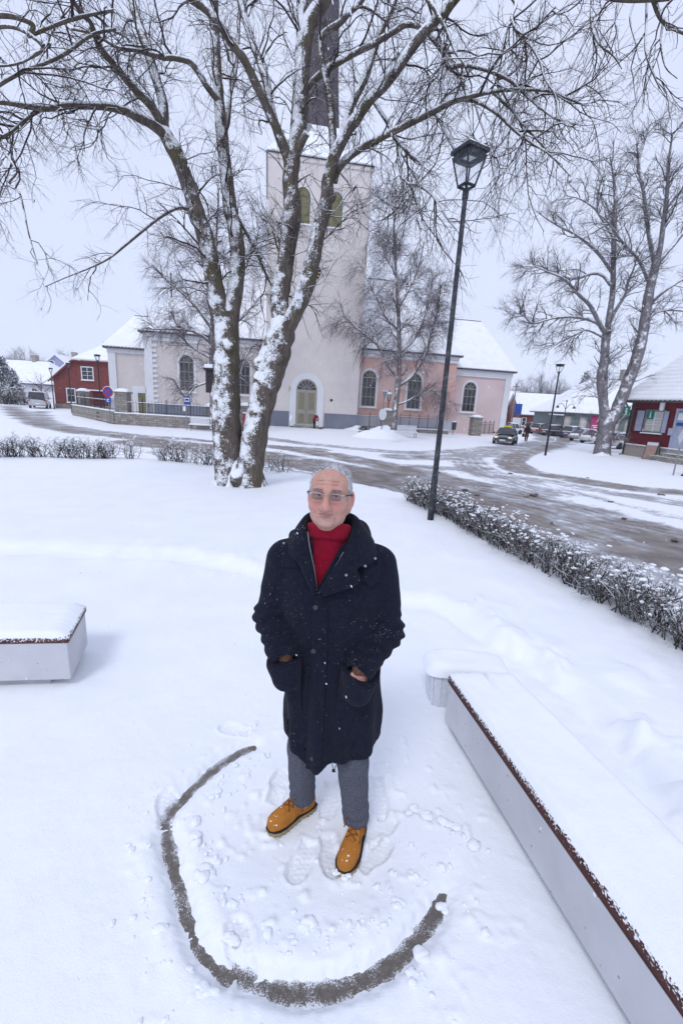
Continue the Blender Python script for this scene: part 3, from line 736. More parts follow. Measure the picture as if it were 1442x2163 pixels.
def railing(p, q, z0, h, n, label, mat='metal_black', posts=3):
    p, q = np.array(p, float), np.array(q, float); r = empty('iron_railing', (p[0], p[1], z0), 0, label, 'railing')
    d = q - p; b = MB(); L = np.hypot(*d)
    for zz in (.12, h - .18): b.bar((0, 0, zz), (d[0], d[1], zz), .035, .035)
    b.build('rail', M[mat], r); b = MB()
    for i in range(n):
        x = d * (i + .5) / n; b.tube([(x[0], x[1], 0.02), (x[0], x[1], h - .05), (x[0], x[1], h + .08)], [.014, .014, .003], 5)
    b.build('pickets', M[mat], r)['kind'] = 'stuff'
    for i in range(posts + 1):
        x = d * i / posts; b = MB(); b.tube([(x[0], x[1], -.02), (x[0], x[1], h + .12)], .035, 6); b.ell((x[0], x[1], h + .15), (.05, .05, .05), 8, 6); b.build('post', M[mat], r)
    b = MB(); b.bar((0, 0, h - .14), (d[0], d[1], h - .14), .04, .035); b.build('snow_line', M['snow'], r)
    return r
A_, B_, C_ = G(158, 877, STREET)[:2], G(246, 896, STREET)[:2], G(400, 905.5, STREET)[:2]
C2 = C_ + (C_ - B_) / np.linalg.norm(C_ - B_) * 2.1
b = MB(); wall_seg(b, A_, B_, 1.02); wall_seg(b, B_, C2, .92); cw = b.build('stone_wall', M['stone'])
tag(cw, 'low coursed limestone churchyard wall turning a corner beside the left road', 'stone wall')
b = MB(); snow_strip(b, A_, B_, STREET + 1.02); snow_strip(b, B_, C2, STREET + .92); b.build('snow_cap', M['snow'], cw, bevel=.03)
railing(A_ + (B_ - A_) * .1, B_, STREET + 1.1, .95, 46, 'black iron railing on the far left run of the churchyard wall', posts=4)
railing(B_ + np.array([.3, 0]), C2, STREET + 1.0, 1.0, 30, 'black iron railing on the wall behind the blue bus stop sign', posts=4)
rz = math.atan2(*(B_ - A_)[::-1])
stone_pillar(A_ + (B_ - A_) * .16 + np.array([.3, .3]), 2.35, .85, 'stone pillar capped with snow on the far end of the churchyard wall', rz)
stone_pillar(B_ + np.array([.5, .35]), 2.5, .95, 'thick stone pillar at the corner of the churchyard wall', 0.1)
gp = AT(447, 900, 37.0); stone_pillar(gp[:2], 1.75, .75, 'dark stone gate pillar left of the great forked tree', 0.05)
gq = AT(518, 900, 37.5); stone_pillar(gq[:2], 1.95, .75, 'stone gate pillar glimpsed between the two stems of the big tree', 0.05)
b = MB(); p = AT(521, 893, 36.9); b.box((p[0] - .05, p[1], .35), (.5, .08, 1.0)); nb = b.build('notice_board', mk('red board', (.34, .03, .035), .6)); tag(nb, 'narrow red notice board beside the gate pillar behind the big tree', 'notice board')
b = MB(); b.box((p[0] - .05, p[1], .89), (.56, .14, .08)); b.build('snow_cap', M['snow'], nb)
b = MB(); b.box((p[0] - .30, p[1], -.1), (.05, .05, 1.1)); b.build('post', M['metal_black'], nb)
# right-hand railing beyond the tower
RF = Frame((-3.8, 48.3), math.radians(10))
def rfp(u, v): return RF.o + RF.d * u + RF.n * v
ul, ur = 5.0, 14.9
up_ = RF.uz(815, 900, .1)[0]
b = MB(); wall_seg(b, rfp(up_ + .4, .1), rfp(15.6, .1), .42, .4); lw = b.build('stone_wall', M['stone']); tag(lw, 'knee high stone kerb wall under the railing by the pink church wall', 'stone wall')
b = MB(); snow_strip(b, rfp(up_ + .4, .1), rfp(15.6, .1), STREET + .42, .45); b.build('snow_cap', M['snow'], lw, bevel=.03)
railing(rfp(4.98, .1), rfp(up_ - .5, .1), STREET + .3, 1.45, 18, 'iron railing between the tower corner and the lantern pillar', posts=2)
railing(rfp(up_ + .5, .1), rfp(14.2, .1), STREET + .5, 1.35, 58, 'long iron railing between the lantern pillar and the pillar by the litter bin', posts=5)
stone_pillar(rfp(up_, .05), 2.15, 1.05, 'stone pillar carrying an ornate black lantern beside the birch', RF.rz)
u2 = RF.uz(1003, 905, .1)[0]; stone_pillar(rfp(u2, .1), 1.95, 1.05, 'stone pillar at the right end of the railing near the taxi', RF.rz)
railing(rfp(u2 + .6, .1), rfp(u2 + 3.6, 2.6), STREET + .2, 1.35, 22, 'short dark railing running back behind the taxi', posts=3)
# ornate lantern on its pillar
lp = rfp(up_ + .05, -.05); r = empty('pillar_lantern', (lp[0], lp[1], STREET + 2.27), 0, 'ornate black pillar lantern with snow on its hood', 'lantern')
b = MB(); b.lathe([(.14, 0), (.10, .1), (.05, .2), (.05, .7), (.09, .78), (.05, .85), (.04, 1.0), (.13, 1.06), (.15, 1.1)], n=10); b.build('stem', M['metal_black'], r)
b = MB(); b.lathe([(.15, 1.1), (.25, 1.65)], n=6); b.build('pane', M['glass_clear'], r)
b = MB()
for k in range(6): a = k * math.pi / 3; b.tube([(.15 * math.cos(a), .15 * math.sin(a), 1.1), (.26 * math.cos(a), .26 * math.sin(a), 1.66)], .02, 4)
b.lathe([(.31, 1.66), (.2, 1.85), (.08, 1.98), (.06, 2.1), (.0, 2.2)], n=12); b.build('hood', M['metal_black'], r)
b = MB(); b.lathe([(.29, 1.71), (.2, 1.9), (.1, 1.98)], n=12); b.build('snow_cap', M['snow'], r)

# ------------------------------------------------------------------ houses at the left
def wallbox(root, u0, u1, v0, v1, z0, z1, mat, name='wall'):
    b = MB(); b.box(((u0 + u1) / 2, (v0 + v1) / 2, (z0 + z1) / 2), (u1 - u0, v1 - v0, z1 - z0)); return b.build(name, M[mat], root)
o = AT(118, 858, 60); HR = Frame(o[:2], math.radians(4)); hr = HR.root('red_house', 'red timber house with snowy half hipped roof left of the church', 'house')
b = MB(); g = [(0, .6), (11, .6), (11, 3.9), (8.2, 6.35), (2.8, 6.35), (0, 3.9)]
b.prism(g, (0, 0, 0), (1, 0, 0), (0, 0, 1), (0, 1, 0), 14); b.build('wall', M['red_board'], hr)
wallbox(hr, -.05, 11.05, -.06, 14, -.1, .62, 'stone', 'foundation')
b = MB(); slab(b, [(-.5, -.45, 3.5), (-.5, 14.4, 3.5), (5.5, 14.4, 8.7), (5.5, 3.2, 8.7), (2.75, -.45, 6.32)], .2); slab(b, [(11.5, 14.4, 3.5), (11.5, -.45, 3.5), (8.25, -.45, 6.32), (5.5, 3.2, 8.7), (5.5, 14.4, 8.7)], .2); slab(b, [(2.75, -.45, 6.32), (8.25, -.45, 6.32), (5.5, 3.2, 8.7)], .2)
rf = b.build('roof', M['roof'], hr); chimney(hr, rf, 4.4, 6.5, 7.2, 9.3, .7)
b = MB(); b.bar((-.5, -.40, 3.45), (2.75, -.40, 6.25), .1, .2); b.bar((2.75, -.40, 6.25), (8.25, -.40, 6.25), .1, .2); b.build('barge_board', M['red_board'], rf)
sash_window(hr, 3.75, 5.1, 3.95, 5.45, 0, 2, 3, tw=.12); sash_window(hr, 1.65, 2.6, .95, 2.6, 0, 2, 2, tw=.12)
b = MB(); b.box((5.6, -.3, 2.5), (2.0, .7, .1)); aw = b.build('door_canopy', M['red_board'], hr); b = MB(); b.box((5.6, -.3, 2.6), (2.04, .74, .12)); b.build('snow_cap', M['snow'], aw, bevel=.03)
b = MB(); b.box((5.6, -.04, 1.5), (1.2, .1, 1.8)); dr = b.build('door', M['darkred_board'], hr); b = MB(); b.ell((5.15, -.12, 1.45), (.05, .05, .05)); b.build('handle', gold, dr)
# white house with a long roof
o = AT(66, 852, 78); HW = Frame(o[:2], math.radians(-6)); hw = HW.root('white_house', 'long white house with one broad snowy roof at the far left', 'house')
wallbox(hw, -14, 4.5, 0, 9, -.1, 3.1, 'plinth_pale'); rr_ = hip_roof(hw, -14.5, 5.0, -.5, 9.5, 3.05, 7.0, 2, 4.5); chimney(hw, rr_, -2.2, 4.5, 6.3, 8.0, .8)
for u in (-5, -1.5, .9): sash_window(hw, u - .45, u + .45, 1.0, 2.3, 0, 2, 2)
b = MB(); b.box((4.2, -.9, .9), (4.5, .08, 1.9)); b.build('yard_gate', M['white_paint'], hw)
# lavender house
o = AT(84, 850, 105); HL = Frame(o[:2], math.radians(3)); hl = HL.root('lavender_house', 'lavender gabled house with round windows far behind the red house', 'house')
b = MB(); b.prism([(0, 0), (9.2, 0), (9.2, 6.2), (4.6, 9.9), (0, 6.2)], (0, 0, 0), (1, 0, 0), (0, 0, 1), (0, 1, 0), 12); b.build('wall', M['lavender'], hl)
b = MB(); slab(b, [(-.6, -.5, 5.75), (-.6, 12.5, 5.75), (4.6, 12.5, 9.95), (4.6, -.5, 9.95)], .25); slab(b, [(9.8, 12.5, 5.75), (9.8, -.5, 5.75), (4.6, -.5, 9.95), (4.6, 12.5, 9.95)], .25); rf = b.build('roof', M['roof'], hl); chimney(hl, rf, 6.2, 5, 8.6, 11.0, 1.0); chimney(hl, rf, 1.2, -3.0, 3.5, 5.6, .8, 'red_board')
for u, z, rr in ((3.6, 8.1, .5), (2.2, 5.8, .6)):
    b = MB(); b.lathe([(rr + .2, 0), (rr + .2, .1), (rr, .1), (rr, .02)], n=20); w = b.build('window', M['white_paint'], hl); w.location = (u, -.0, z); w.rotation_euler = (math.pi / 2, 0, 0)
    b = MB(); b.lathe([(0, .06), (rr, .06), (rr, 0)], n=20); b.build('pane', M['glass_dark'], w)
sash_window(hl, 6.8, 8.0, 5.0, 6.6, 0)
# ------------------------------------------------------------------ houses at the right
o = AT(1094, 905, 82); H1 = Frame(o[:2], math.radians(-2)); h1 = H1.root('brick_red_house', 'red brick toned house with snowy roof and cross gable beyond the taxi', 'house')
wallbox(h1, 0, 12, 0, 9, -.1, 2.75, 'red_board')
b = MB(); b.prism([(0, 2.7), (9, 2.7), (4.5, 6.3)], (.02, 0, 0), (0, 1, 0), (0, 0, 1), (1, 0, 0), .15); b.prism([(0, 2.7), (9, 2.7), (4.5, 6.3)], (11.8, 0, 0), (0, 1, 0), (0, 0, 1), (1, 0, 0), .15); b.build('gable', M['brownred_board'], h1)
hip_roof(h1, -.3, 9.4, -.4, 9.4, 2.65, 6.6, 0, 0)
b = MB(); b.prism([(3.9, 0), (13.5, 0), (13.5, 2.6), (8.7, 6.2), (3.9, 2.6)], (0, -1.5, 0), (1, 0, 0), (0, 0, 1), (0, 1, 0), 4); b.build('wall', M['brownred_board'], h1)
b = MB(); slab(b, [(3.5, -1.9, 2.3), (3.5, 6, 2.3), (8.7, 6, 6.25), (8.7, -1.9, 6.25)], .2); slab(b, [(13.9, 6, 2.3), (13.9, -1.9, 2.3), (8.7, -1.9, 6.25), (8.7, 6, 6.25)], .2); b.build('roof', M['roof'], h1)
for u in (.5, 2.6, 3.4): sash_window(h1, u, u + .6, .8, 2.1, 0, 1, 2)
o = AT(1076, 905, 90); H0 = Frame(o[:2], math.radians(28)); h0 = H0.root('gabled_house', 'red gabled house end with a lit window beside the church corner', 'house')
b = MB(); b.prism([(-3, 0), (3.4, 0), (3.4, 3), (.9, 6.9), (-3, 3)], (0, 0, 0), (1, 0, 0), (0, 0, 1), (0, 1, 0), 8); b.build('wall', M['brownred_board'], h0)
b = MB(); slab(b, [(-3.4, -.4, 2.6), (-3.4, 8.4, 2.6), (.9, 8.4, 7.0), (.9, -.4, 7.0)], .2); slab(b, [(3.9, 8.4, 2.5), (3.9, -.4, 2.5), (.9, -.4, 7.0), (.9, 8.4, 7.0)], .2); rf = b.build('roof', M['roof'], h0); chimney(h0, rf, 0, 5, 6.0, 8.4, .9)
lit = NT('lit window'); lit.set((.8, .55, .3), .4); lit.b.inputs['Emission Color'].default_value = (1, .55, .25, 1); lit.b.inputs['Emission Strength'].default_value = 1.0; M['lit'] = lit.m
sash_window(h0, -1.2, -.5, 1.0, 2.2, 0, 1, 2, pane='lit'); sash_window(h0, 1.2, 2.4, .4, 2.6, 0, 2, 2)
o = AT(1168, 915, 63); H2 = Frame(o[:2], math.radians(-4)); h2 = H2.root('grey_house', 'long grey boarded house with tall pale windows behind the parked cars', 'house')
wallbox(h2, 0, 15, 0, 9, -.1, 3.35, 'grey_board'); rr_ = hip_roof(h2, -.6, 15.6, -.5, 9.5, 3.25, 8.2, 6.4, 5)
M['pale_blind'] = mk('pale window blind', (.50, .48, .45), .8)
for u in (1.15, 3.3, 7.6, 9.3): sash_window(h2, u, u + .85, .9, 2.75, 0, 2, 3, trim='frame_beige', pane='pale_blind', tw=.07)
chimney(h2, rr_, 6.9, 4.3, 7.4, 9.4, .9); chimney(h2, rr_, 10.2, 4.3, 7.4, 9.6, 1.0)
b = MB(); b.tube([(10.9, 4.3, 8), (10.9, 4.3, 11)], .04, 5); b.build('aerial', M['metal_black'], rr_)
b = MB(); b.box((-.1, -.4, 2.85), (1.8, .8, .08)); po = b.build('door_canopy', M['grey_board'], h2); b = MB(); b.box((-.1, -.4, 2.95), (1.8, .8, .12)); b.build('snow_cap', M['snow'], po)
b = MB(); b.box((10.6, -1.0, 1.5), (1.9, 1.9, 3.0)); po = b.build('porch', M['grey_board'], h2); b = MB(); slab(b, [(9.5, -2.2, 2.9), (11.7, -2.2, 2.9), (11.7, .1, 3.5), (9.5, .1, 3.5)], .15); b.build('snow_cap', M['snow'], po)
b = MB(); b.box((11.1, -2.0, 2.3), (.5, .12, .8)); b.build('lit_pane', M['lit'], po)
# banner on the grey house
bn = H2.o + H2.d * 5.35 + H2.n * (-.12); r = empty('banner', (bn[0], bn[1], STREET), H2.rz, 'magenta banner with a white swoosh on the grey boarded house', 'banner')
b = MB(); b.box((0, 0, 2.0), (1.25, .04, 2.55)); b.build('cloth', mk('magenta cloth', (.42, .03, .14), .7), r)
b = MB(); b.prism([(.05, 2.2), (.55, 2.6), (.6, 3.2), (.25, 3.2), (.3, 2.7)], (0, -.04, 0), (1, 0, 0), (0, 0, 1), (0, 1, 0), .012)
for z, w in ((1.75, .7), (1.5, .8), (1.2, .5)): b.box((-.05, -.03, z), (w, .012, .13))
b.build('print', M['white_paint'], r)
# dark red information house at the right edge
c0 = AT(1317, 958, 35.3)[:2]; fdir = np.array([.243, -.97]); HI = Frame(c0, math.atan2(fdir[1], fdir[0])); hi = HI.root('information_house', 'dark red boarded information house with grey shutters at the right edge', 'house')
def hz(x, y, v=0): return HI.uz(x, y, v)
wallbox(hi, 0, 10.5, 0, 8, .85, 4.25, 'darkred_board'); wallbox(hi, -.02, 10.5, -.08, 8, -.2, .86, 'granite', 'foundation')
b = MB(); b.box((5.2, -.1, .9), (10.4, .1, .09)); b.build('water_table', M['white_paint'], hi)
b = MB(); b.box((.05, -.05, 2.55), (.22, .12, 3.4)); b.build('corner_board', M['eave'], hi)
rf = hip_roof(hi, -.9, 11.4, -.65, 8.6, 4.15, 9.9, 4.2, 4.2, 'roof_tile', .2)
b = MB(); b.box((5.2, -.3, 4.1), (12, .6, .08)); b.build('soffit', M['white_paint'], rf)
wu0, wz1 = hz(1369, 869); wu1, wz0 = hz(1394, 912)
win = sash_window(hi, wu0, wu1, wz0, wz1, 0, 2, 3, trim='grey_board', pane='pale_blind', tw=.14)
M['shutter'] = mk('grey blue shutter paint', (.34, .37, .47), .6, .08, 4)
for u0, u1 in ((hz(1345, 890)[0], hz(1359, 890)[0]), (wu1 + .12, hz(1411, 890)[0])):
    b = MB(); b.box(((u0 + u1) / 2, -.09, (wz0 + wz1) / 2), (u1 - u0, .05, wz1 - wz0 + .1)); sh = b.build('shutter', M['shutter'], hi)
    b = MB(); b.box(((u0 + u1) / 2, -.125, wz0 + .35), (u1 - u0 - .02, .02, .05)); b.build('ledge', M['shutter'], sh)
M['green_sign'] = mk('green sign', (.0, .20, .12), .5, .05)
def i_sign(name, u, z, w, v, label, parent_root=None):
    p = HI.o + HI.d * u + HI.n * v; r = empty(name, (p[0], p[1], STREET + z), HI.rz, label, 'sign')
    b = MB(); b.box((0, 0, 0), (w, .03, w * 1.15)); b.build('panel', M['green_sign'], r)
    b = MB(); b.box((0.01 * w, -.02, -.12 * w), (.16 * w, .012, .5 * w)); b.box((-.07 * w, -.021, .10 * w), (.16 * w, .012, .09 * w)); b.box((0, -.0215, -.35 * w), (.38 * w, .012, .09 * w))
    b.prism([(.105 * w * math.cos(t), .33 * w + .105 * w * math.sin(t)) for t in np.linspace(0, 2 * math.pi, 14, endpoint=False)], (0, -.026, 0), (1, 0, 0), (0, 0, 1), (0, 1, 0), .012); b.build('letter', M['white_paint'], r)
    return r
su, sz = hz(1375.5, 876); i_sign('information_sign', su, sz, .52, -.075, 'green information sign with a white letter i in the window')
# hanging sign at the corner, facing the camera side
p = AT(1322, 869, 34.9); r = empty('hanging_sign', tuple(p), math.radians(-32), 'green hanging sign with a white letter i on the house corner', 'sign')
b = MB(); b.box((0, 0, 0), (.5, .05, .75)); b.build('panel', M['green_sign'], r)
b = MB(); w = .6; b.box((0.01, -.03, -.08), (.1, .012, .34)); b.box((-.04, -.031, .07), (.1, .012, .06)); b.box((0, -.0315, -.24), (.24, .012, .06)); b.prism([(.065 * math.cos(t), .2 + .065 * math.sin(t)) for t in np.linspace(0, 2 * math.pi, 14, endpoint=False)], (0, -.036, 0), (1, 0, 0), (0, 0, 1), (0, 1, 0), .012); b.build('letter', M['white_paint'], r)
b = MB(); b.tube([(-.3, 0, .42), (.75, .1, .42)], .02, 5); b.build('bracket', M['metal_black'], r)
du0, dz1 = hz(1431, 866); du0 = du0; ddw = 1.15
b = MB(); b.box((du0 + .1 - .0, -.05, dz1 / 2 + .3), (.16, .14, dz1 - .5)); b.box((du0 + .1 + ddw + .16, -.05, dz1 / 2 + .3), (.16, .14, dz1 - .5)); b.box((du0 + .1 + ddw / 2 + .08, -.055, dz1 + .02), (ddw + .34, .15, .16)); b.build('door_frame', M['shutter'], hi)
uc = du0 + .18 + ddw / 2
b = MB(); b.box((uc, -.03, dz1 / 2 + .12), (ddw, .06, dz1 - .45)); dr = b.build('door', M['shutter'], hi)
b = MB(); b.prism([(uc, 2.3), (uc + .22, 1.75), (uc, 1.2), (uc - .22, 1.75)], (0, -.09, 0), (1, 0, 0), (0, 0, 1), (0, 1, 0), .03); b.prism([(uc, .95), (uc + .2, .75), (uc, .55), (uc - .2, .75)], (0, -.075, 0), (1, 0, 0), (0, 0, 1), (0, 1, 0), .03); b.build('door_panel', M['plinth_pale'], dr)
b = MB(); b.box((uc - .05, -.09, dz1 - .95), (.95, .03, .22)); b.build('notice', mk('blue notice', (.02, .07, .32), .5), dr); b = MB(); b.box((uc - .05, -.09, dz1 - .45), (.95, .03, .45)); b.build('notice', M['white_paint'], dr)
b = MB(); b.box((uc, -.55, .17), (2.6, 1.1, .34)); b.box((uc + .2, -.35, .45), (1.9, .7, .24)); b.build('step', M['stone'], hi)
mb = hz(1419, 912); b = MB(); b.box((mb[0], -.1, mb[1]), (.34, .18, .5)); b.build('mailbox', M['shutter'], hi, bevel=.02)
lw_ = hz(1403, 859); b = MB(); b.lathe([(.06, -.3), (.16, -.2), (.16, .25), (.08, .32)], (lw_[0], -.2, lw_[1]), 10); b.build('wall_lamp', M['white_paint'], hi)
b = MB(); b.tube([(-.3, -.5, 4.0), (.02, -.16, 3.3), (.02, -.16, .1), (-.15, -.3, .02)], .06, 7); b.build('downpipe', M['metal_black'], hi)
# ------------------------------------------------------------------ trees
def bark_mat(name, base, moss, snow_bias, wind=(-.30, -.88, .30), fine=False, sscale=3.2):
    t = NT(name)
    n = t.noise(11, 6, vec=t.mapv((1, 1, .35)), rough=.7); col = t.ramp(n, [(.3, tuple(x * .45 for x in base)), (.7, tuple(x * 1.5 for x in base))])
    col = t.mix(t.ramp(t.noise(1.7, 5), [(.50, 0.0), (.66, .75)]), col, moss)
    g = t.normal(); w = t.dot(g, wind); z = t.dot(g, (0, 0, 1))
    a = t.noise(sscale, 7, rough=.68); f = t.noise(sscale * 11, 4, rough=.7)
    k = t.math('ADD', t.math('MULTIPLY', w, .50), t.math('ADD', t.math('MULTIPLY', t.math('SUBTRACT', a, .5), 1.25), t.math('MULTIPLY', t.math('SUBTRACT', f, .5), .8)))
    k = t.math('ADD', k, t.math('MULTIPLY', t.math('MAXIMUM', z, 0.0), .75))
    col = t.mix(t.ramp(k, [(snow_bias, 0.0), (snow_bias + .06, .75), (snow_bias + .22, 1.0)]), col, SNOWC)
    if not fine: t.bump(t.math('ADD', n, t.math('MULTIPLY', f, .5)), .7, .03)
    return t.set(col, .9, 0, .15)
M['bark'] = bark_mat('mossy bark with blown snow', (.115, .095, .082), (.095, .085, .040), .42)
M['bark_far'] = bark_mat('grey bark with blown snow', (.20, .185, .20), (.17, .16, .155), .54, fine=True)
M['birch'] = bark_mat('birch bark', (.16, .14, .14), (.19, .17, .17), .50, fine=True)
M['twig'] = bark_mat('twig bark', (.050, .038, .038), (.046, .038, .034), .78, fine=True)
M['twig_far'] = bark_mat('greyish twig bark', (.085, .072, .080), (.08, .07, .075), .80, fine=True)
M['twig_birch'] = bark_mat('birch twig bark', (.10, .07, .085), (.095, .07, .08), .85, fine=True)
M['leaf_dry'] = mk('dry brown bract', (.17, .085, .05), .8, .4, 30)

def limb(pts, Y0, Y1, n=6):
    """traced limb: (photo x, y, width px) with its distance going from Y0 to Y1 -> world polyline and radii"""
    k = len(pts); P = []
    for i, q in enumerate(pts):
        s = i / (k - 1); Yd = Y0 + (Y1 - Y0) * s; P.append(np.append(AT(q[0], q[1], Yd), q[2]))
    C = crv(P, n); dep = (C[:, :3] - CAM) @ FW
    return C[:, :3], np.maximum(C[:, 3] / 2 / F_PX * dep, .004)
def resamp(P, R, k):
    s = np.concatenate([[0], np.cumsum(np.linalg.norm(np.diff(P, axis=0), axis=1))]); u = np.linspace(0, s[-1], k)
    return np.stack([np.interp(u, s, P[:, i]) for i in range(3)], 1), np.interp(u, s, R), s[-1]
def grow(par, density, lens, rr, k, ang=(.6, 1.1), grav=-.03, wig=.22, t0=.15, t1=1.0, maxn=99999, rend=.35, count=None, updir=0.0):
    """par: list of (P,R) polylines or arrays (m,k,3),(m,k). Spawns children along them; returns arrays"""
    PP, RR = par; m, kk = PP.shape[:2]
    L = np.linalg.norm(np.diff(PP, axis=1), axis=2).sum(1)
    if count is None: cnt = RNG.poisson(L * density * (t1 - t0))
    else: cnt = RNG.poisson(count, m)
    idx = np.repeat(np.arange(m), cnt)
    if len(idx) > maxn: idx = RNG.choice(idx, maxn, False)
    n = len(idx)
    if n == 0: return np.zeros((0, k, 3)), np.zeros((0, k))
    t = RNG.uniform(t0, t1, n) * (kk - 1); i = np.minimum(t.astype(int), kk - 2); f = (t - i)[:, None]
    p = PP[idx, i] * (1 - f) + PP[idx, i + 1] * f; T = PP[idx, i + 1] - PP[idx, i]; T /= np.linalg.norm(T, axis=1)[:, None] + 1e-9
    pr = RR[idx, i] * (1 - f[:, 0]) + RR[idx, i + 1] * f[:, 0]
    q = RNG.normal(0, 1, (n, 3)); q -= T * (q * T).sum(1)[:, None]; q /= np.linalg.norm(q, axis=1)[:, None]
    a = RNG.uniform(*ang, n)[:, None]; d = T * np.cos(a) + q * np.sin(a); d[:, 2] += updir; d /= np.linalg.norm(d, axis=1)[:, None]
    ln = RNG.uniform(*lens, n) * (1 - .35 * (t / (kk - 1))); st = (ln / (k - 1))[:, None]
    r0 = np.minimum(pr * .75, RNG.uniform(*rr, n))
    P = np.zeros((n, k, 3)); P[:, 0] = p
    for j in range(1, k):
        P[:, j] = P[:, j - 1] + d * st; d = d + RNG.normal(0, wig, (n, 3)); d[:, 2] += grav; d /= np.linalg.norm(d, axis=1)[:, None]
    R = r0[:, None] * np.linspace(1, rend, k)[None]
    return P, R
def pack(limbs, k=16):
    P = []; R = []
    for a, r in limbs: p, q, _ = resamp(a, r, k); P.append(p); R.append(q)
    return np.array(P), np.array(R)
def jit(seed, amp=.10, s=5.0): return lambda V: 1 + amp * fbm(V, s, 3, seed)
def snow_ridge(b, P, R, n=6, lift=.55, fat=.72, steep=.80):
    """a line of snow lying along the upper side of sloping branches"""
    T = np.gradient(P, axis=1); T /= np.linalg.norm(T, axis=2)[..., None] + 1e-12
    f = np.clip((steep - np.abs(T[..., 2])) / .3, 0, 1)
    up = np.array([0, 0, 1.0]) - T * T[..., 2:3]; up /= np.linalg.norm(up, axis=2)[..., None] + 1e-9
    nz = .75 + .5 * vnoise(P, 3.0, 77); b.tubes(P + up * (R * lift * f * nz)[..., None], R * fat * f * nz + .0006, n)

# the great forked tree by the man
T = []
def tl(pts, a, b): T.append(limb(pts, a, b)); return T[-1]
A0 = tl([(488, 1060, 66), (484, 1018, 60), (482, 960, 58), (479, 900, 60), (477, 840, 58), (478, 780, 52), (479, 720, 52), (478, 660, 46)], 10.5, 10.5)
B0 = tl([(524, 1060, 66), (526, 1018, 58), (532, 960, 54), (542, 900, 54), (553, 850, 54), (568, 795, 58), (582, 745, 60), (594, 705, 58), (601, 670, 48)], 10.45, 10.3)
tl([(479, 700, 42), (461, 648, 40), (449, 580, 36), (436, 510, 35), (420, 460, 33), (405, 415, 31), (394, 379, 30), (377, 335, 30), (357, 298, 30), (340, 266, 27)], 10.5, 10.2)
tl([(350, 285, 22), (325, 265, 19), (300, 251, 18), (262, 233, 16), (225, 224, 15), (185, 222, 14), (150, 222, 13), (100, 228, 12), (60, 224, 11), (0, 215, 9), (-80, 220, 6)], 10.2, 8.2)
tl([(85, 230, 9), (62, 245, 8), (30, 272, 7), (0, 290, 7), (-60, 320, 5)], 8.9, 8.2)
tl([(348, 270, 20), (320, 225, 17), (285, 188, 16), (240, 135, 14), (210, 98, 13), (192, 50, 11), (160, 10, 9), (120, -50, 6)], 10.2, 8.6)
tl([(345, 272, 22), (345, 225, 20), (334, 180, 19), (322, 140, 19), (303, 80, 18), (290, 40, 17), (278, 0, 16), (262, -80, 12), (240, -160, 8)], 10.2, 10.6)
tl([(396, 440, 9), (378, 438, 8), (358, 446, 7), (330, 464, 6.5), (305, 484, 6), (265, 517, 5.5), (230, 545, 4.5), (190, 565, 4), (140, 585, 3), (95, 605, 2)], 10.3, 9.3)
tl([(481, 690, 42), (492, 640, 34), (500, 594, 32), (502, 540, 31), (497, 490, 30), (487, 445, 29), (481, 400, 28), (476, 350, 26), (470, 300, 25), (466, 250, 23), (463, 210, 21), (458, 150, 20), (455, 100, 20), (452, 40, 19), (452, 0, 18), (455, -80, 14), (460, -150, 9)], 10.55, 11.0)
tl([(464, 215, 14), (450, 198, 13), (436, 180, 12), (418, 150, 12), (400, 130, 11), (372, 122, 11), (345, 120, 10), (312, 112, 9), (285, 105, 8), (250, 100, 7), (200, 72, 6), (150, 60, 4)], 10.8, 9.8)
tl([(476, 300, 8), (480, 250, 7), (488, 195, 7), (498, 150, 7), (503, 90, 7), (505, 30, 6), (508, -30, 5)], 10.8, 11.5)
tl([(500, 455, 7), (512, 478, 7), (530, 510, 6.5), (548, 548, 6), (562, 580, 5), (573, 604, 3.5)], 10.6, 11.2)
tl([(599, 690, 44), (590, 640, 40), (594, 600, 38), (602, 560, 36), (610, 505, 36), (616, 460, 40), (617, 425, 38), (613, 395, 33), (614, 362, 33), (618, 325, 32)], 10.3, 10.2)
tl([(614, 350, 24), (603, 318, 22), (594, 298, 20), (583, 268, 19), (570, 240, 18), (556, 208, 18), (541, 178, 18), (528, 150, 17), (512, 120, 17), (490, 92, 16), (460, 45, 16), (430, 15, 15), (400, -5, 14), (350, -40, 10)], 10.2, 9.2)
tl([(585, 268, 13), (572, 222, 14), (562, 178, 14), (548, 130, 14), (533, 90, 14), (520, 45, 14), (507, 0, 13), (490, -70, 10)], 10.1, 10.8)
tl([(618, 330, 30), (626, 298, 31), (631, 262, 34), (634, 230, 34), (636, 190, 33), (638, 146, 33), (641, 100, 34), (647, 62, 34), (662, 30, 30), (684, 0, 28), (710, -50, 22), (740, -120, 14)], 10.2, 10.5)
tl([(640, 90, 22), (634, 50, 20), (640, 10, 18), (645, -60, 14)], 10.3, 10.7)
tl([(632, 315, 14), (640, 295, 14), (648, 280, 15)], 10.15, 10.0)
tl([(654, 186, 12), (662, 170, 13), (690, 145, 13), (720, 127, 13), (755, 108, 12.5), (791, 90, 12.5), (830, 66, 12), (860, 50, 12), (890, 58, 11), (916, 82, 11), (938, 112, 11), (948, 140, 11), (975, 136, 9), (1010, 142, 8), (1041, 152, 8), (1077, 170, 7), (1110, 200, 5.5), (1150, 235, 4), (1190, 260, 3)], 10.3, 8.4)
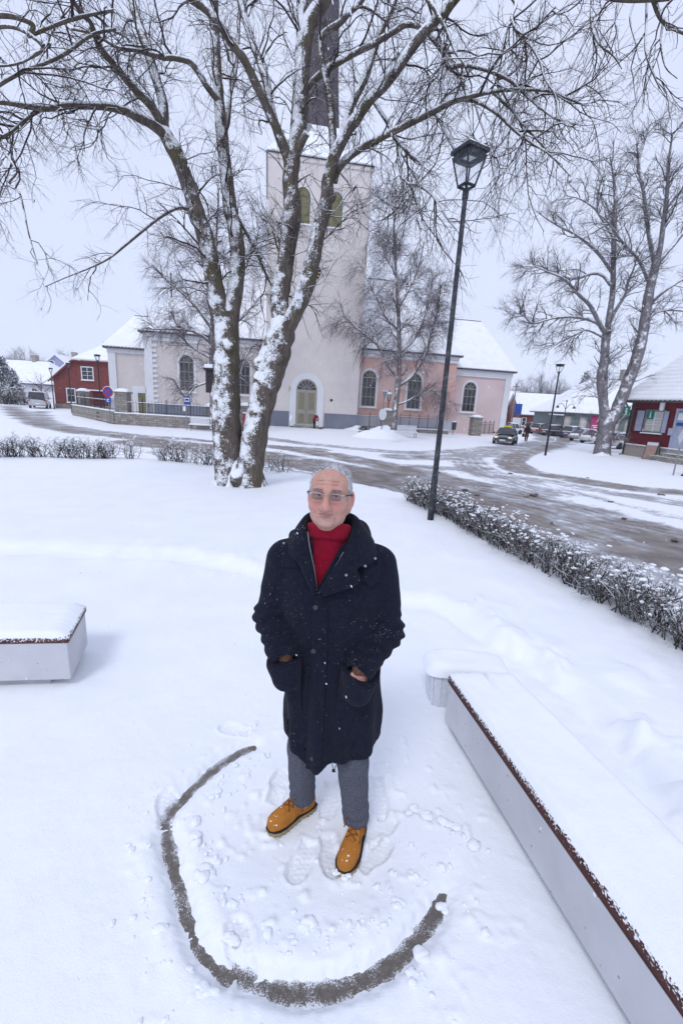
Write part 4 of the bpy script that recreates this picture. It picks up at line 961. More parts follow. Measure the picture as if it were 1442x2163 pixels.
tl([(603, 700, 36), (616, 672, 34), (632, 640, 34), (648, 598, 34), (660, 550, 32), (671, 495, 30), (684, 445, 30), (690, 415, 27), (692, 380, 25), (701, 345, 24), (712, 315, 24), (733, 275, 23), (757, 242, 22), (783, 206, 22), (810, 178, 22), (835, 148, 21), (858, 115, 21), (884, 80, 21), (916, 44, 22), (945, 12, 23), (975, -22, 20), (1030, -80, 14)], 10.3, 8.8)
tl([(704, 330, 17), (703, 290, 17), (700, 250, 17), (696, 205, 16), (688, 165, 15), (680, 125, 14), (678, 80, 13), (695, 62, 13), (716, 48, 13), (740, 22, 12), (760, 5, 11), (790, -40, 8)], 10.2, 9.8)
tl([(722, 290, 16), (735, 240, 16), (750, 205, 16), (770, 165, 16), (786, 115, 15), (806, 60, 15), (825, 20, 15), (840, -30, 13), (860, -100, 8)], 9.9, 10.6)
tl([(706, 385, 14), (712, 360, 15), (733, 334, 15), (760, 314, 14.5), (791, 296, 14.5), (833, 275, 14), (876, 254, 13.5), (916, 234, 13), (950, 216, 12), (985, 205, 10), (1041, 192, 8), (1100, 188, 7), (1163, 192, 5.5), (1200, 208, 4.5), (1235, 222, 3)], 10.0, 8.2)
tl([(985, 210, 8), (1010, 215, 8), (1050, 240, 7), (1088, 276, 6), (1120, 300, 5), (1150, 318, 4), (1185, 346, 2.5)], 9.0, 8.0)
tl([(1040, 194, 6), (1075, 225, 5.5), (1105, 262, 5), (1140, 300, 4.5), (1170, 335, 3.5), (1205, 372, 2)], 8.8, 8.2)
tl([(785, 206, 9), (800, 230, 9), (818, 258, 9), (832, 288, 8.5), (850, 308, 8), (872, 330, 7.5), (892, 348, 7), (888, 380, 6), (886, 410, 4), (880, 450, 3), (876, 500, 2)], 9.7, 9.0)
tl([(842, 305, 6), (846, 345, 6), (850, 382, 6), (880, 390, 5.5), (908, 408, 5), (930, 436, 4), (945, 462, 3.5), (970, 495, 2.5), (985, 540, 1.5)], 9.5, 8.8)
tl([(919, 240, 7), (930, 258, 7), (945, 288, 6.5), (958, 312, 6.5), (972, 332, 6)], 9.4, 9.0)
tl([(1002, 215, 4), (1012, 250, 4), (1025, 285, 4), (1033, 315, 4), (1040, 350, 3), (1050, 390, 2), (1065, 420, 1.5)], 9.0, 8.4)
tl([(716, 362, 4), (735, 385, 4), (750, 415, 3.5), (762, 452, 3), (752, 470, 2.5), (735, 490, 1.5)], 10, 9.3)
tl([(0, 300, 6), (12, 325, 5), (35, 360, 5), (18, 388, 5), (40, 405, 4), (50, 440, 3.5), (60, 490, 3), (80, 560, 2)], 8.2, 8.0)
tl([(-20, 30, 12), (30, 34, 11), (70, 52, 10), (60, 75, 8), (95, 60, 8), (150, 40, 8), (190, 30, 7), (240, 20, 5)], 8.2, 8.8)
tl([(-30, 60, 9), (20, 55, 8), (60, 70, 8), (90, 100, 7), (65, 120, 6), (30, 135, 5), (-20, 140, 4)], 8.0, 8.2)
tl([(-20, 190, 8), (20, 165, 8), (60, 145, 8), (100, 130, 8), (140, 110, 8), (195, 72, 7), (245, 60, 6)], 8.2, 9.0)
tl([(880, -30, 10), (905, 0, 9), (930, 40, 8), (950, 80, 7), (962, 110, 6), (985, 140, 4)], 9, 8.6)
tl([(1060, -30, 9), (1088, 5, 8), (1080, 40, 7), (1098, 75, 7), (1120, 95, 6), (1140, 130, 5), (1150, 165, 4), (1172, 200, 3), (1180, 245, 2)], 8.8, 8.0)
root = empty('forked_tree', tuple(G(506, 1030, -.12)), 0, 'great bare forked tree with mossy, snow plastered bark behind the man', 'tree')
base = np.array(root.location)
b = MB()
for i, (P, R) in enumerate(T):
    if R[0] > .045: b.tube(P, R, 22 if R[0] > .1 else 12, jitter=jit(i, .16 if R[0] > .15 else .10, 6.0 if R[0] > .15 else 9.0))
    else: b.tube(P, R, 7)
def flare(P, R, w, amp):
    pass
# root flare and burls
bz = G(506, 1030, -.12)
for k in range(9):
    a = k * 2 * math.pi / 9 + .3; q = np.array([math.cos(a) * .62, math.sin(a) * .40, 0])
    b.tube(crv([bz + q * .35 + [0, 0, .75], bz + q * .72 + [0, 0, .25], bz + q * .98 + [0, 0, -.05], bz + q * 1.3 + [0, 0, -.25]], 5), [.16] * 6 + [.15] * 5 + [.12] * 5, 14, jitter=jit(k + 300, .22, 7))
for x, y, w, dY in ((553, 770, 30, -.15), (566, 760, 22, -.2), (621, 425, 24, -.1), (697, 415, 20, -.08), (548, 800, 24, -.2), (480, 730, 20, -.15), (500, 1010, 30, -.22)):
    p = AT(x, y, 10.4 + dY); r = w / 2 / F_PX * 10.4; b.ell(p, (r, r * .8, r * 1.25), 16, 12, 0, .35, int(x))
b.build('trunk', M['bark'], root, True, shift=base)
LP, LR = pack(T[2:], 22)
l1 = grow((LP, LR), 3.3, (.8, 2.3), (.009, .024), 9, (.5, 1.2), -.045, .24, .12)
l2 = grow(l1, 4.8, (.45, 1.25), (.0055, .010), 7, (.5, 1.15), -.05, .22, .1)
l2b = grow((LP, LR), 2.2, (.3, 1.1), (.005, .009), 7, (.6, 1.3), -.05, .24, .1)
l2 = (np.concatenate([l2[0], l2b[0]]), np.concatenate([l2[1], l2b[1]]))
l3 = grow(l2, 9.0, (.15, .6), (.0035, .0055), 5, (.45, 1.1), -.03, .24, .12)
l4 = grow(l3, 5.0, (.08, .25), (.0026, .0034), 4, (.4, 1.0), 0, .2, .2)
b = MB(); b.tubes(l1[0], l1[1], 5); b.tubes(l2[0], l2[1], 4); b.tubes(l3[0], l3[1], 3); b.tubes(l4[0], l4[1], 3)
b.build('crown', M['twig'], root, True, shift=base)
print('tree twigs', len(l1[0]), len(l2[0]), len(l3[0]), len(l4[0]))
b = MB(); LP2, LR2 = pack(T[2:], 40); snow_ridge(b, LP2, LR2, 8, .52, .66, .86); snow_ridge(b, l1[0], l1[1], 5, .9, .9); pass
for x, y, w, dY in ((603, 303, 13, -.12), (692, 395, 10, -.14), (648, 272, 12, 0), (655, 178, 7, -.08)):
    p = AT(x, y, 10.35 + dY); r = w / 2 / F_PX * 10.2; b.ell(p, (r * 1.1, r * .55, r * 1.15), 14, 10, 0, .45, int(x + y))
b.build('snow', M['snow'], root, True, shift=base)
# dry bracts still hanging in the outer twigs
b = MB(); S = l3[0][:, -1]
pix = lambda p: (CX + F_PX * ((p - CAM) @ RT) / ((p - CAM) @ FW), CY - F_PX * ((p - CAM) @ UP) / ((p - CAM) @ FW))
sx, sy = pix(S); w = np.exp(-((sx - 150) / 110) ** 2 - ((sy - 110) / 90) ** 2) + .9 * np.exp(-((sx - 1190) / 90) ** 2 - ((sy - 260) / 110) ** 2) + .012
ch_ = np.argwhere(RNG.random(len(S)) < w * .55)[:, 0]
for i in ch_[:900]:
    p = S[i]; L = RNG.uniform(.03, .075); a = RNG.uniform(0, 6.3); q = np.array([math.cos(a), math.sin(a), 0]) * .009; d = np.array([RNG.normal(0, .25), RNG.normal(0, .25), -1]) * L
    b.add([p - q * .3, p + d * .5 - q, p + d, p + d * .5 + q], [(0, 1, 2, 3)])
b.build('dry_leaves', M['leaf_dry'], root, False, shift=base)['kind'] = 'stuff'

def bare_tree(name, label, T, basept, mats, dens, D, snow=True, grav=-.02, lv=((1.3, 3.2), (.6, 1.8), (.3, .9)), fork=True, cat='tree', group=None, scale=1.0, up=0.1, tw=1.0, r3=(.008, .013)):
    root = empty(name, tuple(basept), 0, label, cat, group); base = np.array(basept); b = MB()
    for i, (P, R) in enumerate(T): b.tube(P, R, 14 if R[0] > .12 else 7, jitter=jit(i + 50, .14, 3.5) if R[0] > .12 else None)
    b.build('trunk', mats[0], root, True, shift=base)
    LP, LR = pack(T, 22)
    a = grow((LP, LR), dens[0], lv[0], (.02 * tw, .05 * tw), 8, (.5, 1.1), grav, .2, .22, updir=up)
    c = grow(a, dens[1], lv[1], (.011 * tw, .020 * tw), 6, (.4, 1.0), grav, .2, .1)
    e = grow(c, dens[2], lv[2], r3, 5, (.35, .9), grav, .2, .1)
    b = MB(); b.tubes(a[0], a[1], 4); b.tubes(c[0], c[1], 3); b.tubes(e[0], e[1], 3); b.build('crown', mats[1], root, True, shift=base)
    print(name, len(a[0]), len(c[0]), len(e[0]))
    if snow:
        b = MB(); P2, R2 = pack(T, 36); snow_ridge(b, P2, R2, 6, .6, .7, .85); snow_ridge(b, a[0], a[1], 4, 1.0, .9); b.build('snow', M['snow'], root, True, shift=base)['kind'] = 'stuff'
    return root
# forked street tree at the right
D = 34.3; R_ = []
def rl(pts, a=D, c=None): R_.append(limb(pts, a, c or a))
rl([(1270, 966, 36), (1272, 945, 32), (1277, 920, 31), (1281, 895, 34), (1284, 880, 30)])
rl([(1283, 895, 26), (1276, 868, 20), (1272, 830, 19), (1271, 798, 21), (1276, 760, 18), (1278, 728, 17), (1281, 704, 17)])
rl([(1283, 895, 26), (1298, 876, 24), (1312, 842, 23), (1325, 808, 23), (1338, 776, 23), (1350, 736, 22), (1358, 700, 20), (1364, 660, 19), (1371, 615, 18), (1381, 572, 17), (1388, 550, 15)])
rl([(1281, 706, 10), (1268, 688, 9), (1246, 645, 8), (1222, 622, 7), (1192, 590, 5), (1160, 575, 3), (1125, 560, 2)], D, 32)
rl([(1281, 706, 13), (1287, 665, 12), (1293, 620, 11), (1295, 560, 10), (1296, 492, 9), (1299, 430, 7), (1296, 380, 5), (1288, 330, 3)], D, 34.5)
rl([(1289, 602, 7), (1272, 582, 6), (1250, 578, 6), (1215, 588, 5), (1180, 580, 3.5), (1140, 566, 2.5), (1100, 560, 1.5)], D, 36)
rl([(1292, 575, 7), (1268, 540, 7), (1240, 513, 6), (1210, 492, 5), (1185, 480, 4), (1155, 462, 2.5), (1138, 450, 1.5)], D, 33)
rl([(1294, 500, 6), (1275, 470, 5), (1255, 440, 4), (1225, 420, 3), (1195, 412, 2)], D, 35.5)
rl([(1283, 700, 7), (1254, 679, 6.5), (1215, 670, 6), (1172, 671, 5), (1125, 682, 4), (1102, 664, 3), (1070, 662, 2)], D, 31.5)
rl([(1278, 715, 5), (1240, 697, 4.5), (1215, 706, 4), (1172, 728, 3), (1152, 746, 2)], D, 33)
rl([(1287, 680, 7), (1300, 655, 7), (1320, 622, 6), (1326, 596, 5), (1335, 575, 4), (1345, 545, 2)], D, 33)
rl([(1384, 565, 10), (1375, 523, 9), (1366, 467, 8), (1358, 400, 7), (1348, 345, 6), (1360, 300, 4), (1372, 262, 2.5)], D, 35)
rl([(1388, 550, 12), (1395, 516, 10), (1402, 461, 9), (1409, 400, 7), (1412, 340, 5), (1420, 280, 3)], D, 33.5)
rl([(1389, 550, 11), (1405, 535, 10), (1429, 507, 9), (1450, 480, 8), (1480, 430, 6), (1500, 350, 4), (1510, 280, 2)], D, 35)
rl([(1368, 590, 7), (1347, 547, 6.5), (1323, 522, 6), (1304, 498, 5), (1285, 470, 3.5), (1262, 450, 2)], D, 32)
rl([(1372, 645, 6), (1390, 625, 5.5), (1410, 610, 5), (1442, 590, 4.5), (1490, 570, 3), (1530, 560, 2)], D, 33)
rl([(1362, 680, 5), (1382, 662, 4.5), (1410, 655, 4), (1445, 657, 3), (1490, 665, 2)], D, 36)
bare_tree('street_tree', 'forked bare street tree with burred trunk beside the dark red house', R_, G(1270, 961, STREET), (M['bark_far'], M['twig_far']), (4.2, 4.4, 6.5), D, lv=((1.2, 3.0), (.6, 1.7), (.3, .9)), r3=(.009, .014))
# birches before the church
R_ = []; D = 46.0
rl([(831, 908, 14), (833, 880, 12.5), (837, 844, 12), (842, 796, 11), (843, 754, 9), (842, 690, 8), (838, 610, 6.5), (834, 540, 5), (832, 470, 3.5), (838, 405, 2)])
rl([(838, 818, 7), (866, 799, 6.5), (884, 775, 6), (902, 738, 5), (912, 700, 4), (925, 650, 3), (930, 600, 2)], D, 44)
rl([(834, 795, 6), (817, 768, 5.5), (797, 730, 5), (779, 714, 4.5), (755, 694, 3.5), (720, 665, 2.5), (705, 690, 1.5)], D, 44)
rl([(840, 854, 5), (858, 848, 4.5), (884, 834, 4), (903, 822, 3.5), (925, 832, 2.5), (940, 850, 1.5)], D, 44)
rl([(845, 745, 5), (872, 720, 4.5), (890, 685, 4), (905, 640, 3), (915, 580, 2)], D, 47)
rl([(842, 700, 5), (815, 670, 4), (795, 630, 3), (775, 590, 2.5), (762, 560, 1.5)], D, 46)
rl([(840, 650, 4), (865, 610, 3.5), (885, 560, 2.5), (895, 510, 1.5)], D, 45)
rl([(836, 580, 4), (815, 540, 3), (800, 500, 2)], D, 47)
bare_tree('birch_tree', 'drooping birch with fine hanging twigs in front of the pink church wall', R_, G(831, 908, STREET), (M['birch'], M['twig_birch']), (4.6, 5.0, 6.0), D, grav=-.17, lv=((1.4, 3.0), (.8, 2.4), (.6, 1.6)), up=.3, tw=.9, r3=(.009, .013))
R_ = []; D = 40.0
rl([(449, 905, 13), (449, 840, 12), (447, 775, 11), (447, 720, 10), (449, 660, 8), (452, 590, 6.5), (456, 520, 5), (460, 450, 3), (462, 400, 2)])
rl([(447, 728, 6), (427, 709, 5.5), (400, 698, 5), (364, 695, 4), (330, 695, 3), (303, 693, 2)], D, 38)
rl([(446, 757, 5), (418, 741, 4.5), (396, 726, 4), (380, 700, 3), (362, 660, 2)], D, 39)
rl([(449, 697, 6), (430, 671, 5), (410, 645, 4.5), (380, 615, 4), (350, 590, 3), (320, 560, 2)], D, 38)
rl([(448, 800, 5), (433, 809, 4.5), (412, 818, 4), (393, 838, 3.5), (380, 825, 3), (367, 800, 2)], D, 38.5)
rl([(450, 820, 5), (500, 800, 4.5), (512, 775, 4), (522, 748, 3.5), (540, 725, 2.5), (552, 740, 1.5)], D, 41)
rl([(450, 650, 6), (490, 610, 5), (520, 560, 4), (540, 510, 3), (548, 480, 2)], D, 42)
rl([(452, 600, 5), (425, 560, 4), (390, 520, 3), (350, 500, 2)], D, 41)
rl([(450, 690, 5), (500, 680, 4), (530, 650, 3), (555, 620, 2)], D, 39)
bare_tree('birch_tree', 'drooping birch half hidden by the left stem of the great tree', R_, G(449, 905, STREET), (M['birch'], M['twig_birch']), (4.6, 5.0, 6.0), D, grav=-.17, lv=((1.2, 2.6), (.7, 2.0), (.5, 1.4)), up=.3, tw=.8, r3=(.008, .011))
# a tree standing beyond the right edge reaches in from above
R_ = []; D = 7.6
rl([(1600, -140, 22), (1520, -70, 20), (1470, -30, 17), (1420, -10, 14), (1370, -4, 12), (1320, -2, 10), (1280, -6, 8), (1230, -20, 5)], 7.0, 7.6)
rl([(1380, -4, 11), (1392, 30, 10), (1408, 50, 9), (1430, 62, 8), (1470, 80, 5)], 7.4, 7.2)
rl([(1305, -2, 5), (1300, 45, 4.5), (1305, 80, 3.5), (1308, 115, 2)], 7.6, 7.4); rl([(1252, -10, 6), (1248, 45, 5.5), (1262, 88, 5), (1295, 117, 4), (1313, 145, 2)], 7.6, 7.5)
rl([(1366, -2, 5), (1364, 60, 4.5), (1364, 113, 4), (1385, 169, 3), (1407, 207, 1.5)], 7.5, 7.2); rl([(1400, 45, 5), (1395, 90, 4), (1405, 140, 3), (1430, 165, 2)], 7.4, 7.2); rl([(1340, -2, 4), (1330, 40, 3.5), (1342, 90, 2.5), (1350, 130, 1.5)], 7.6, 7.4)
P0 = R_[0][0][0]; R_.append((crv([(P0[0] + 1.6, P0[1] - 1.2, -.7), (P0[0] + 1.55, P0[1] - 1.2, 1.5), (P0[0] + 1.3, P0[1] - 1.0, 4.0), P0 + np.array([.7, -.5, -.9]), P0], 8), np.linspace(.26, .085, 33)))
bare_tree('roadside_tree', 'bare tree beyond the right edge whose twigs hang into the top corner', R_, (P0[0] + 1.6, P0[1] - 1.2, STREET), (M['bark'], M['twig']), (3.6, 5.5, 8.0), D, grav=-.06, lv=((.6, 1.5), (.35, .9), (.15, .5)), up=-.25, tw=.38, r3=(.003, .0048), snow=True)

# background trees: one of each kind, copies turned and scaled
def proto_tree(name, label, h, spread, seed, mats, dens, group, evergreen=False):
    global RNG; keep = RNG; RNG = np.random.default_rng(seed); T_ = []
    tr = np.array([(0, 0, -.3), (.05 * h * RNG.normal(0, .3), 0, h * .3), (.05 * h * RNG.normal(0, .5), .02 * h, h * .62), (0, 0, h)]); T_.append((crv(tr, 5), np.linspace(.028 * h, .003 * h, 16)))
    for k in range(9):
        z = h * RNG.uniform(.25, .72); a = RNG.uniform(0, 6.3); L = spread * RNG.uniform(.6, 1.0); q = np.array([math.cos(a), math.sin(a), 0])
        T_.append((crv([(0, 0, z), q * L * .45 + [0, 0, z + h * .12], q * L * .85 + [0, 0, z + h * .24], q * L + [0, 0, z + h * .32]], 4), np.linspace(.012 * h, .002 * h, 13)))
    o = bare_tree(name, label, T_, (0, 0, 0), mats, dens, 1, False, .0, lv=((.22 * h, .38 * h), (.12 * h, .22 * h), (.06 * h, .13 * h)), group=group, up=.35, tw=h / 9, r3=(.0024 * h, .0036 * h)); RNG = keep; return o
M['twig_haze'] = bark_mat('haze tinted twig bark', (.13, .12, .145), (.13, .12, .14), .60, fine=True)  # distance haze painted into the bark colour, paler and bluer than nearer twigs
proto = proto_tree('bare_tree', 'bare tree in the row beyond the roofs at the right', 14, 5.2, 5, (M['twig_haze'], M['twig_haze']), (1.2, 2.0, 3.0), 'bare trees beyond the roofs at the right')
spots = [(1088, 905, 150, .9), (1108, 905, 165, 1.05), (1128, 905, 160, 1.1), (1148, 905, 170, 1.15), (1168, 905, 158, 1.0), (1190, 905, 175, .95), (1238, 905, 150, .85), (1258, 905, 160, .8), (1076, 900, 170, 1.0)]
for i, (x, y, d, s) in enumerate(spots):
    o = proto if i == 0 else copy_tree(proto); p = AT(x, y, d); o.location = (p[0], p[1], STREET - .2); o.rotation_euler = (0, 0, i * 1.3); o.scale = (s, s, s)
lspots = [(42, 850, 150, .92), (62, 850, 158, 1.0), (78, 850, 145, .85), (133, 850, 150, .95), (2, 850, 165, .8)]
for i, (x, y, d, s) in enumerate(lspots):
    o = copy_tree(proto); p = AT(x, y, d); o.location = (p[0], p[1], STREET - .2); o.rotation_euler = (0, 0, i * 2.1 + .5); o.scale = (s, s, s); o['label'] = 'bare tree rising behind the white house at the far left'; o['group'] = 'bare trees behind the white house'
# pollard-like round tree before the white house
pr = proto_tree('round_tree', 'small round headed bare tree beside the silver van', 4.6, 2.3, 8, (M['twig_far'], M['twig_far']), (1.6, 2.2, 3.0), None); p = AT(93, 857, 68); pr.location = (p[0], p[1], STREET)
# conifers
def conifer(name, label, px, py, D, h, r, seed, group=None, mat=None):
    p = AT(px, py, D); root = empty(name, (p[0], p[1], STREET), 0, label, 'conifer', group); b = MB(); b.tube([(0, 0, -.2), (0, 0, h)], [.03 * h, .004 * h], 8); b.build('trunk', M['bark_far'], root)
    rg = np.random.default_rng(seed); n = 900; z = h * rg.random(n) ** 1.25 * .97 + .02 * h; a = rg.uniform(0, 6.283, n); L = r * (1 - z / h) ** .8 * rg.uniform(.5, 1.15, n) + .05
    k = 4; s = np.linspace(0, 1, k)[None]; P = np.stack([np.cos(a)[:, None] * L[:, None] * s, np.sin(a)[:, None] * L[:, None] * s, z[:, None] - .28 * L[:, None] * s ** 1.3 + .0 * s], -1); R = (.05 * L[:, None] + .05) * np.linspace(1, .25, k)[None]
    b = MB(); b.tubes(P, R, 4)
    tip = P.reshape(-1, 3)[rg.integers(0, n * k, 2600)] + rg.normal(0, .06 * r, (2600, 3)); d = rg.normal(0, 1, (2600, 3)); d[:, 2] -= .4; d /= np.linalg.norm(d, axis=1)[:, None]
    b.tubes(np.stack([tip, tip + d * .14 * r], 1), np.full((2600, 2), .012 * r + .015), 3); b.build('crown', mat or M['needle'], root, False); return root
def needle(): 
    t = NT('snowy needles'); n = t.noise(3, 4); col = t.ramp(n, [(.3, (.035, .055, .06)), (.7, (.10, .125, .14))]); k = t.math('ADD', t.dot(t.normal(), (-.2, -.4, .9)), t.math('MULTIPLY', t.noise(5, 4), .9)); return t.set(t.mix(t.ramp(k, [(.80, 0.0), (1.0, .85)]), col, SNOWC), .9, 0, .1)
M['needle'] = needle()
conifer('spruce', 'tall frosted spruce at the far left edge', 14, 850, 66, 6.3, 2.6, 3); conifer('spruce', 'shorter frosted spruce beside the tall one at the far left', 33, 852, 64, 4.6, 2.0, 4)
conifer('spruce', 'hazy dark conifer standing above the grey house roof', 1218, 905, 150, 17, 5.5, 6, mat=M['twig_haze'])

# ------------------------------------------------------------------ hedges
M['hedge_twig'] = bark_mat('hedge twig', (.070, .058, .056), (.06, .05, .048), .74, fine=True)
def hedge(name, label, base, h, width, per_m, seed, blobs, cat='hedge', zfun=None, r=(.004, .008), spread=.3):
    global RNG; keep = RNG; RNG = np.random.default_rng(seed)
    C = crv(base, 8); C, _, L = resamp(C, np.zeros(len(C)), 60); n = int(L * per_m)
    t = RNG.uniform(0, 59, n); i = np.minimum(t.astype(int), 58); f = (t - i)[:, None]; p = C[i] * (1 - f) + C[i + 1] * f
    p = p + np.stack([RNG.uniform(-1, 1, n) * width * .28, RNG.uniform(-1, 1, n) * width * .28, np.zeros(n)], 1)
    if zfun is not None: p[:, 2] = zfun(p[:, 0], p[:, 1]) - .02
    k = 7; d = np.stack([RNG.normal(0, spread, n), RNG.normal(0, spread, n), np.ones(n)], 1); st = (h * RNG.uniform(.75, 1.08, n) / (k - 1))[:, None]; P = np.zeros((n, k, 3)); P[:, 0] = p
    for j in range(1, k): P[:, j] = P[:, j - 1] + d * st; d = d + RNG.normal(0, .28, (n, 3)); d[:, 2] = np.maximum(d[:, 2], .35); d /= np.linalg.norm(d, axis=1)[:, None]
    R = RNG.uniform(*r, n)[:, None] * np.linspace(1.2, .5, k)[None]; a = (P, R)
    c = grow(a, 0, (h * .22, h * .55), (r[0] * .6, r[0] * .9), 6, (.5, 1.1), .03, .28, .15, count=4.5); e = grow(c, 0, (h * .10, h * .28), (r[0] * .45, r[0] * .6), 5, (.5, 1.1), .02, .26, .1, count=3.2)
    top = p[:, 2].mean() + h
    root = empty(name, tuple(C[30]), 0, label, cat); bs = C[30]
    b = MB(); b.tubes(a[0], a[1], 4); b.tubes(c[0], c[1], 3); b.tubes(e[0], e[1], 3); b.build('twigs', M['hedge_twig'], root, True, shift=bs)
    b = MB(); allp = np.concatenate([c[0].reshape(-1, 3), e[0].reshape(-1, 3)]); zz = zfun(allp[:, 0], allp[:, 1]) if zfun is not None else np.full(len(allp), C[:, 2].mean())
    hh = (allp[:, 2] - zz) / h; wgt = np.clip(hh - .15, 0, 1) ** 2.0; sel = RNG.choice(len(allp), min(blobs, len(allp)), False, wgt / wgt.sum())
    for q in sel:
        s = RNG.uniform(.5, 1.0) ** 2 * h * .040 * (.5 + .8 * min(1, max(0, hh[q]))); b.ell(allp[q] + [0, 0, s * .3], (s * RNG.uniform(.8, 1.7), s * RNG.uniform(.8, 1.7), s * .62), 7, 5, 0, .5, int(q) % 97)
    b.build('snow', M['snow'], root, True, shift=bs)['kind'] = 'stuff'; RNG = keep; print(name, n, len(c[0]), len(e[0])); return root
gz = lambda x, y: ground_z(np.asarray(x), np.asarray(y), False)
def gp_(pts, z): return [tuple(G(x, y, z)) for x, y in pts]
hedge('hedge', 'clipped leafless hedge bending along the right road, its twigs loaded with snow', [(1.55, 9.75, -.1), (2.02, 8.3, -.1), (2.45, 6.75, -.1), (2.78, 5.5, -.1), (2.98, 4.7, -.1), (3.14, 3.75, -.05), (3.22, 2.9, -.05), (3.28, 1.6, -.03), (3.3, .4, 0)], .50, .55, 130, 11, 2100, zfun=gz, spread=.35)
hedge('hedge', 'long clipped leafless hedge along the far left edge of the lawn', gp_([(-60, 976), (60, 974), (170, 975), (240, 975)], -.17), .62, .6, 62, 12, 650, zfun=gz, r=(.006, .011))
hedge('shrub', 'thin leafless shrub at the right end of the left hedge', gp_([(263, 976), (283, 976)], -.17), .62, .5, 55, 13, 60, 'shrub', zfun=gz, r=(.006, .011))
hedge('shrub', 'broad leafless shrub left of the great tree, past the hedge gap', gp_([(335, 980), (395, 984)], -.17), .66, .7, 55, 14, 170, 'shrub', zfun=gz, r=(.006, .011), spread=.5)
hedge('shrub', 'leafless shrub touching the left side of the great tree', gp_([(415, 986), (455, 990)], -.17), .60, .6, 50, 15, 120, 'shrub', zfun=gz, r=(.006, .011), spread=.45)
hedge('shrub', 'spindly leafless shrub just right of the great tree', gp_([(560, 1002), (603, 1006)], -.17), .55, .5, 26, 16, 50, 'shrub', zfun=gz, r=(.006, .011), spread=.6)
hedge('shrub', 'dark leafless thicket below the spruces at the far left', [tuple(AT(-10, 853, 58)), tuple(AT(25, 853, 58)), tuple(AT(58, 850, 60))], 2.2, 2.0, 14, 17, 150, 'shrub', r=(.02, .04))
# ------------------------------------------------------------------ street furniture
def street_lamp(p, H, yaw, label, group='black street lamps along the road', r0=.062, mat='metal_black'):
    r = empty('street_lamp', tuple(p), yaw, label, 'street lamp', group)
    b = MB(); b.lathe([(r0 * 1.18, 0), (r0 * 1.18, .9), (r0 * 1.05, .96), (r0, 1.0), (r0 * .76, H - .72), (r0 * .76, H - .67), (r0 * 1.0, H - .67), (r0 * 1.0, H - .54)], n=14); b.build('pole', M[mat], r, True).modifiers.new('e', 'EDGE_SPLIT')
    w0, w1, z0, z1 = .09, .178, H - .50, H - .10; b = MB(); C = [(-1, -1), (1, -1), (1, 1), (-1, 1)]
    for i in range(4):
        a, c = C[i], C[(i + 1) % 4]; b.bar((a[0] * w0, a[1] * w0, z0), (a[0] * w1, a[1] * w1, z1), .026, .026); b.bar((a[0] * w0, a[1] * w0, z0), (c[0] * w0, c[1] * w0, z0), .03, .03); b.bar((0, 0, H - .55), (a[0] * w0, a[1] * w0, z0), .028, .028)
        b.bar((a[0] * (w1 - .03), a[1] * (w1 - .03), z1), (c[0] * (w1 - .03), c[1] * (w1 - .03), z1), .07, .10)
    b.box((0, 0, z1 + .065), (2 * w1 + .06, 2 * w1 + .06, .05)); b.build('lantern_frame', M[mat], r)
    b = MB()
    for i in range(4):
        a, c = C[i], C[(i + 1) % 4]; k0, k1 = w0 - .012, w1 - .012; b.quad((a[0] * k0, a[1] * k0, z0 + .02), (c[0] * k0, c[1] * k0, z0 + .02), (c[0] * k1, c[1] * k1, z1 - .05), (a[0] * k1, a[1] * k1, z1 - .05))
    b.build('pane', M['glass_clear'], r)
    b = MB(); b.box((0, 0, z1 + .01), (2 * w1 - .16, 2 * w1 - .16, .03)); b.build('lamp_panel', M['white_paint'], r)
    b = MB(); V = np.array([[(x * w1 * 1.02, y * w1 * 1.02, z1 + .09 + .075 * (1 - max(abs(x), abs(y)) ** 4) + .012 * math.sin(5 * x + 3 * y)) for x in np.linspace(-1, 1, 13)] for y in np.linspace(-1, 1, 13)]); b.grid(V); b.build('snow_cap', M['snow'], r, True)
    return r
lb = G(907, 1112, -.10); street_lamp(lb, 6.0, math.radians(28), 'tall black street lamp with a lantern head close behind the man', r0=.050, mat='lamp_black')
b = MB(); b.ell((lb[0] + .02, lb[1] - .12, lb[2] + .01), (.22, .2, .07), 18, 9, 0, .15, 3); o = b.build('lamp_footing', M['snow'], None, True); tag(o, 'low snow covered footing slab in front of the tall street lamp', 'footing')
b = MB(); b.lathe([(.20, -.04), (.205, .005), (.19, .02)], (lb[0] + .02, lb[1] - .12, lb[2] - .01), 18); b.build('slab', M['concrete'], o)
street_lamp(G(1151, 962, STREET), 6.0, math.radians(20), 'black street lamp on the snowy island before the forked street tree')
street_lamp(G(215, 889, STREET), 5.6, math.radians(45), 'black street lamp in front of the churchyard wall corner')
street_lamp(G(152.5, 873, STREET), 5.3, math.radians(40), 'black street lamp before the red timber house wall')
street_lamp(G(115, 864, STREET), 5.0, math.radians(40), 'black street lamp just right of the silver van')
street_lamp(AT(8.5, 852, 62) * [1, 1, 0] + [0, 0, STREET], 4.9, 0, 'pale street lamp among the spruces at the far left edge', r0=.05)
p = AT(1187, 905, 58); r = empty('street_lamp', (p[0], p[1], STREET), 0, 'thin black lamp post with two curled arms before the grey house', 'street lamp', 'black street lamps along the road')
b = MB(); b.tube([(0, 0, 0), (0, 0, 4.6)], [.07, .04], 8); b.build('pole', M['metal_black'], r)
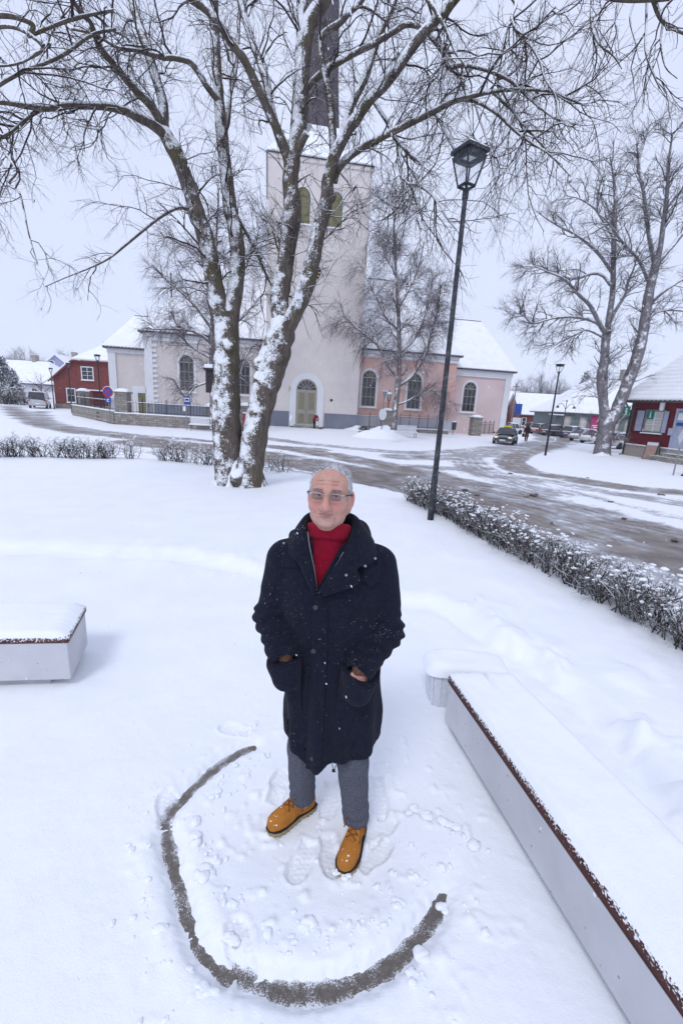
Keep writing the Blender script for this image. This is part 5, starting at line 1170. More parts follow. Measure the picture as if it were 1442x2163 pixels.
for s in (-1, 1):
    b = MB(); b.tube(crv([(0, 0, 3.6), (s * .4, 0, 4.2), (s * .8, 0, 4.3), (s * 1.05, 0, 4.05)], 5), .03, 6); a = b.build('arm', M['metal_black'], r); b = MB(); b.lathe([(.2, -.28), (.12, -.05), (.03, 0)], (s * 1.05, 0, 4.05), 10); b.build('lamp_shade', M['metal_black'], a)
b = MB(); b.ell((0, 0, 4.66), (.1, .1, .1), 10, 8); b.build('finial', M['metal_black'], r)

# benches of pale concrete with brown slats under snow
M['slat'] = None
def slat_mat():
    t = NT('brown slat with blown snow'); n = t.noise(5, 5, vec=t.mapv((1, 1, 8))); c = t.ramp(n, [(.3, (.055, .022, .020)), (.7, (.105, .045, .040))])
    z = t.dot(t.normal(), (0, 0, 1)); s = t.n('ShaderNodeSeparateXYZ'); t.l(t.tc.outputs['Object'], s.inputs[0])
    h = t.math('DIVIDE', t.math('SUBTRACT', s.outputs[2], .33), .09); f = t.noise(95, 3, rough=.6)
    k = t.math('ADD', f, t.math('MULTIPLY', h, .50)); c = t.mix(t.ramp(k, [(.66, 0.0), (.72, 1.0)]), c, SNOWC); t.bump(f, .5, .004); return t.set(c, .8, 0, .2)
M['slat'] = slat_mat()
def speck_concrete():
    t = NT('speckled concrete'); n = t.noise(3, 5); c = t.ramp(n, [(.3, (.49, .495, .525)), (.7, (.585, .59, .62))])
    v = t.n('ShaderNodeTexVoronoi'); v.inputs['Scale'].default_value = 26; t.l(t.tc.outputs['Object'], v.inputs['Vector']); d = t.ramp(v.outputs['Distance'], [(.09, 1.0), (.15, 0.0)]); m = t.math('MULTIPLY', d, t.ramp(t.noise(17, 2), [(.52, 0.0), (.58, 1.0)])); c = t.mix(m, c, (.20, .18, .17))
    c = t.mix(t.ramp(t.noise(1.3, 5), [(.55, 0.0), (.72, .30)]), c, (.36, .31, .28)); t.bump(t.noise(90, 3), .15, .004); return t.set(c, .85, 0, .2)
M['bench_stone'] = speck_concrete()
def snow_top(b, quad, z, thick, n=(26, 60), over=.0, seed=0, groove=None):
    """a pillow of snow over a four sided seat: quad corners a,b,c,d (xy)"""
    a, c_, c, d = [np.array(q, float) for q in quad]; U, W_ = np.meshgrid(np.linspace(0, 1, n[0]), np.linspace(0, 1, n[1])); P = (a * (1 - U[..., None]) + c_ * U[..., None]) * (1 - W_[..., None]) + (d * (1 - U[..., None]) + c * U[..., None]) * W_[..., None]
    lu = np.linalg.norm(c_ - a); lw = np.linalg.norm(d - a); e = np.minimum(np.minimum(U, 1 - U) * lu, np.minimum(W_, 1 - W_) * lw)
    h = thick * np.sqrt(np.clip(1 - (1 - np.clip(e / .05, 0, 1)) ** 2, 0, 1)) + .010 * fbm(P, 5, 3, seed) * sstep(0, .06, e) + .004 * fbm(P, 22, 2, seed + 3)
    if groove is not None: h = h - groove(U * lu, W_ * lw)
    b.grid(np.concatenate([P, (z + h)[..., None]], -1))
def bench(name, label, quad, zc0, zc1, zs1, snow, seed, groove=None, foot=True):
    """concrete block zc0..zc1, slats zc1..zs1"""
    q = np.array(quad); cen = q.mean(0); r = empty(name, (cen[0], cen[1], 0), 0, label, 'bench')
    def pr(inset, z0, z1, nm, mat, bev=.006):
        P = cen + (q - cen) * inset; b = MB(); A = np.array([(x, y, z0) for x, y in P]); B = np.array([(x, y, z1) for x, y in P]); b.add(np.concatenate([A, B]), [(3, 2, 1, 0), (4, 5, 6, 7)] + [(i, (i + 1) % 4, 4 + (i + 1) % 4, 4 + i) for i in range(4)]); return b.build(nm, M[mat], r, False, bev, shift=(cen[0], cen[1], 0))
    pr(.985, zc0, zc1, 'block', 'bench_stone'); pr(.80, -.1, zc0 + .004, 'foot', 'concrete'); pr(1.0, zc1 + .001, zs1, 'slats', 'slat', .008)
    b = MB(); snow_top(b, quad, zs1 - .006, snow, seed=seed, groove=groove); b.build('snow', M['snow'], r, True, shift=(cen[0], cen[1], 0)); return r
bench('concrete_bench', 'short concrete bench with brown slats under thick snow at the left edge', [(-3.35, 2.44), (-1.79, 2.66), (-1.935, 3.12), (-3.5, 2.92)], .045, .325, .375, .045, 4)
gr = lambda u, w: .034 * np.exp(-((u - .215) / .007) ** 2) * sstep(.30, .0, w) + .018 * np.exp(-((u - .105) / .008) ** 2) * sstep(.10, .0, w) + .018 * np.exp(-((u - .32) / .008) ** 2) * sstep(.10, .0, w)
bench('concrete_bench', 'long concrete bench with snow speckled brown edge in the lower right corner', [(.742, 2.50), (1.15, 2.54), (1.72, .30), (1.235, .22)], .045, .305, .375, .036, 9, gr)
# fluted planter behind the bench
q = np.array([(.66, 2.86), (.715, 2.66), (1.20, 2.70), (1.20, 2.96)]); cen = q.mean(0); r = empty('fluted_planter', (cen[0], cen[1], -.02), 0, 'pale fluted planter box buried in snow behind the end of the long bench', 'planter')
ph = np.linspace(0, 2 * math.pi, 240, endpoint=False); ex = .27; ey = .135; sup = lambda t, p: np.sign(t) * np.abs(t) ** p
prof = []
for z, k in ((-.05, .90), (.10, .94), (.24, .98), (.262, 1.03), (.285, 1.04)):
    fl = 1 - (.035 * (np.abs(np.cos(ph * 6)) < .72) if z < .25 else 0); prof.append(np.stack([ex * k * sup(np.cos(ph), .35) * fl, ey * k * sup(np.sin(ph), .35) * fl, np.full(240, z)], -1))
V = np.array(prof); b = MB(); i = np.arange(4)[:, None] * 240; j = np.arange(240)[None]; b.add(V.reshape(-1, 3), np.stack([i + j, i + (j + 1) % 240, i + 240 + (j + 1) % 240, i + 240 + j], -1).reshape(-1, 4)); b.build('box', mk('frosted pale plastic', (.66, .68, .72), .5, .1, 40), r)
b = MB(); Rr = np.linspace(0, 1, 14); V = np.array([np.stack([ex * 1.10 * k * sup(np.cos(ph), .4), ey * 1.14 * k * sup(np.sin(ph), .4), .255 + .075 * np.sqrt(np.clip(1 - k ** 6, 0, 1)) + 0 * ph], -1) for k in Rr]); V[..., 2] += .008 * fbm(V, 9, 2, 5); i = np.arange(13)[:, None] * 240; b.add(V.reshape(-1, 3), np.stack([i + j, i + (j + 1) % 240, i + 240 + (j + 1) % 240, i + 240 + j], -1).reshape(-1, 4)); b.build('snow', M['snow'], r, True)
# white slatted park benches
def park_bench(px, py, D, yaw, label, L=2.1):
    p = AT(px, py, D); r = empty('park_bench', (p[0], p[1], STREET), yaw, label, 'bench')
    b = MB()
    for k in range(5): b.box((0, -.32 + k * .11, .45), (L, .085, .03))
    b.build('seat', M['white_paint'], r); b = MB()
    for k in range(6): b.box((0, .18 + k * .018, .55 + k * .095), (L, .03, .075))
    b.build('backrest', M['white_paint'], r)
    for s in (-1, 1):
        for y in (-.30, .16): b = MB(); b.tube([(s * L * .42, y, 0), (s * L * .42, y * .8, .44)], .025, 6); b.build('leg', M['metal_black'], r)
        b = MB(); b.tube(crv([(s * L * .48, -.33, .46), (s * L * .48, -.36, .66), (s * L * .48, -.1, .70), (s * L * .48, .2, .68)], 5), .022, 6); b.build('armrest', M['metal_black'], r)
    b = MB(); b.box((0, -.1, .49), (L - .02, .50, .055)); b.build('snow', M['snow'], r, bevel=.02)
park_bench(429, 905, 35.0, math.radians(4), 'white slatted bench under the blue bus stop sign, left of the great tree')
park_bench(855, 921, 41.5, math.radians(12), 'white slatted bench against the railing right of the lantern pillar', 2.3)
# nest box hung on the great tree
p = AT(446, 806, 10.55); r = empty('nest_box', tuple(p), math.radians(-8), 'dark wooden nest box with a snow cap on the left stem of the great tree', 'nest box')
b = MB(); b.box((0, 0, 0), (.185, .2, .50)); b.build('box', mk('dark brown board', (.045, .035, .04), .8, .25, 12), r, bevel=.006)
b = MB(); b.box((0, -.02, .27), (.23, .27, .04)); b.build('lid', M['metal_black'], r); b = MB(); b.box((0, -.02, .33), (.22, .26, .10)); b.build('snow_cap', M['snow'], r, bevel=.03)
b = MB(); b.lathe([(.028, 0), (.028, .01), (0, .01)], n=14); h = b.build('entrance', M['welt'] if 'welt' in M else M['metal_black'], r); h.location = (0, -.095, .1); h.rotation_euler = (math.pi / 2, 0, 0)
# signs
def sign_post(name, label, px, py, top, D=None, r0=.03, z=STREET):
    p = G(px, py, z) if D is None else AT(px, py, D); r = empty(name, (p[0], p[1], z), 0, label, 'road sign'); b = MB(); b.tube([(0, 0, -.1), (0, 0, top)], r0, 8); b.build('post', mk('galvanised post', (.25, .26, .28), .5, .1, 5, .5) if 'galv' not in M else M['galv'], r); return r
M['galv'] = mk('galvanised post', (.25, .26, .28), .5, .1, 5, .5); M['sign_blue'] = mk('sign blue', (.015, .07, .36), .4, .05); M['sign_red'] = mk('sign red', (.42, .02, .04), .4, .05)
def disc(root, name, mat, r, z, y0, y1, parent=None):
    b = MB(); b.prism([(r * math.cos(t), z + r * math.sin(t)) for t in np.linspace(0, 2 * math.pi, 28, endpoint=False)], (0, y0, 0), (1, 0, 0), (0, 0, 1), (0, 1, 0), y1 - y0); return b.build(name, M[mat], parent or root)
r = sign_post('no_stopping_sign', 'round blue no stopping sign with a red cross in front of the churchyard wall', 233, 895, 2.55)
d = disc(r, 'disc', 'sign_red', .42, 2.55, -.07, -.04); disc(r, 'field', 'sign_blue', .345, 2.55, -.078, -.071, d)
b = MB(); 
for a in (.785, -.785): b.bar((-.34 * math.cos(a), -.084 - (.002 if a > 0 else 0), 2.55 - .34 * math.sin(a)), (.34 * math.cos(a), -.084 - (.002 if a > 0 else 0), 2.55 + .34 * math.sin(a)), .008, .085)
b.build('cross', M['sign_red'], d)
b = MB(); b.tube([(.42 * math.cos(t), -.055, 2.56 + .42 * math.sin(t)) for t in np.linspace(.3, 2.84, 12)], .022, 5); b.build('snow', M['snow'], d)
b = MB(); b.box((0, -.06, 1.88), (.44, .03, .40)); pl = b.build('plate', M['sign_blue'], r); b = MB(); b.prism([(.12 * math.cos(t), 1.88 + .12 * math.sin(t)) for t in np.linspace(.6, 5.3, 16)] + [(.06 * math.cos(t), 1.88 + .06 * math.sin(t)) for t in np.linspace(5.3, .6, 16)], (0, -.085, 0), (1, 0, 0), (0, 0, 1), (0, 1, 0), .008); b.build('symbol', M['white_paint'], pl)
r = sign_post('bus_stop_sign', 'small blue bus stop sign with a white bus above the white bench', 394, 903, 2.6, D=34.8)
b = MB(); b.box((.12, -.05, 2.25), (.46, .04, .62)); pl = b.build('plate', M['sign_blue'], r); b = MB(); b.box((.12, -.08, 2.3), (.36, .015, .30)); b.build('field', M['white_paint'], pl); b = MB(); b.box((.12, -.094, 2.32), (.26, .012, .13)); b.box((.04, -.094, 2.22), (.06, .012, .06)); b.box((.2, -.094, 2.22), (.06, .012, .06)); b.build('bus_symbol', M['metal_black'], pl)
b = MB(); b.box((-.12, -.05, 1.62), (.2, .03, .36)); b.build('timetable', M['white_paint'], r)
r = sign_post('roundabout_sign', 'pair of road signs seen from behind on one post in the ploughed snow heap', 804, 926, 3.3, r0=.04)
b = MB(); b.prism([(-.42, 3.9), (.42, 3.9), (0, 3.05)], (.06, -.05, 0), (.55, .6, 0), (0, 0, 1), (-.6, .55, 0), .03); b.build('triangle', M['galv'], r)
b = MB(); b.tube([(.06 - .235, -.05 - .25, 3.9), (.06 + .235, -.05 + .25, 3.9)], .03, 6); b.tube([(.06 + .235, -.05 + .25, 3.9), (.06, -.05, 3.05)], .02, 6); b.build('snow', M['snow'], r)
b = MB(); b.prism([(.46 * math.cos(t), 2.0 + .46 * math.sin(t)) for t in np.linspace(0, 2 * math.pi, 28, endpoint=False)], (.02, -.04, 0), (.72, .69, 0), (0, 0, 1), (-.69, .72, 0), .03); b.build('disc', M['white_paint'], r)
# bin, flower tub, boards
p = RF.o + RF.d * RF.uz(958, 905, -.35)[0] + RF.n * (-.35); r = empty('litter_bin', (p[0], p[1], STREET), 0, 'dark green litter bin in front of the long railing', 'litter bin')
b = MB(); b.tube([(0, .22, 0), (0, .22, 1.45)], .035, 6); b.build('post', M['metal_black'], r); b = MB(); b.lathe([(.22, .55), (.27, 1.35), (.24, 1.4)], n=16); b.build('bucket', mk('dark green paint', (.03, .055, .06), .5), r, True); b = MB(); b.ell((0, 0, 1.42), (.25, .25, .09), 14, 8); b.build('snow_cap', M['snow'], r, True)
p = AT(768, 912, 40); r = empty('flower_tub', (p[0], p[1], STREET), 0, 'brown flower tub of snowy greenery beside the low snow heap', 'flower tub'); b = MB(); b.lathe([(.34, 0), (.52, .38), (.5, .4)], n=16); b.build('tub', M['granite'], r, True)
rg = np.random.default_rng(4); b = MB(); S = rg.normal(0, .25, (90, 3)) * [1, 1, .3] + [0, 0, .5]; b.tubes(np.stack([S, S + rg.normal(0, .12, (90, 3)) + [0, 0, .15]], 1), np.full((90, 2), .035), 4); b.build('plants', mk('dark evergreen', (.04, .055, .04), .8, .3, 12, up=.55), r)
ap = AT(1374, 966, 32.3); r = empty('sandwich_board', (ap[0], ap[1], STREET), math.radians(-58), 'folding sandwich board standing in front of the red information house', 'sandwich board')
for s in (-1, 1):
    b = MB(); b.bar((0, s * .42, .02), (0, s * .04, 1.25), .75, .03, up=(0, 1, 0)); pn = b.build('panel', mk('weathered board', (.30, .20, .17), .7, .2, 4) if s < 0 else mk('grey green board', (.22, .27, .24), .7, .2, 4), r)
    for q in (-1, 1): b = MB(); b.bar((q * .37, s * .43, .0), (q * .37, s * .03, 1.28), .03, .04, up=(0, 1, 0)); b.build('frame_leg', M['metal_black'], pn)
b = MB(); b.box((0, -.10, 1.12), (.72, .06, .2)); b.build('header', M['plinth_pale'], r)
b = MB(); b.tube([(0, 0, -.1), (0, 0, 1.45)], .035, 8); sp_ = b.build('marker_post', M['galv'], None); p = G(1421, 1004, STREET); sp_.location = p; tag(sp_, 'thin grey steel post in the snow near the right edge', 'post')
p = AT(1078, 900, 84); r = empty('utility_pole', (p[0], p[1], STREET), 0, 'thin wooden utility pole beside the pink church corner', 'utility pole'); b = MB(); b.tube([(0, 0, 0), (0, 0, 8.2)], [.13, .09], 8); b.build('pole', M['bark_far'] if 'bark_far' in M else M['eave'], r); b = MB(); b.box((0, 0, 7.6), (1.2, .1, .1)); b.build('crossarm', M['eave'], r)
p = AT(1088, 905, 72); r = sign_post('street_banner', 'blue pole banner above a white board by the red gabled house', 1088, 905, 4.6, D=72); b = MB(); b.box((.0, -.06, 3.5), (1.1, .04, 1.6)); b.build('flag', M['sign_blue'], r); b = MB(); b.box((0, -.06, 1.3), (1.3, .06, 1.7)); b.build('board', M['white_paint'], r)

# ------------------------------------------------------------------ vehicles
def paint(name, c, rough=.35, snow=.0):
    t = NT(name); col = t.ramp(t.noise(2.5, 4), [(.3, tuple(x * .9 for x in c)), (.7, tuple(min(1, x * 1.1) for x in c))])
    s = t.n('ShaderNodeSeparateXYZ'); t.l(t.tc.outputs['Object'], s.inputs[0]); col = t.mix(t.ramp(t.math('ADD', s.outputs[2], t.math('MULTIPLY', t.noise(4, 4), .35)), [(.42, .75), (.75, 0.0)]), col, (.30, .28, .27))
    if snow: col = t.mix(t.ramp(t.math('ADD', t.dot(t.normal(), (0, 0, 1)), t.math('MULTIPLY', t.noise(9, 5), .4)), [(1.0 - snow, 0.0), (1.12 - snow, 1.0)]), col, SNOWC)
    t.b.inputs['Coat Weight'].default_value = .4; return t.set(col, rough, .0, .5)
M['tyre'] = mk('tyre rubber', (.018, .018, .02), .8, .3, 20); M['rim'] = mk('alloy rim', (.42, .43, .45), .35, .1, 6, .7); M['tail_light'] = mk('red tail light', (.45, .02, .02), .3); M['head_light'] = mk('head lamp glass', (.62, .60, .60), .15, .1, 5, 0, .6); M['plate'] = M['white_paint']
STY = {  # stations along the length (front +x): x, z under, z belt, half width
 'sedan': dict(L=4.4, W=.86, belt=[(-2.2, .38, .70, .74), (-2.1, .30, .92, .82), (-1.5, .26, .96, .86), (0, .24, .92, .87), (1.1, .25, .90, .86), (1.75, .26, .78, .82), (2.1, .30, .66, .74), (2.2, .40, .55, .64)], top=[(-1.75, .95, .72), (-1.05, 1.38, .58), (-.2, 1.44, .58), (.35, 1.40, .57), (1.15, .90, .74)], wb=1.28),
 'hatch': dict(L=4.2, W=.88, belt=[(-2.1, .36, .75, .76), (-2.02, .30, 1.0, .84), (-1.4, .26, 1.0, .88), (0, .24, .96, .88), (1.0, .25, .93, .87), (1.7, .26, .82, .83), (2.02, .30, .68, .74), (2.1, .40, .55, .62)], top=[(-2.0, 1.0, .76), (-1.6, 1.45, .60), (-.3, 1.53, .60), (.25, 1.49, .59), (1.1, .93, .75)], wb=1.28),
 'van': dict(L=4.9, W=.93, belt=[(-2.45, .40, 1.05, .88), (-2.4, .34, 1.15, .92), (-1.4, .30, 1.15, .94), (.6, .28, 1.12, .94), (1.5, .28, 1.08, .93), (2.1, .30, .95, .88), (2.4, .34, .75, .80), (2.45, .42, .6, .7)], top=[(-2.42, 1.15, .90), (-2.3, 2.0, .80), (.2, 2.06, .80), (.8, 2.0, .79), (1.75, 1.08, .84)], wb=1.5)}
def car(name, label, p, head, style, pm, snow=True, group=None, cat='car', glassm='glass_dark'):
    S = STY[style]; r = empty(name, tuple(p), head, label, cat, group); W_ = S['W']
    b = MB(); V = []
    for x, z0, z1, hw in S['belt']:
        zm = (z0 + z1) / 2; V.append([(x, -hw * .94, z0), (x, -hw, z0 + .1), (x, -hw, zm), (x, -hw * .97, z1), (x, hw * .97, z1), (x, hw, zm), (x, hw, z0 + .1), (x, hw * .94, z0), (x, -hw * .94, z0)])
    b.grid(np.array(V)); 
    for e in (V[0], V[-1]): b.add(np.array(e[:8]), [tuple(range(8))])
    body = b.build('body', pm, r, True); body.modifiers.new('sub', 'SUBSURF').levels = 1; body.modifiers['sub'].render_levels = 1
    b = MB(); T = []
    for i, (x, z, hw) in enumerate(S['top']):
        zb = np.interp(x, [q[0] for q in S['belt']], [q[2] for q in S['belt']]) - .02; wb_ = np.interp(x, [q[0] for q in S['belt']], [q[3] for q in S['belt']]) * .95; T.append([(x, -wb_, zb), (x, -hw, max(z - .03, zb)), (x, -hw * .8, max(z, zb)), (x, hw * .8, max(z, zb)), (x, hw, max(z - .03, zb)), (x, wb_, zb)])
    b.grid(np.array(T)); b.build('window', M[glassm], r, False)
    b = MB(); A = np.array(T)
    V = A[1:4, 1:5].copy(); V[..., 2] += .012; b.grid(V)
    for s in (0, -1):
        for i in range(len(T) - 1):
            q, w = A[i, s], A[i, 1 if s == 0 else -2]; q2, w2 = A[i + 1, s], A[i + 1, 1 if s == 0 else -2]; sg = -1 if s == 0 else 1; o = np.array([0, sg * .008, .006]); b.bar(w + o, w2 + o, .05, .05)
        for i in (1, 2, 3): b.bar(A[i, s] + [0, (-1 if s == 0 else 1) * .008, 0], A[i, 1 if s == 0 else -2] + [0, (-1 if s == 0 else 1) * .008, 0], .07, .05)
    b.build('roof', pm, r)
    for x in (-S['wb'], S['wb']):
        for s in (-1, 1):
            b = MB(); b.lathe([(.20, -.09), (.31, -.10), (.325, -.06), (.325, .06), (.31, .10), (.20, .09)], n=20); w = b.build('wheel', M['tyre'], r, True); w.location = (x, s * (W_ - .06), .31); w.rotation_euler = (math.pi / 2, 0, 0)
            b = MB(); b.lathe([(.0, -.07), (.06, -.085), (.20, -.075), (.215, -.09), (.215, .09), (.20, .075), (.06, .085), (0, .07)], n=20); b.build('rim', M['rim'], w)
    xb, xf = S['belt'][0][0], S['belt'][-1][0]
    for s in (-1, 1):
        b = MB(); b.ell((xf - .17, s * W_ * .66, .64), (.12, .17, .085), 12, 8); b.build('headlight', M['head_light'], r, True); b = MB(); b.box((xb + .08, s * W_ * .80, .82 if style != 'van' else .98), (.14, .16, .22)); b.build('tail_light', M['tail_light'], r, bevel=.03)
        xm = S['top'][-1][0] - .35; b = MB(); b.ell((xm, s * (W_ + .09), .98 if style != 'van' else 1.25), (.07, .10, .08), 10, 7); b.build('mirror', pm, r, True)
    b = MB(); b.box((xf - .02, 0, .56), (.06, .70, .12)); b.build('grille', M['metal_black'], r); b = MB(); b.box((xf + .012, 0, .42), (.02, .5, .11)); b.build('number_plate', M['plate'], r); b = MB(); b.box((xb - .012, 0, .62), (.02, .5, .11)); b.build('number_plate', M['plate'], r)
    if snow:
        b = MB(); V = A[1:4, 1:5].copy(); V = np.array([[V[i, j] + [0, 0, .03 + .07 * (0 < j < 3)] for j in range(4)] for i in range(3)]); b.grid(V); o = b.build('snow', M['snow'], r, True); o.modifiers.new('s', 'SUBSURF').render_levels = 2
    return r
def carpos(px, py): return G(px, py, STREET - .02)
grp = 'snowy cars parked in a row before the grey house'
hd = math.radians(38)
P_ = {k: paint(k, *v) for k, v in {'taxi green': ((.012, .035, .04), .3, 0), 'silver paint': ((.36, .37, .39), .35, .35), 'dark grey paint': ((.035, .04, .05), .3, .2), 'blue paint': ((.02, .035, .13), .3, .2), 'white paint ': ((.62, .63, .66), .4, .3), 'red paint': ((.25, .03, .03), .4, .3), 'van silver': ((.45, .46, .48), .4, .1)}.items()}
t = car('taxi', 'dark green taxi with a yellow roof sign driving toward us past the railing', carpos(1066, 937), math.atan2(-.90, -.44), 'sedan', P_['taxi green'], False, None, 'taxi')
b = MB(); b.box((-.1, 0, 1.53), (.22, .62, .16)); b.build('roof_sign', mk('yellow taxi sign', (.75, .56, .02), .4, .05), t, bevel=.03)
lh = NT('lit head lamp'); lh.set((.9, .75, .6), .2); lh.b.inputs['Emission Color'].default_value = (1, .70, .45, 1); lh.b.inputs['Emission Strength'].default_value = .5
for o in t.children:
    if o.name.startswith('headlight'): o.data.materials[0] = lh.m
v = car('minibus', 'silver minibus seen from behind on the bend of the left road', carpos(86, 862), math.atan2(.89, -.45), 'van', P_['van silver'], False, None, 'van')
b = MB(); b.box((-2.44, 0, 1.58), (.04, 1.35, .55)); b.build('rear_window', M['glass_dark'], v)
b = MB(); b.box((-1.0, 0, 1.62), (2.0, 1.78, .72)); b.build('side_panel', P_['van silver'], v, bevel=.06)
car('parked_car', 'silver car at the far end of the parked row, nearest the walking woman', carpos(1127, 913), hd, 'hatch', P_['silver paint'], True, grp)
car('parked_car', 'reddish car second from the far end of the parked row', carpos(1142, 917), hd, 'hatch', P_['red paint'], True, grp)
car('parked_car', 'dark grey estate car seen behind the island lamp post', carpos(1171, 921), math.radians(22), 'hatch', P_['dark grey paint'], True, grp)
car('parked_car', 'dark blue car between the dark grey estate and the silver saloon', carpos(1209, 925), hd, 'hatch', P_['blue paint'], True, grp)
car('parked_car', 'silver saloon car left of the forked street tree', carpos(1233, 932), math.radians(30), 'sedan', P_['silver paint'], True, grp)
car('parked_car', 'pale car half hidden by the trunk of the forked street tree', carpos(1258, 937), math.radians(30), 'sedan', P_['white paint '], True, grp)
car('parked_car', 'white car between the forked street tree and the red information house', carpos(1308, 948), math.radians(24), 'hatch', P_['white paint '], True, grp)
car('parked_car', 'white car half hidden behind the taxi by the church corner', AT(1075, 905, 62) * [1, 1, 0] + [0, 0, STREET], math.radians(-150), 'sedan', P_['white paint '], True, None)

# ------------------------------------------------------------------ passers-by
M['skin_far'] = mk('skin', (.50, .31, .26), .6); M['black_cloth'] = mk('black cloth', (.014, .014, .017), .9, .3, 30); M['red_cloth'] = mk('crimson jacket', (.20, .015, .035), .8, .2, 30); M['rust_cloth'] = mk('rust red skirt', (.16, .04, .03), .9, .2, 30); M['dark_hair'] = mk('dark hair', (.03, .022, .02), .7)
def passer(label, p, rz, h, bend, mats, skirt=False, step=.25, hat=None, arms=None):
    """a figure: skin body as one mesh, clothes and hair as its parts. faces -y before rz"""
    k = h / 1.7; bd = math.sin(bend); bc = math.cos(bend); hip = np.array([0, 0, .90]); up = np.array([0, -bd, bc]); ch_ = hip + up * .50; nk = hip + up * .60; hd_ = hip + up * .73
    sh = [ch_ + np.array([s * .18, 0, 0]) for s in (-1, 1)]; el = [q + np.array([s * .06, -.04 - .2 * bd, -.28]) for q, s in zip(sh, (-1, 1))]; wr = [q + np.array([0, -.10 - .1 * bd, -.24]) for q in el]
    if arms: el, wr = arms
    hipj = [hip + np.array([s * .09, 0, 0]) for s in (-1, 1)]; kn = [np.array([s * .10, -.06 + s * step * .4, .48]) for s in (-1, 1)]; an = [np.array([s * .10, s * step, .07]) for s in (-1, 1)]
    def limb_(X, A, B, C, r): return smin(sd_cap(X, A, B, r[0], r[1]), sd_cap(X, B, C, r[1], r[2]), .03)
    def body(X):
        d = sd_ell(X, hd_, (.078, .095, .118)); d = smin(d, sd_cap(X, ch_, nk + up * .06, .06, .05), .03); d = smin(d, sd_cap(X, hip, ch_, .12, .14), .05); d = smin(d, sd_ell(X, hd_ + np.array([0, -.095, -.01]), (.014, .02, .02)), .01)
        for i in (0, 1):
            d = smin(d, limb_(X, sh[i], el[i], wr[i], (.048, .04, .028)), .03); d = smin(d, sd_ell(X, np.array(wr[i]) + [0, -.02, -.06], (.03, .02, .07)), .02); d = smin(d, limb_(X, hipj[i], kn[i], an[i], (.075, .055, .04)), .04); d = smin(d, sd_cap(X, an[i] + np.array([0, .02, -.03]), an[i] + np.array([0, -.14, -.035]), .035, .03), .02)
        return d
    V, Q = surface_nets(body, (-.5, -.9, -.02), (.5, .5, 1.85), .026); b = MB(); b.add(V * k, Q); o = b.build('person', M['skin_far'], None, True); o.location = p; o.rotation_euler = (0, 0, rz); tag(o, label, 'person')
    def part(nm, f, m):
        V, Q = surface_nets(f, (-.55, -.95, -.03), (.55, .6, 1.9), .026); b = MB(); b.add(V * k, Q); return b.build(nm, m, o, True)
    def coat_(X):
        d = smin(sd_cap(X, hip - up * .02, ch_, .165, .185), sd_cap(X, ch_, nk, .13, .075), .06)
        if skirt: d = smin(d, sd_cap(X, hip, hip - np.array([0, 0, .30]), .165, .20), .05)
        for i in (0, 1): d = smin(d, limb_(X, sh[i], el[i], np.array(wr[i]), (.082, .07, .055)), .04)
        return d - .01 * fbm(X, 7, 2, 3)
    part('coat', coat_, mats[0])
    def legs(X):
        d = sd_ell(X, hip, (.15, .13, .12))
        for i in (0, 1): d = smin(d, limb_(X, hipj[i], kn[i], an[i], (.10, .075, .062)), .04)
        return d
    part('trousers', legs, mats[1])
    if skirt: part('skirt', lambda X: np.maximum(sd_cap(X, hip, hip - np.array([0, 0, .42]), .17, .215), .42 - X[..., 2]), mats[3])
    def shoes(X):
        d = 9.0
        for i in (0, 1): d = np.minimum(d, np.minimum(sd_cap(X, an[i] + np.array([0, .03, -.02]), an[i] + np.array([0, -.15, -.03]), .05, .04), sd_cap(X, an[i], an[i] + np.array([0, 0, .16]), .055, .065)))
        return np.maximum(d, -.01 - X[..., 2])
    part('shoes', shoes, mats[2])
    part('hat' if hat else 'hair', lambda X: np.maximum(sd_ell(X, hd_ + up * .02 + np.array([0, .02, 0]), (.10, .112, .125)), -sd_ell(X, hd_ + np.array([0, -.12, -.03]), (.085, .10, .11))), hat or M['dark_hair']); return o, np.array(wr) * k
pw = G(1110, 932, STREET); passer('woman in a black coat and rust red skirt walking away beside the taxi', pw, math.radians(165), 1.70, .05, (M['black_cloth'], M['black_cloth'], M['black_cloth'], M['rust_cloth']), True, .2)
b = MB(); b.box((0, 0, .16), (.16, .34, .34)); bg = b.build('handbag', M['black_cloth'], None, bevel=.04); bg.location = (pw[0] - .42, pw[1] - .15, STREET + .46); tag(bg, 'black bag hanging from the hand of the walking woman', 'bag'); b = MB(); b.tube(crv([(0, -.1, .32), (0, -.06, .55), (0, .06, .55), (0, .1, .32)], 5), .015, 6); b.build('handle', M['black_cloth'], bg)
pd = CH.o + CH.d * (.15) + CH.n * (-1.6); bar_ = [np.array([-.12, -.55, .98]), np.array([.14, -.5, 1.02])]
po, wr_ = passer('person in a crimson jacket and white hat stooping to sweep before the church door', (pd[0], pd[1], STREET + .02), math.radians(35), 1.66, .62, (M['red_cloth'], M['black_cloth'], M['black_cloth']), False, .16, M['white_paint'], ([np.array([-.20, -.45, 1.02]), np.array([.20, -.45, 1.05])], [np.array([-.04, -.62, .88]), np.array([.05, -.66, .80])]))
c_, s_ = math.cos(math.radians(35)), math.sin(math.radians(35)); loc2 = lambda q: np.array([pd[0] + q[0] * c_ - q[1] * s_, pd[1] + q[0] * s_ + q[1] * c_, STREET + .02 + q[2]])
b = MB(); b.tube([loc2((-.10, -.60, 1.05)), loc2((.30, -.82, .12))], .018, 6); br = b.build('broom', mk('pale broom stick', (.42, .36, .28), .7), None); tag(br, 'broom held by the stooping person at the church door', 'broom'); b = MB(); q = loc2((.31, -.83, .07)); b.box(tuple(q), (.42, .09, .14), math.radians(35)); b.build('brush', M['eave'], br)
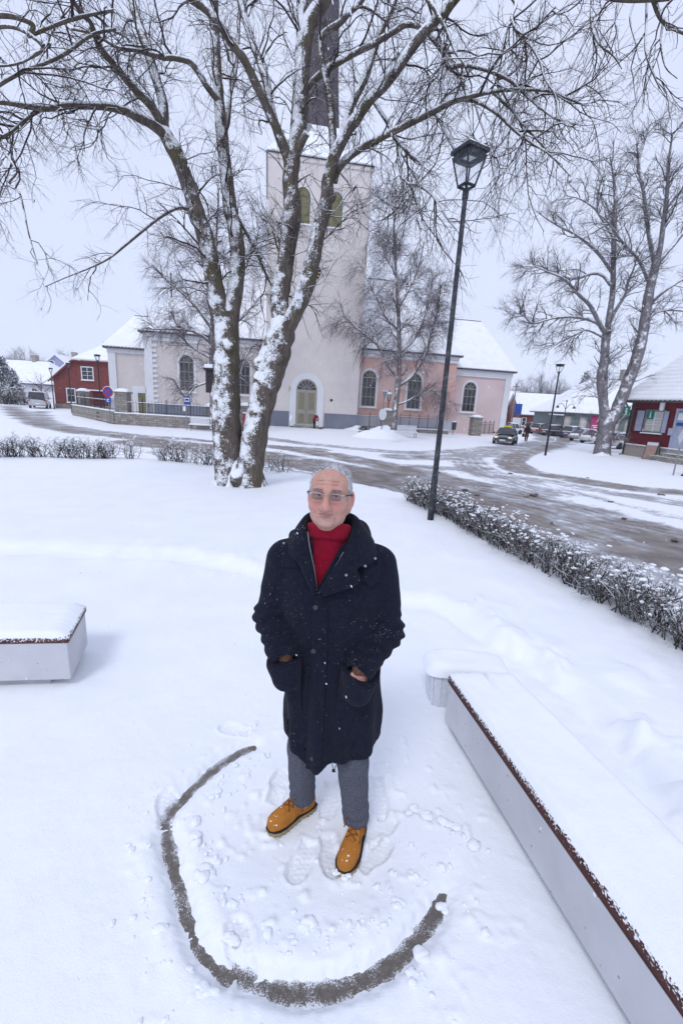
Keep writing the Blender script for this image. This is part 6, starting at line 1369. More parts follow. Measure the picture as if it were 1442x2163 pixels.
pe = G(1455, 1006, STREET); passer('dark clad person stepping in at the right edge of the frame', pe, math.radians(-70), 1.75, .05, (M['black_cloth'], M['black_cloth'], M['black_cloth']), False, .27)
# a few fallen twigs on the lawn
for i, P in enumerate(([(792, 1052), (806, 1047), (822, 1046), (832, 1050)], [(804, 1060), (822, 1056), (838, 1058), (852, 1064)], [(815, 1058), (824, 1052), (834, 1053)])):
    W_ = [G(x, y, -.08) + [0, 0, .03 * (0 < j < len(P) - 1)] for j, (x, y) in enumerate(P)]; b = MB(); b.tube(crv(W_, 4), .006, 5); o = b.build('fallen_twig', M['hedge_twig'] if 'hedge_twig' in M else M['eave'], None, True); tag(o, 'thin fallen twig arching out of the snow at the lawn edge behind the man', 'twig', 'fallen twigs on the lawn')
# ------------------------------------------------------------------ the man
def skin_mat():
    t = NT('weathered skin'); n = t.noise(60, 5, rough=.6); n2 = t.noise(340, 3)
    c = t.ramp(n, [(.3, (.44, .235, .175)), (.7, (.565, .325, .255))])
    c = t.mix(t.math('MULTIPLY', t.attr('blush'), .75, True), c, (.60, .20, .19)); c = t.mix(t.math('MULTIPLY', t.attr('lip'), 1.0, True), c, (.36, .11, .115))
    c = t.mix(t.math('MULTIPLY', t.attr('beard'), .22, True), c, (.40, .33, .32)); c = t.mix(t.ramp(n2, [(.32, .22), (.5, 0.0)]), c, (.36, .17, .14))
    t.bump(t.math('ADD', n, n2), .30, .002); m = t.set(c, .48, 0, .4); t.b.inputs['Subsurface Weight'].default_value = .12; t.b.inputs['Subsurface Radius'].default_value = (.01, .004, .002); t.b.inputs['Subsurface Scale'].default_value = .5; return m
M['skin'] = skin_mat()
def wool(name, c, var=.3, scale=90, dust=0, ribs=0):
    t = NT(name); n = t.noise(scale, 4, rough=.7); col = t.ramp(n, [(.3, tuple(x * (1 - var) for x in c)), (.7, tuple(min(1, x * (1 + var)) for x in c))])
    h = n
    if dust:
        d = t.noise(330, 1, vec=t.mapv((1, 1, .55))); k = t.math('ADD', d, t.math('MULTIPLY', t.noise(5, 3), .3)); k = t.math('ADD', k, t.math('MULTIPLY', t.dot(t.normal(), (0, 0, 1)), .03))
        col = t.mix(t.ramp(k, [(1.0 - dust, 0.0), (1.03 - dust, .9)]), col, SNOWC)
    if ribs:
        w = t.n('ShaderNodeTexWave'); w.bands_direction = 'X'; w.inputs['Scale'].default_value = ribs; w.inputs['Distortion'].default_value = .4; t.l(t.tc.outputs['Object'], w.inputs['Vector']); h = t.math('ADD', n, w.outputs['Fac']); col = t.mix(t.ramp(w.outputs['Fac'], [(0, .35), (.4, 0.0)]), col, tuple(x * .5 for x in c))
    t.bump(h, .5, .002); m = t.set(col, .95, 0, .08); t.b.inputs['Sheen Weight'].default_value = .03; t.b.inputs['Sheen Roughness'].default_value = .6; return m
M['coat'] = wool('navy black wool', (.0098, .0112, .0215), .35, 60, .06)
M['sweater'] = wool('crimson knit', (.245, .006, .024), .22, 120, .05, 55)
M['trouser'] = wool('grey wool trousers', (.085, .09, .112), .4, 130, .05)
M['lining'] = mk('pale grey lining', (.36, .37, .40), .9, .25, 120)
M['fur'] = mk('brown knit cuff', (.12, .06, .04), .95, .5, 150)
M['boot'] = mk('tan nubuck', (.43, .165, .028), .8, .16, 22, 0, .2, .3, 160, dust=.0)
M['sole'] = mk('sand rubber sole', (.33, .245, .13), .75, .15, 40); M['welt'] = mk('black welt', (.012, .012, .013), .6); M['lace'] = mk('brown lace', (.19, .07, .016), .8, .2, 60); M['brass'] = mk('dark eyelet', (.06, .05, .045), .4, .1, 5, .8)
M['hair'] = mk('grey hair', (.48, .475, .49), .7, .45, 70); M['hair_dark'] = mk('dark grey hair', (.11, .105, .115), .7, .4, 70); M['brow'] = mk('grey brown brow', (.31, .26, .25), .8, .4, 90)
M['snap'] = mk('dull snap', (.30, .30, .32), .45, .2, 60, .7); M['wire'] = mk('steel spectacle frame', (.42, .40, .40), .3, .05, 5, .9); M['lens'] = glass('tinted lens', (.10, .06, .068), .03, .5); M['eye'] = mk('eye white', (.55, .50, .50), .25, .05); M['iris'] = mk('dark iris', (.03, .022, .02), .2)

HC = np.array([-.048, 1.698, 1.648]); YAW = math.radians(-6); TILT = math.radians(11)
_cy, _sy = math.cos(YAW), math.sin(YAW); _ct, _st = math.cos(TILT), math.sin(TILT)
# head axes in the world: x = the man's left (photo right), y = where he faces, z = up
HF = np.array([math.sin(YAW), -math.cos(YAW), 0.0]); HXa = np.array([math.cos(YAW), math.sin(YAW), 0.0])
HFt = HF * _ct + np.array([0, 0, _st]); HZa = np.array([0, 0, _ct]) - HF * _st
HM = np.stack([HXa, HFt, HZa])          # rows: local axes
HS = 1.0
def to_head(X):
    L = (X - HC) @ HM.T / HS; L[..., 2] = np.interp(L[..., 2], [-.4, -.124, -.076, -.044, 0, .3], [-.4, -.124, -.0665, -.036, 0, .3]); return L
def from_head(p): return HC + (np.asarray(p, float) * HS) @ HM
def cranium(L, o=0.0):
    a = sd_ell(L, (0, -.014, .034), (.0785 + o, .100 + o, .089 + o)); return a
def head_sdf(X, neck=True):
    L = to_head(X); A = L.copy(); A[..., 0] = np.abs(A[..., 0])
    d = cranium(L)
    d = smin(d, sd_ell(L, (0, .030, -.036), (.066, .066, .088)), .03)
    d = smin(d, sd_ell(L, (0, .042, .046), (.062, .050, .052)), .03)
    d = smin(d, sd_ell(A, (.037, .012, -.066), (.026, .046, .034)), .03)
    d = smin(d, sd_ell(L, (0, .036, -.086), (.047, .050, .036)), .025)
    d = smin(d, sd_ell(L, (0, .076, -.103), (.024, .017, .017)), .018)
    d = smin(d, sd_ell(A, (.046, .064, -.026), (.023, .024, .022)), .022)
    d = smin(d, sd_ell(L, (0, .078, -.060), (.034, .022, .026)), .02)
    d = smin(d, sd_cap(A, (.008, .094, .017), (.046, .081, .020), .0085, .0075), .014)
    d = smax(d, -sd_ell(A, (.033, .101, .000), (.021, .017, .0125)), .012)
    d = smin(d, sd_ell(A, (.033, .080, .000), (.0185, .0145, .0125)), .006)
    d = smax(d, -sd_ell(A, (.033, .097, -.0008), (.0135, .0120, .0048)), .0025)
    nose = smin(sd_cap(L, (0, .094, .008), (0, .117, -.030), .0092, .0138), sd_ell(L, (0, .119, -.036), (.0172, .0162, .0150)), .012)
    nose = smin(nose, sd_ell(A, (.0180, .103, -.0385), (.0105, .013, .0100)), .009)
    nose = smax(nose, -sd_ell(A, (.0075, .111, -.048), (.005, .007, .005)), .004)
    d = smin(d, nose, .010)
    d = smin(d, sd_cap(A, (0, .0985, -.0590), (.031, .0850, -.0610), .0045, .003), .006)
    d = smin(d, sd_cap(A, (0, .0970, -.0715), (.027, .0860, -.0665), .0056, .0035), .006)
    d = smax(d, -sd_cap(A, (0, .1068, -.0652), (.036, .0880, -.0600), .0034, .0030), .003)
    d = smax(d, -sd_cap(A, (.0205, .1045, -.036), (.0435, .0830, -.062), .0050, .0042), .007)
    d = smax(d, -sd_cap(A, (.0435, .0830, -.062), (.039, .077, -.088), .0030, .0015), .008)
    d = smax(d, -sd_cap(A, (.005, .1068, .012), (.0065, .1062, .026), .0028, .0022), .004)
    d = smax(d, -sd_cap(A, (.018, .102, -.016), (.045, .090, -.020), .0016, .001), .008)
    for z in (.042, .056): d = smax(d, -sd_cap(A, (0, .1038 - (z - .03) * .22, z), (.04, .0890 - (z - .03) * .25, z - .003), .0030, .0020), .005)
    # ears
    E = A.copy(); E = E - np.array([.0805, -.016, -.012]); c, s = math.cos(.5), math.sin(.5)
    e = np.stack([E[..., 0] * c + E[..., 1] * s, -E[..., 0] * s + E[..., 1] * c, E[..., 2] + E[..., 1] * .15], -1)
    ear = sd_ell(e, (0, -.006, .006), (.0075, .020, .031)); ear = smin(ear, sd_ell(e, (-.001, .004, -.026), (.006, .0095, .012)), .008)
    ear = smin(ear, sd_ell(A, (.070, -.012, -.010), (.013, .018, .027)), .008); ear = smin(ear, sd_ell(A, (.066, -.012, -.036), (.016, .018, .026)), .010); ear = smax(ear, -sd_ell(e, (.0085, .001, .003), (.0065, .0105, .019)), .004)
    d = smin(d, ear, .010)
    if neck:
        d = smin(d, sd_cap(L, (0, -.028, -.075), (0, -.045, -.20), .053, .060), .025)
        d = smin(d, sd_ell(L, (0, .028, -.118), (.034, .040, .022)), .02)
    return d
b = MB(); hv, hq = surface_nets(head_sdf, HC - [.115, .145, .235], HC + [.115, .135, .135], .0023); b.add(hv, hq)
# trunk, arms and legs under the clothes
HANDS = {-1: dict(sh=(-.225, 1.725, 1.375), el=(-.268, 1.725, 1.115), wr=(-.196, 1.578, 1.008)), 1: dict(sh=(.172, 1.725, 1.39), el=(.222, 1.70, 1.085), wr=(.112, 1.545, .985))}
LEG = {-1: [(-.095, 1.75, .80), (-.118, 1.755, .42), (-.112, 1.80, .06)], 1: [(.085, 1.72, .80), (.118, 1.68, .42), (.156, 1.70, .06)]}
def body_sdf(X):
    d = sd_ell(X, (-.03, 1.73, 1.22), (.15, .10, .26)); d = smin(d, sd_ell(X, (-.005, 1.735, .90), (.155, .105, .16)), .06); d = smin(d, sd_cap(X, (-.05, 1.74, 1.36), (-.048, 1.74, 1.50), .06), .04)
    for s in (-1, 1):
        h = HANDS[s]; d = smin(d, sd_cap(X, h['sh'], h['el'], .052, .042), .04); d = smin(d, sd_cap(X, h['el'], h['wr'], .042, .028), .02)
        a, k, c = LEG[s]; d = smin(d, sd_cap(X, a, k, .075, .052), .04); d = smin(d, sd_cap(X, k, c, .052, .038), .02)
    return d
v, q = surface_nets(body_sdf, (-.36, 1.48, .02), (.33, 1.9, 1.56), .012); b.add(v, q)
def hand_sdf(s):
    h = HANDS[s]; w = np.array(h['wr']); out = np.array([s * 1.0, 0, 0]); dn = np.array([-s * .05, -.10, -1.0]); dn /= np.linalg.norm(dn)
    def f(X):
        pal = w + dn * .055; d = sd_cap(X, w - dn * .03, w + dn * .02, .027, .026)
        d = smin(d, sd_ell((X - pal) , (0, 0, 0), (.038, .019, .048)), .02)
        for i in range(4):
            o = pal + np.array([(-.027 + .018 * i), -.002, 0]) + dn * (.038 + (.006, .010, .006, -.004)[i]); L = (.040, .046, .042, .033)[i]
            k1 = o + dn * L * .55 + np.array([0, .006, 0]); k2 = k1 + dn * L * .5 + np.array([0, .014, 0]); d = smin(d, sd_cap(X, o - dn * .02, k1, .0095, .0088), .006); d = smin(d, sd_cap(X, k1, k2, .0088, .0075), .003)
        tb = w + dn * .03 + np.array([-s * .030, -.008, 0]); d = smin(d, sd_cap(X, tb - dn * .01, tb + dn * .035 + np.array([-s * .002, .004, 0]), .012, .010), .010)
        return d
    return f, w
for s in (-1, 1):
    f, w = hand_sdf(s); v, q = surface_nets(f, w - [.085, .075, .20], w + [.085, .07, .06], .0036); b.add(v, q)
V = np.concatenate(b.v); L = to_head(V); hl = L[:, 2] > -.14; ax = np.abs(L[:, 0])
g = lambda c, r: np.exp(-(((ax - c[0]) / r[0]) ** 2 + ((L[:, 1] - c[1]) / r[1]) ** 2 + ((L[:, 2] - c[2]) / r[2]) ** 2))
blush = (.75 * g((0, .118, -.034), (.020, .02, .02)) + .75 * g((.042, .075, -.030), (.024, .04, .022)) + .9 * g((.092, -.02, .0), (.014, .03, .04)) + .25 * g((0, .09, .03), (.04, .03, .02))) * hl
lip = (np.maximum(g((.0, .099, -.0590), (.033, .018, .0034)), g((0, .098, -.0705), (.029, .016, .0042)))) * hl
beard = (g((.0, .09, -.085), (.06, .05, .03)) * .9 + .5 * g((.0, .1, -.05), (.03, .03, .008))) * hl
hand = ~hl & (V[:, 2] < 1.06) & (V[:, 2] > .75); blush = np.where(hand, .45, blush)
man = b.build('person', M['skin'], None, True, attrs={'blush': blush, 'lip': lip, 'beard': beard}, shift=(.02, 1.71, 0)); man.location = (.02, 1.71, 0)
MS = (.02, 1.71, 0)
tag(man, 'elderly man in glasses, navy coat, red roll neck and tan boots, hands in pockets', 'person')
def mpart(bb, name, mat, smooth=True, bevel=0, parent=None): return bb.build(name, mat, parent or man, smooth, bevel, shift=MS)
def mnets(name, f, lo, hi, h, mat, parent=None, attrs=None):
    v, q = surface_nets(f, lo, hi, h); bb = MB(); bb.add(v, q); return mpart(bb, name, mat, True, 0, parent)
# eyes
for s in (-1, 1):
    bb = MB(); c = from_head((s * .033, .0800, .0005)); bb.ell(c, (.0125, .0125, .0125), 16, 11); e = mpart(bb, 'eye', M['eye'])
    bb = MB(); bb.ell(c + (CAM - c) / np.linalg.norm(CAM - c) * .0093, (.0055, .004, .0055), 12, 9); mpart(bb, 'iris', M['iris'], parent=e)
    bb = MB(); bb.tube(crv([from_head(p) for p in ((s * .019, .0915, .0055), (s * .033, .0945, .0075), (s * .047, .0845, .0035))], 5), .0024, 6); mpart(bb, 'eyelid', M['skin'], parent=e)
# brows
bb = MB(); rg = np.random.default_rng(2)
P = []; 
for s in (-1, 1):
    for k in range(52):
        t = rg.random(); p0 = np.array([s * (.014 + .036 * t), .1025 - .016 * t ** 1.5, .0185 + .0045 * math.sin(t * 2.4) + rg.normal(0, .0018)]); d = np.array([s * (.7 + .5 * t), .5, .35 - .8 * t + rg.normal(0, .3)]); d /= np.linalg.norm(d); P.append([from_head(p0), from_head(p0 + d * .005 + [0, .002, 0]), from_head(p0 + d * .010)])
bb.tubes(np.array(P), np.full((len(P), 3), .0006), 3); mpart(bb, 'eyebrow', M['brow'])
# hair
def hair_sdf(X):
    L = to_head(X); A = L.copy(); A[..., 0] = np.abs(A[..., 0])
    d = cranium(L, .0050) - .004 * sstep(.06, .11, L[..., 2]) - .0022 * fbm(L, 60, 2, 4)
    d = np.maximum(d, -sd_ell(L, (0, .104, .018), (.0715, .098, .0955)))
    d = np.maximum(d, -sd_ell(A, (.075, .058, -.03), (.03, .055, .068)))
    d = np.maximum(d, -(L[..., 2] + .055 + .5 * np.maximum(L[..., 1] + .02, 0))); return np.maximum(d, -sd_ell(A, (.090, -.012, -.010), (.012, .018, .028)))
v, q = surface_nets(hair_sdf, HC - [.10, .12, .08], HC + [.10, .125, .14], .0034); bb = MB(); bb.add(v, q); hr_ = mpart(bb, 'hair', M['hair'])
Lh = to_head(v); sel = rg.integers(0, len(v), 5200); P = []; Pd = []
for i in sel:
    l = Lh[i]; n = l - np.array([0, -.014, .034]); n /= np.linalg.norm(n)
    if l[2] < -.02 and l[1] > .02: continue
    comb = np.array([.25 * np.sign(l[0]) + .25, -.55, .25]) if l[2] > .07 else np.array([0, -.35, -.8])
    if l[1] > .035 and l[2] > .07: comb = np.array([.45, -.2, .75])
    d = n * .34 + comb * .85 + rg.normal(0, .22, 3); d /= np.linalg.norm(d); ln = rg.uniform(.005, .011) * (1.25 if l[2] > .07 else .8)
    a = l - n * .002; S = [from_head(a), from_head(a + d * ln * .5 + n * .001), from_head(a + d * ln)]
    (Pd if (l[1] > .03 and l[2] > .085 and l[0] < .02 and rg.random() < .4) or rg.random() < .07 else P).append(S)
bb = MB(); bb.tubes(np.array(P), np.tile([.0007, .0006, .0003], (len(P), 1)), 3); mpart(bb, 'strands', M['hair'], parent=hr_)['kind'] = 'stuff'
bb = MB(); bb.tubes(np.array(Pd), np.tile([.0008, .0007, .0003], (len(Pd), 1)), 3); mpart(bb, 'dark_strands', M['hair_dark'], parent=hr_)['kind'] = 'stuff'
# glasses: half-rim steel frame, tinted lenses, dark temples
def lens_pts(s, n=24):
    o = []
    for k in range(n):
        t = 2 * math.pi * k / n; x = .0225 * math.copysign(abs(math.cos(t)) ** .6, math.cos(t)); z = .0135 * math.copysign(abs(math.sin(t)) ** .65, math.sin(t)) - .001 * math.cos(t); xx = s * .0345 + x; o.append((xx, .1125 - .10 * max(0, abs(xx) - .015) ** 1.0 * .55, z - .0045))
    return o
bb = MB(); rim = []
for s in (-1, 1):
    q = lens_pts(s); rim = q + q[:1]; bb.tube([from_head(p) for p in rim], [.0013 if p[2] > -.004 else .0007 for p in rim], 6)
bb.tube(crv([from_head(p) for p in ((-.013, .1125, .003), (0, .1165, .0055), (.013, .1125, .003))], 5), .0013, 6)
gl = mpart(bb, 'glasses', M['wire'])
for s in (-1, 1):
    q = [from_head(p) for p in lens_pts(s)]; c = np.mean(q, 0) + HFt * .0012; bb = MB(); bb.add([c] + q, [(0, i + 1, (i + 1) % 24 + 1) for i in range(24)]); mpart(bb, 'lens', M['lens'], parent=gl)
    bb = MB(); bb.bar(from_head((s * .0565, .1085, .004)), from_head((s * .0735, .092, .006)), .0022, .0075); mpart(bb, 'hinge', M['wire'], parent=gl)
    bb = MB(); bb.tube(crv([from_head(p) for p in ((s * .073, .093, .006), (s * .0835, .04, .010), (s * .0865, .0, .012), (s * .085, -.022, .004))], 5), .0026, 6); mpart(bb, 'temple', M['welt'], parent=gl)

# sweater with its rolled neck
NK = np.array([-.046, 1.712])
TZ = np.array([.46, .60, .75, .90, 1.02, 1.15, 1.27, 1.36, 1.42, 1.47, 1.53]); TCX = np.array([.012, .008, .0, -.005, -.012, -.02, -.028, -.032, -.036, -.042, -.046])
THW = np.array([.208, .216, .214, .205, .198, .203, .215, .213, .185, .125, .07]); THD = np.array([.150, .152, .150, .148, .146, .146, .142, .132, .115, .095, .07]); TCY = np.array([1.722, 1.722, 1.722, 1.722, 1.722, 1.722, 1.722, 1.722, 1.722, 1.725, 1.73])
def torso(X, o=0.0):
    z = X[..., 2]; cx = np.interp(z, TZ, TCX); hw = np.interp(z, TZ, THW) + o; hd = np.interp(z, TZ, THD) + o; cy = np.interp(z, TZ, TCY)
    e = 2.35; r = (np.abs((X[..., 0] - cx) / hw) ** e + np.abs((X[..., 1] - cy) / hd) ** e) ** (1 / e); d = (r - 1) * np.minimum(hw, hd)
    return np.maximum(d, z - 1.54)
def sweater_sdf(X):
    d = np.maximum(torso(X, -.024), 1.0 - X[..., 2]); d = np.maximum(d, X[..., 2] - 1.50)
    r = np.hypot((X[..., 0] - NK[0]), (X[..., 1] - NK[1]) * .93); z = X[..., 2] + .30 * (X[..., 1] - NK[1])
    nk = np.maximum(np.abs(r - .069 - .010 * np.sin(np.clip((z - 1.46) / .085, 0, 1) * math.pi) - .03 * np.clip(1.47 - z, 0, .1)) - .0085, np.maximum(z - 1.532, 1.38 - z))
    fold = np.maximum(np.abs(r - .0815) - .0085, np.maximum(z - 1.525, 1.468 - z)); nk = smin(nk, fold, .008)
    d = smin(d, nk, .016); return d - .0018 * fbm(X * np.array([1, 1, 2.5]), 30, 2, 8)
mnets('sweater', sweater_sdf, (-.30, 1.54, 1.0), (.25, 1.90, 1.58), .0055, M['sweater'])

# coat
CUFF = {-1: (-.196, 1.574, 1.006), 1: (.112, 1.546, .985)}
ELB = {-1: (-.268, 1.722, 1.110), 1: (.222, 1.700, 1.080)}; SHO = {-1: (-.218, 1.722, 1.364), 1: (.162, 1.722, 1.366)}
def vedge(z):      # the opening at the chest: left and right border by height
    return np.interp(z, [1.295, 1.36, 1.44, 1.52], [-.0765, -.090, -.100, -.112]), np.interp(z, [1.295, 1.36, 1.44, 1.52], [-.0755, -.048, -.008, .022])
def coat_raw(X):
    z = X[..., 2]; d = torso(X)
    th = np.arctan2(X[..., 1] - 1.72, X[..., 0])
    Q = np.stack([X[..., 0] * 5, X[..., 1] * 5, z * 1.6], -1)
    d = d - .013 * fbm(Q, 1.0, 2, 3) - .010 * np.sin(th * 9 + 3 * vnoise(Q, .6, 6)) * sstep(.95, .5, z) - .006 * fbm(X, 9, 2, 12)
    for s in (-1, 1):
        a, e, c = SHO[s], ELB[s], CUFF[s]
        wr = .0062 * np.sin((z * 1.0 + .35 * X[..., 0] * s + .25 * X[..., 1]) * 2 * math.pi / .048 + 2.0 * vnoise(X, 11, 5)) * np.exp(-((z - 1.08) / .085) ** 2)
        up = sd_cap(X, a, e, .078, .070); fo = sd_cap(X, e, c, .072, .058); sl = smin(up, fo, .03) - wr - .010 * fbm(X, 8, 2, 15)
        ax = np.array(c) - np.array(e); L = np.linalg.norm(ax); ax /= L; t = (X - np.array(e)) @ ax; sl = np.maximum(sl, t - L - .026); sl = smax(sl, -(np.maximum(sd_cap(X, np.array(c) - ax * .03, np.array(c) + ax * .06, .046), -(t - L + .02))), .004)
        d = smin(d, sl, .020)
    # shoulders slope up to the neck
    d = smin(d, sd_cap(X, (-.20, 1.722, 1.385), (-.115, 1.735, 1.445), .062, .05), .03); d = smin(d, sd_cap(X, (.135, 1.722, 1.385), (.02, 1.735, 1.45), .060, .05), .03)
    return d
def hem(X): return .495 - .055 * np.exp(-((X[..., 0] + .055) / .05) ** 2) * (X[..., 1] < 1.7) + .02 * ((X[..., 0]) / .2) ** 2 + .006 * np.sin(X[..., 0] * 30)
def coat_sdf(X):
    d = coat_raw(X); z = X[..., 2]
    d = np.maximum(d, hem(X) - z); d = np.maximum(d, -np.maximum(torso(X, -.022), z - .62))       # hollow skirt
    a, c = vedge(z); w = np.maximum(np.maximum(a - X[..., 0], X[..., 0] - c), np.maximum(1.295 - z, X[..., 1] - 1.72)); d = np.maximum(d, -w)
    d = np.maximum(d, -sd_cap(X, (NK[0], NK[1], 1.40), (NK[0], NK[1], 1.7), .088))
    return d
coat = mnets('coat', coat_sdf, (-.385, 1.46, .42), (.335, 1.91, 1.53), .0062, M['coat'])
def handcap(s):
    w = np.array(HANDS[s]['wr']); dn = np.array([-s * .05, -.10, -1.0]); dn /= np.linalg.norm(dn); return lambda X: sd_cap(X * np.array([1, 1.25, 1]), (w + dn * .035) * [1, 1.25, 1], (w + dn * .10) * [1, 1.25, 1], .042, .038)
def shell(name, region, off, lo, hi, h, mat='coat', extra=None, parent=None):
    """a layer of cloth lying on the coat inside region(x, z) < 0"""
    def f(X):
        d = coat_raw(X); o = off(X) if callable(off) else off; e = d if extra is None else smin(d, extra(X), .07); return smax(np.maximum(e - o, -(d + .012)), region(X), .005)
    return mnets(name, f, lo, hi, h, M[mat], parent or coat)
def poly_region(P, ymax=1.70):
    P = np.array(P); 
    def f(X):
        x, z = X[..., 0], X[..., 2]; d, _ = pdist(x, z, np.vstack([P, P[:1]])); i = inside(x, z, P); return np.maximum(np.where(i, -d, d), X[..., 1] - ymax)
    return f
shell('placket', poly_region([(-.092, .448), (-.024, .462), (-.022, 1.03), (-.030, 1.20), (-.066, 1.30), (-.088, 1.28)]), .0075, (-.12, 1.48, .42), (.0, 1.62, 1.33), .0045)
bulge = lambda c, r: (lambda X: .009 + .010 * np.exp(-((X[..., 0] - c[0]) / r[0]) ** 2 - ((X[..., 2] - c[1]) / r[1]) ** 2))
shell('pocket', poly_region([(-.262, 1.000), (-.128, 1.002), (-.118, .735), (-.175, .805), (-.262, .875)], 1.74), bulge((-.178, .94), (.05, .08)), (-.30, 1.42, .70), (-.09, 1.76, 1.04), .0048, extra=handcap(-1))
shell('pocket', poly_region([(.036, .985), (.130, .950), (.212, .965), (.208, .815), (.026, .742)], 1.74), bulge((.12, .90), (.06, .08)), (.0, 1.42, .70), (.27, 1.76, 1.02), .0048, extra=handcap(1))
def fy(x, z, f=coat_raw, y0=1.45):
    ys = np.arange(y0, 1.75, .002); d = f(np.stack([np.full_like(ys, x), ys, np.full_like(ys, z)], -1)); k = np.argmax(d < 0); return ys[k]
def button(x, z, r, off, mat='welt', ring=False):
    y = fy(x, z) - off; bb = MB(); prof = [(r, 0), (r * 1.02, .002), (r * .85, .0042), (r * .55, .0030), (0, .0030)]
    V0 = MB(); V0.lathe(prof, n=16); P = np.concatenate(V0.v)[:, [0, 2, 1]] * np.array([1, -1, 1]) + np.array([x, y, z]); bb.v = [P]; bb.f = V0.f; bb.n = len(P); return mpart(bb, 'button' if not ring else 'snap', M[mat], parent=coat)
M['horn'] = mk('dark horn button', (.035, .03, .032), .35, .3, 60, 0, .5)
for x, z in ((-.079, 1.228), (-.080, 1.038), (-.062, .528)): button(x, z, .0105, .010, 'horn')
# collar: one folded band round the neck, wide lapels in front, and the hood lying behind
inner = crv([(-.078, 1.572, 1.292), (-.094, 1.582, 1.375), (-.124, 1.622, 1.475), (-.137, 1.70, 1.530), (-.115, 1.785, 1.545), (-.046, 1.815, 1.55), (.030, 1.790, 1.545), (.052, 1.71, 1.530), (.032, 1.628, 1.475), (.008, 1.596, 1.425), (-.032, 1.576, 1.36), (-.072, 1.572, 1.292)], 6)
outer = crv([(-.088, 1.560, 1.288), (-.148, 1.583, 1.395), (-.192, 1.632, 1.425), (-.200, 1.72, 1.468), (-.165, 1.83, 1.455), (-.046, 1.87, 1.45), (.085, 1.835, 1.460), (.128, 1.725, 1.478), (.142, 1.628, 1.418), (.070, 1.572, 1.398), (.078, 1.560, 1.345), (-.050, 1.560, 1.285)], 6)
n = len(inner); prof = []
for i in range(n):
    a, c = inner[i], outer[i]; m = (a + c) / 2; out = c - a; hgt = .016 + .012 * math.sin(math.pi * i / (n - 1))
    prof.append(crv([a + [0, 0, -.06 * math.sin(math.pi * i / (n - 1))], a + [0, 0, 0], a * .8 + c * .2 + [0, -.008, hgt], m + [0, -.010, hgt * .85], a * .2 + c * .8 + [0, -.008, .008], c], 4))
bb = MB(); bb.grid(np.array(prof)); co = mpart(bb, 'collar', M['coat'], True, parent=coat); sm = co.modifiers.new('thick', 'SOLIDIFY'); sm.thickness = .008; sm.offset = 0
for E_, nm in ((inner[:16], 'lining'), (inner[-16:], 'lining')):
    P = E_ + np.array([0, .006, -.004]); P = P + (np.array([NK[0], 1.62, 0]) - P) * np.array([.05, 0, 0]); bb = MB(); bb.tube(P, .0036, 6); mpart(bb, nm, M['lining'], parent=coat)
def hood_sdf(X):
    d = sd_cap(X, (-.17, 1.80, 1.435), (-.06, 1.885, 1.445), .045, .055); d = smin(d, sd_cap(X, (-.06, 1.885, 1.445), (.075, 1.845, 1.462), .055, .052), .04); d = smin(d, sd_cap(X, (.075, 1.845, 1.462), (.115, 1.76, 1.445), .050, .032), .03)
    d = smin(d, sd_ell(X, (-.03, 1.90, 1.36), (.13, .05, .11)), .04); return d - .006 * fbm(X, 14, 2, 19) - .004 * np.sin(X[..., 0] * 60 + X[..., 2] * 40)
mnets('hood', hood_sdf, (-.27, 1.65, 1.2), (.23, 2.0, 1.58), .007, M['coat'], coat)
def collar_y(x, z): 
    allp = np.concatenate(prof); k = np.argmin((allp[:, 0] - x) ** 2 + (allp[:, 2] - z) ** 2); return allp[k, 1]
def snap(x, z, y=None):
    y = (min(collar_y(x, z), fy(x, z)) - .012) if y is None else y; V0 = MB(); V0.lathe([(.0052, 0), (.0052, .002), (.0040, .0030), (.0024, .0022)], n=12); V0.lathe([(.0024, .0), (.0022, .0014), (0, .0015)], n=10); P = np.concatenate(V0.v)[:, [0, 2, 1]] * np.array([1, -1, 1]) + np.array([x, y, z]); bb = MB(); bb.v = [P]; bb.f = V0.f; bb.n = len(P); mpart(bb, 'snap', M['snap'], parent=coat)
for px, py in ((605, 1121), (600, 1146), (731, 1213), (771, 1194), (792, 1178)):
    hit = False
    for Yd in np.arange(1.48, 1.76, .004):
        p = AT(px, py, Yd)
        if coat_raw(p[None])[0] < .008 or (np.linalg.norm(np.concatenate(prof) - p, axis=1).min() < .012): hit = True; break
    if hit: snap(p[0], p[2], p[1] - .008)
# shoulder tab and lapel strap
shell('tab', poly_region([(.085, 1.415), (.165, 1.405), (.172, 1.335), (.125, 1.305), (.10, 1.34)], 1.76), .009, (.05, 1.5, 1.28), (.2, 1.78, 1.44), .0048)
shell('tab', poly_region([(-.225, 1.42), (-.165, 1.425), (-.15, 1.375), (-.22, 1.365)], 1.76), .009, (-.26, 1.5, 1.34), (-.12, 1.78, 1.46), .0048)
# seams
bb = MB()
for s, P in ((1, [(-.020, z) for z in np.linspace(.50, 1.18, 24)]), (1, [(-.094, z) for z in np.linspace(.48, 1.25, 24)])):
    bb.tube([(x, fy(x, z) - .001, z) for x, z in P], .0016, 5)
bb.tube([(x, fy(x, z) - .001, z) for x, z in [(-.12 - .03 * t, .735 - .20 * t) for t in np.linspace(0, 1, 10)]], .0015, 5)
bb.tube([(x, fy(x, z) - .001, z) for x, z in [(.10 - .07 * t, .72 - .22 * t) for t in np.linspace(0, 1, 10)]], .0015, 5)
mpart(bb, 'seam', M['coat'], parent=coat)
# brown knitted wristlets where the hands go in
for s in (-1, 1):
    w = np.array(HANDS[s]['wr']); bb = MB(); bb.tube([w + [0, .012, .028], w + [0, .0, .0], w + [0, -.004, -.014]], [.036, .034, .031], 16); mpart(bb, 'wristlet', M['fur'])
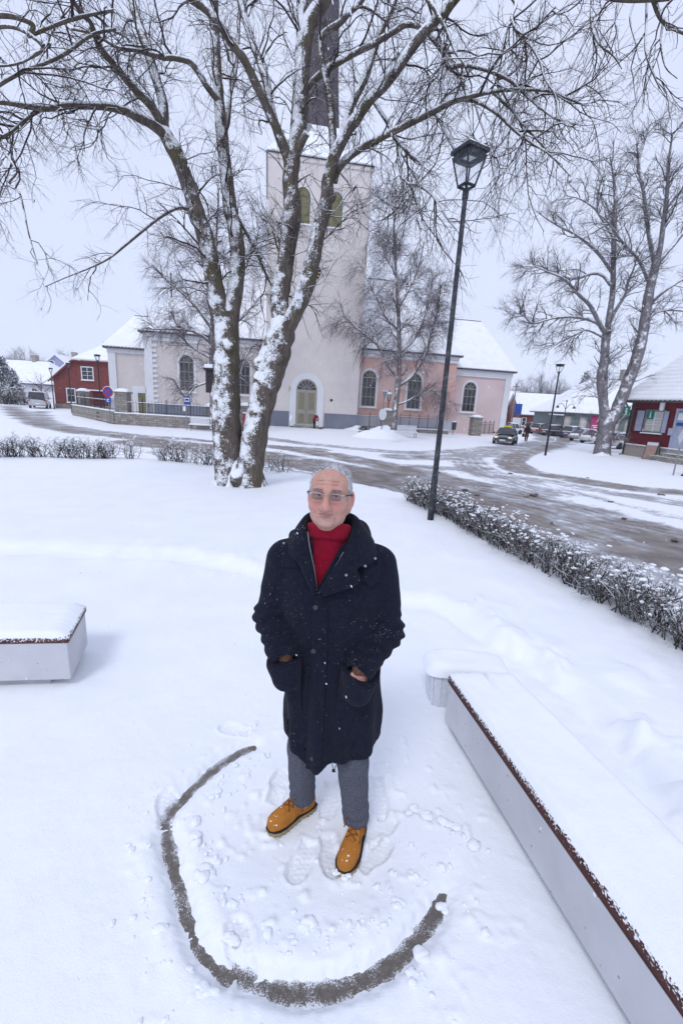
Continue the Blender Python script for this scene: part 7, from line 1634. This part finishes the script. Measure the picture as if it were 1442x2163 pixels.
# drawcord below the hem
bb = MB(); bb.tube([(.018, 1.60, .50), (.030, 1.595, .455)], .0016, 5); bb.tube([(.052, 1.60, .50), (.032, 1.595, .455)], .0016, 5); bb.box((.031, 1.595, .450), (.014, .008, .010)); bb.tube([(.024, 1.595, .447), (.040, 1.595, .445)], .002, 5); mpart(bb, 'drawcord', M['welt'], parent=coat)

# trousers
def trouser_sdf(X):
    d = sd_ell(X, (-.0, 1.735, .86), (.17, .12, .16))
    for s in (-1, 1):
        a, k, c = [np.array(p) for p in LEG[s]]; ft = c + (0, 0, 0); g_ = smin(sd_cap(X, a, k, .092, .070), sd_cap(X, k, ft, .070, .062), .02)
        z = X[..., 2]; g_ = g_ - .0035 * np.sin(z * 2 * math.pi / .052 + 6 * vnoise(X, 7, 3 + s)) * np.exp(-((z - .13) / .09) ** 2) - .006 * fbm(X, 9, 2, 33)
        xs = X[..., 0] - np.interp(z, [.06, .42, .8], [c[0], k[0], a[0]]); g_ = g_ - .004 * np.exp(-(xs / .008) ** 2) * (X[..., 1] < 1.75)
        cut = .075 + .30 * np.maximum(0, 0) + .10 * (c[1] - X[..., 1]); g_ = np.maximum(g_, cut - z); d = smin(d, g_, .03)
    return d
mnets('trousers', trouser_sdf, (-.24, 1.54, .03), (.27, 1.92, 1.0), .0062, M['trouser'])
# boots
def boot(s, heel, toe, z0):
    a = np.array([heel[0], heel[1]]); c = np.array([toe[0], toe[1]]); L = np.linalg.norm(c - a); d = (c - a) / L; nrm = np.array([-d[1], d[0]]); inn = s   # lateral axis
    def loc(X): return np.stack([(X[..., 0] - a[0]) * d[0] + (X[..., 1] - a[1]) * d[1], (X[..., 0] - a[0]) * nrm[0] + (X[..., 1] - a[1]) * nrm[1], X[..., 2] - z0], -1)
    W = lambda u, w=0, z=0: np.array([a[0] + d[0] * u + nrm[0] * w, a[1] + d[1] * u + nrm[1] * w, z0 + z])
    def plan(Q, o=0):
        u = Q[..., 0]; t = np.clip(u / L, 0, 1); cen = .008 * np.sin(t * math.pi) * s; hw = np.interp(t, [0, .08, .2, .4, .55, .72, .85, .94, 1], [.020, .030, .035, .036, .044, .050, .046, .034, .014]) + o
        return np.maximum(np.abs(Q[..., 1] - cen) - hw, np.maximum(-u - o, u - L - o)) * .85
    def upper(X):
        Q = loc(X); cap = sd_ell(Q, (.205, .003 * s, .045), (.080, .049, .046)); mid = sd_cap(Q, (.165, 0, .055), (.085, 0, .095), .043, .043); hl_ = sd_ell(Q, (.060, 0, .060), (.060, .040, .070)); sh = sd_cap(Q, (.062, 0, .08), (.060, 0, .150), .046, .047)
        v = smin(smin(smin(cap, mid, .03), hl_, .03), sh, .025); v = smax(v, plan(Q, -.001), .012); v = np.maximum(v, Q[..., 2] - .128 - .06 * (.06 - Q[..., 0])); v = np.maximum(v, .030 - Q[..., 2])
        tg = np.maximum(np.abs(Q[..., 1]) - .019, np.maximum(.085 - Q[..., 0], Q[..., 0] - .178)); v = v + .0035 * sstep(.003, -.003, tg); return v - .0014 * fbm(X, 28, 2, 40 + s)
    lo = np.minimum(W(-.02), W(L + .02)) - [.06, .06, 0]; hi = np.maximum(W(-.02), W(L + .02)) + [.06, .06, .17]; lo[2] = z0 - .005; hi[2] = z0 + .17
    bt = mnets('boot', upper, lo, hi, .0042, M['boot'])
    mnets('welt', lambda X: np.maximum(plan(loc(X), .0045), np.maximum(.0265 - loc(X)[..., 2], loc(X)[..., 2] - .0365)), lo, hi, .0038, M['welt'], bt)
    def sole(X):
        Q = loc(X); v = np.maximum(plan(Q, .0035), np.maximum(-Q[..., 2], Q[..., 2] - .027)); lug = np.maximum(.010 - np.abs(((Q[..., 0] / .024) % 1) - .5) * .024 - .004, np.maximum(Q[..., 2] - .012, np.abs(Q[..., 1]) * -1 + .022)); v = np.maximum(v, -np.maximum(np.abs(Q[..., 0] - .082) - .014, Q[..., 2] - .009)); return np.maximum(v, -lug)
    mnets('sole', sole, lo, hi, .0036, M['sole'], bt)
    def topz(u, w):
        zs = np.arange(.16, .02, -.0015); k = np.argmax(upper(np.array([W(u, w, z) for z in zs])) < 0); return zs[k]
    bb = MB(); eb = MB()
    for i, u in enumerate((.168, .146, .124, .102)):
        w = .021 + .002 * i; l0, r0 = W(u, -w, topz(u, -w) + .002), W(u, w, topz(u, w) + .002); u2 = u - .022; l1, r1 = W(u2, -w, topz(u2, -w) + .003), W(u2, w, topz(u2, w) + .003); m = W(u - .011, 0, topz(u - .011, 0) + .0055)
        bb.tube(crv([l0, m, r1], 5), .0030, 6); bb.tube(crv([r0, m + [0, 0, .003], l1], 5), .0030, 6)
        for p in (l0, r0): eb.ell(p, (.0042, .0042, .003), 8, 6)
    k = W(.080, 0, topz(.080, 0) + .008)
    for sg in (-1, 1):
        p1 = W(.085, sg * .035, .118); p2 = W(.115, sg * .052, .085); bb.tube(crv([k, p1, p2, W(.105, sg * .03, topz(.105, sg * .03) + .006), k], 6), .0023, 6)
        bb.tube(crv([k, W(.10, sg * .022, topz(.10, sg * .022) + .008), W(.14, sg * .038, topz(.14, sg * .038) + .004), W(.165, sg * .040, topz(.165, sg * .040) + .003)], 6), .0022, 6)
    mpart(bb, 'lace', M['lace'], parent=bt); mpart(eb, 'eyelet', M['brass'], parent=bt)
    sb = MB()
    for q in range(15):
        u = rg.normal(.235, .03); w = rg.normal(0, .02)
        if u > L - .012: continue
        z = topz(u, w); r = rg.uniform(.0012, .0042) * (1 if rg.random() < .5 else .5); sb.ell(W(u, w, z), (r * 1.4, r * 1.2, r * .6), 8, 6, 0, .4, q)
    mpart(sb, 'snow_bits', M['snow'], parent=bt)['kind'] = 'stuff'
boot(-1, G(664, 1697, 0)[:2], G(566, 1757, 0)[:2], -.022)
boot(1, G(763, 1735, 0)[:2], G(721, 1846, 0)[:2], -.022)
# ------------------------------------------------------------------ falling snow and the hazy air
rg = np.random.default_rng(12); b = MB(); n = 0
while n < 900:
    d = rg.uniform(1.1, 9.0) if rg.random() < .75 else rg.uniform(9, 26); x = rg.uniform(-40, 1480); y = rg.uniform(-40, 2200); q = ray(x, y); p = CAM + q * d
    if p[2] < .06 or d < 1.1 or (640 < x < 770 and 970 < y < 1130 and d < 1.8): continue
    ax = np.array([.35, .05, -1.0]) + rg.normal(0, .25, 3); ax /= np.linalg.norm(ax); r = rg.uniform(.0009, .0019) * (1 + .12 * d); L = r * rg.uniform(1.5, 4.5)
    b.tube([p - ax * L, p - ax * L * .5, p + ax * L * .5, p + ax * L], [r * .2, r, r, r * .2], 5, cap=False); n += 1
tag(b.build('falling_snow', M['snow'], None, True), 'snowflakes drifting down through the air', 'snow', kind='stuff')
HAZE = .0004
b = MB(); b.box((0, 180, 30.6), (690, 510, 65)); hz_ = b.build('haze', None, None); hz_['kind'] = 'stuff'; tag(hz_, 'pale snowy air over the whole square', 'haze')
hm = bpy.data.materials.new('haze'); hm.use_nodes = True; t_ = hm.node_tree; t_.nodes.clear(); o_ = t_.nodes.new('ShaderNodeOutputMaterial'); v_ = t_.nodes.new('ShaderNodeVolumePrincipled'); v_.inputs['Density'].default_value = HAZE; v_.inputs['Color'].default_value = (1, 1, 1, 1); v_.inputs['Anisotropy'].default_value = .2; t_.links.new(v_.outputs[0], o_.inputs['Volume']); hz_.data.materials.clear(); hz_.data.materials.append(hm)
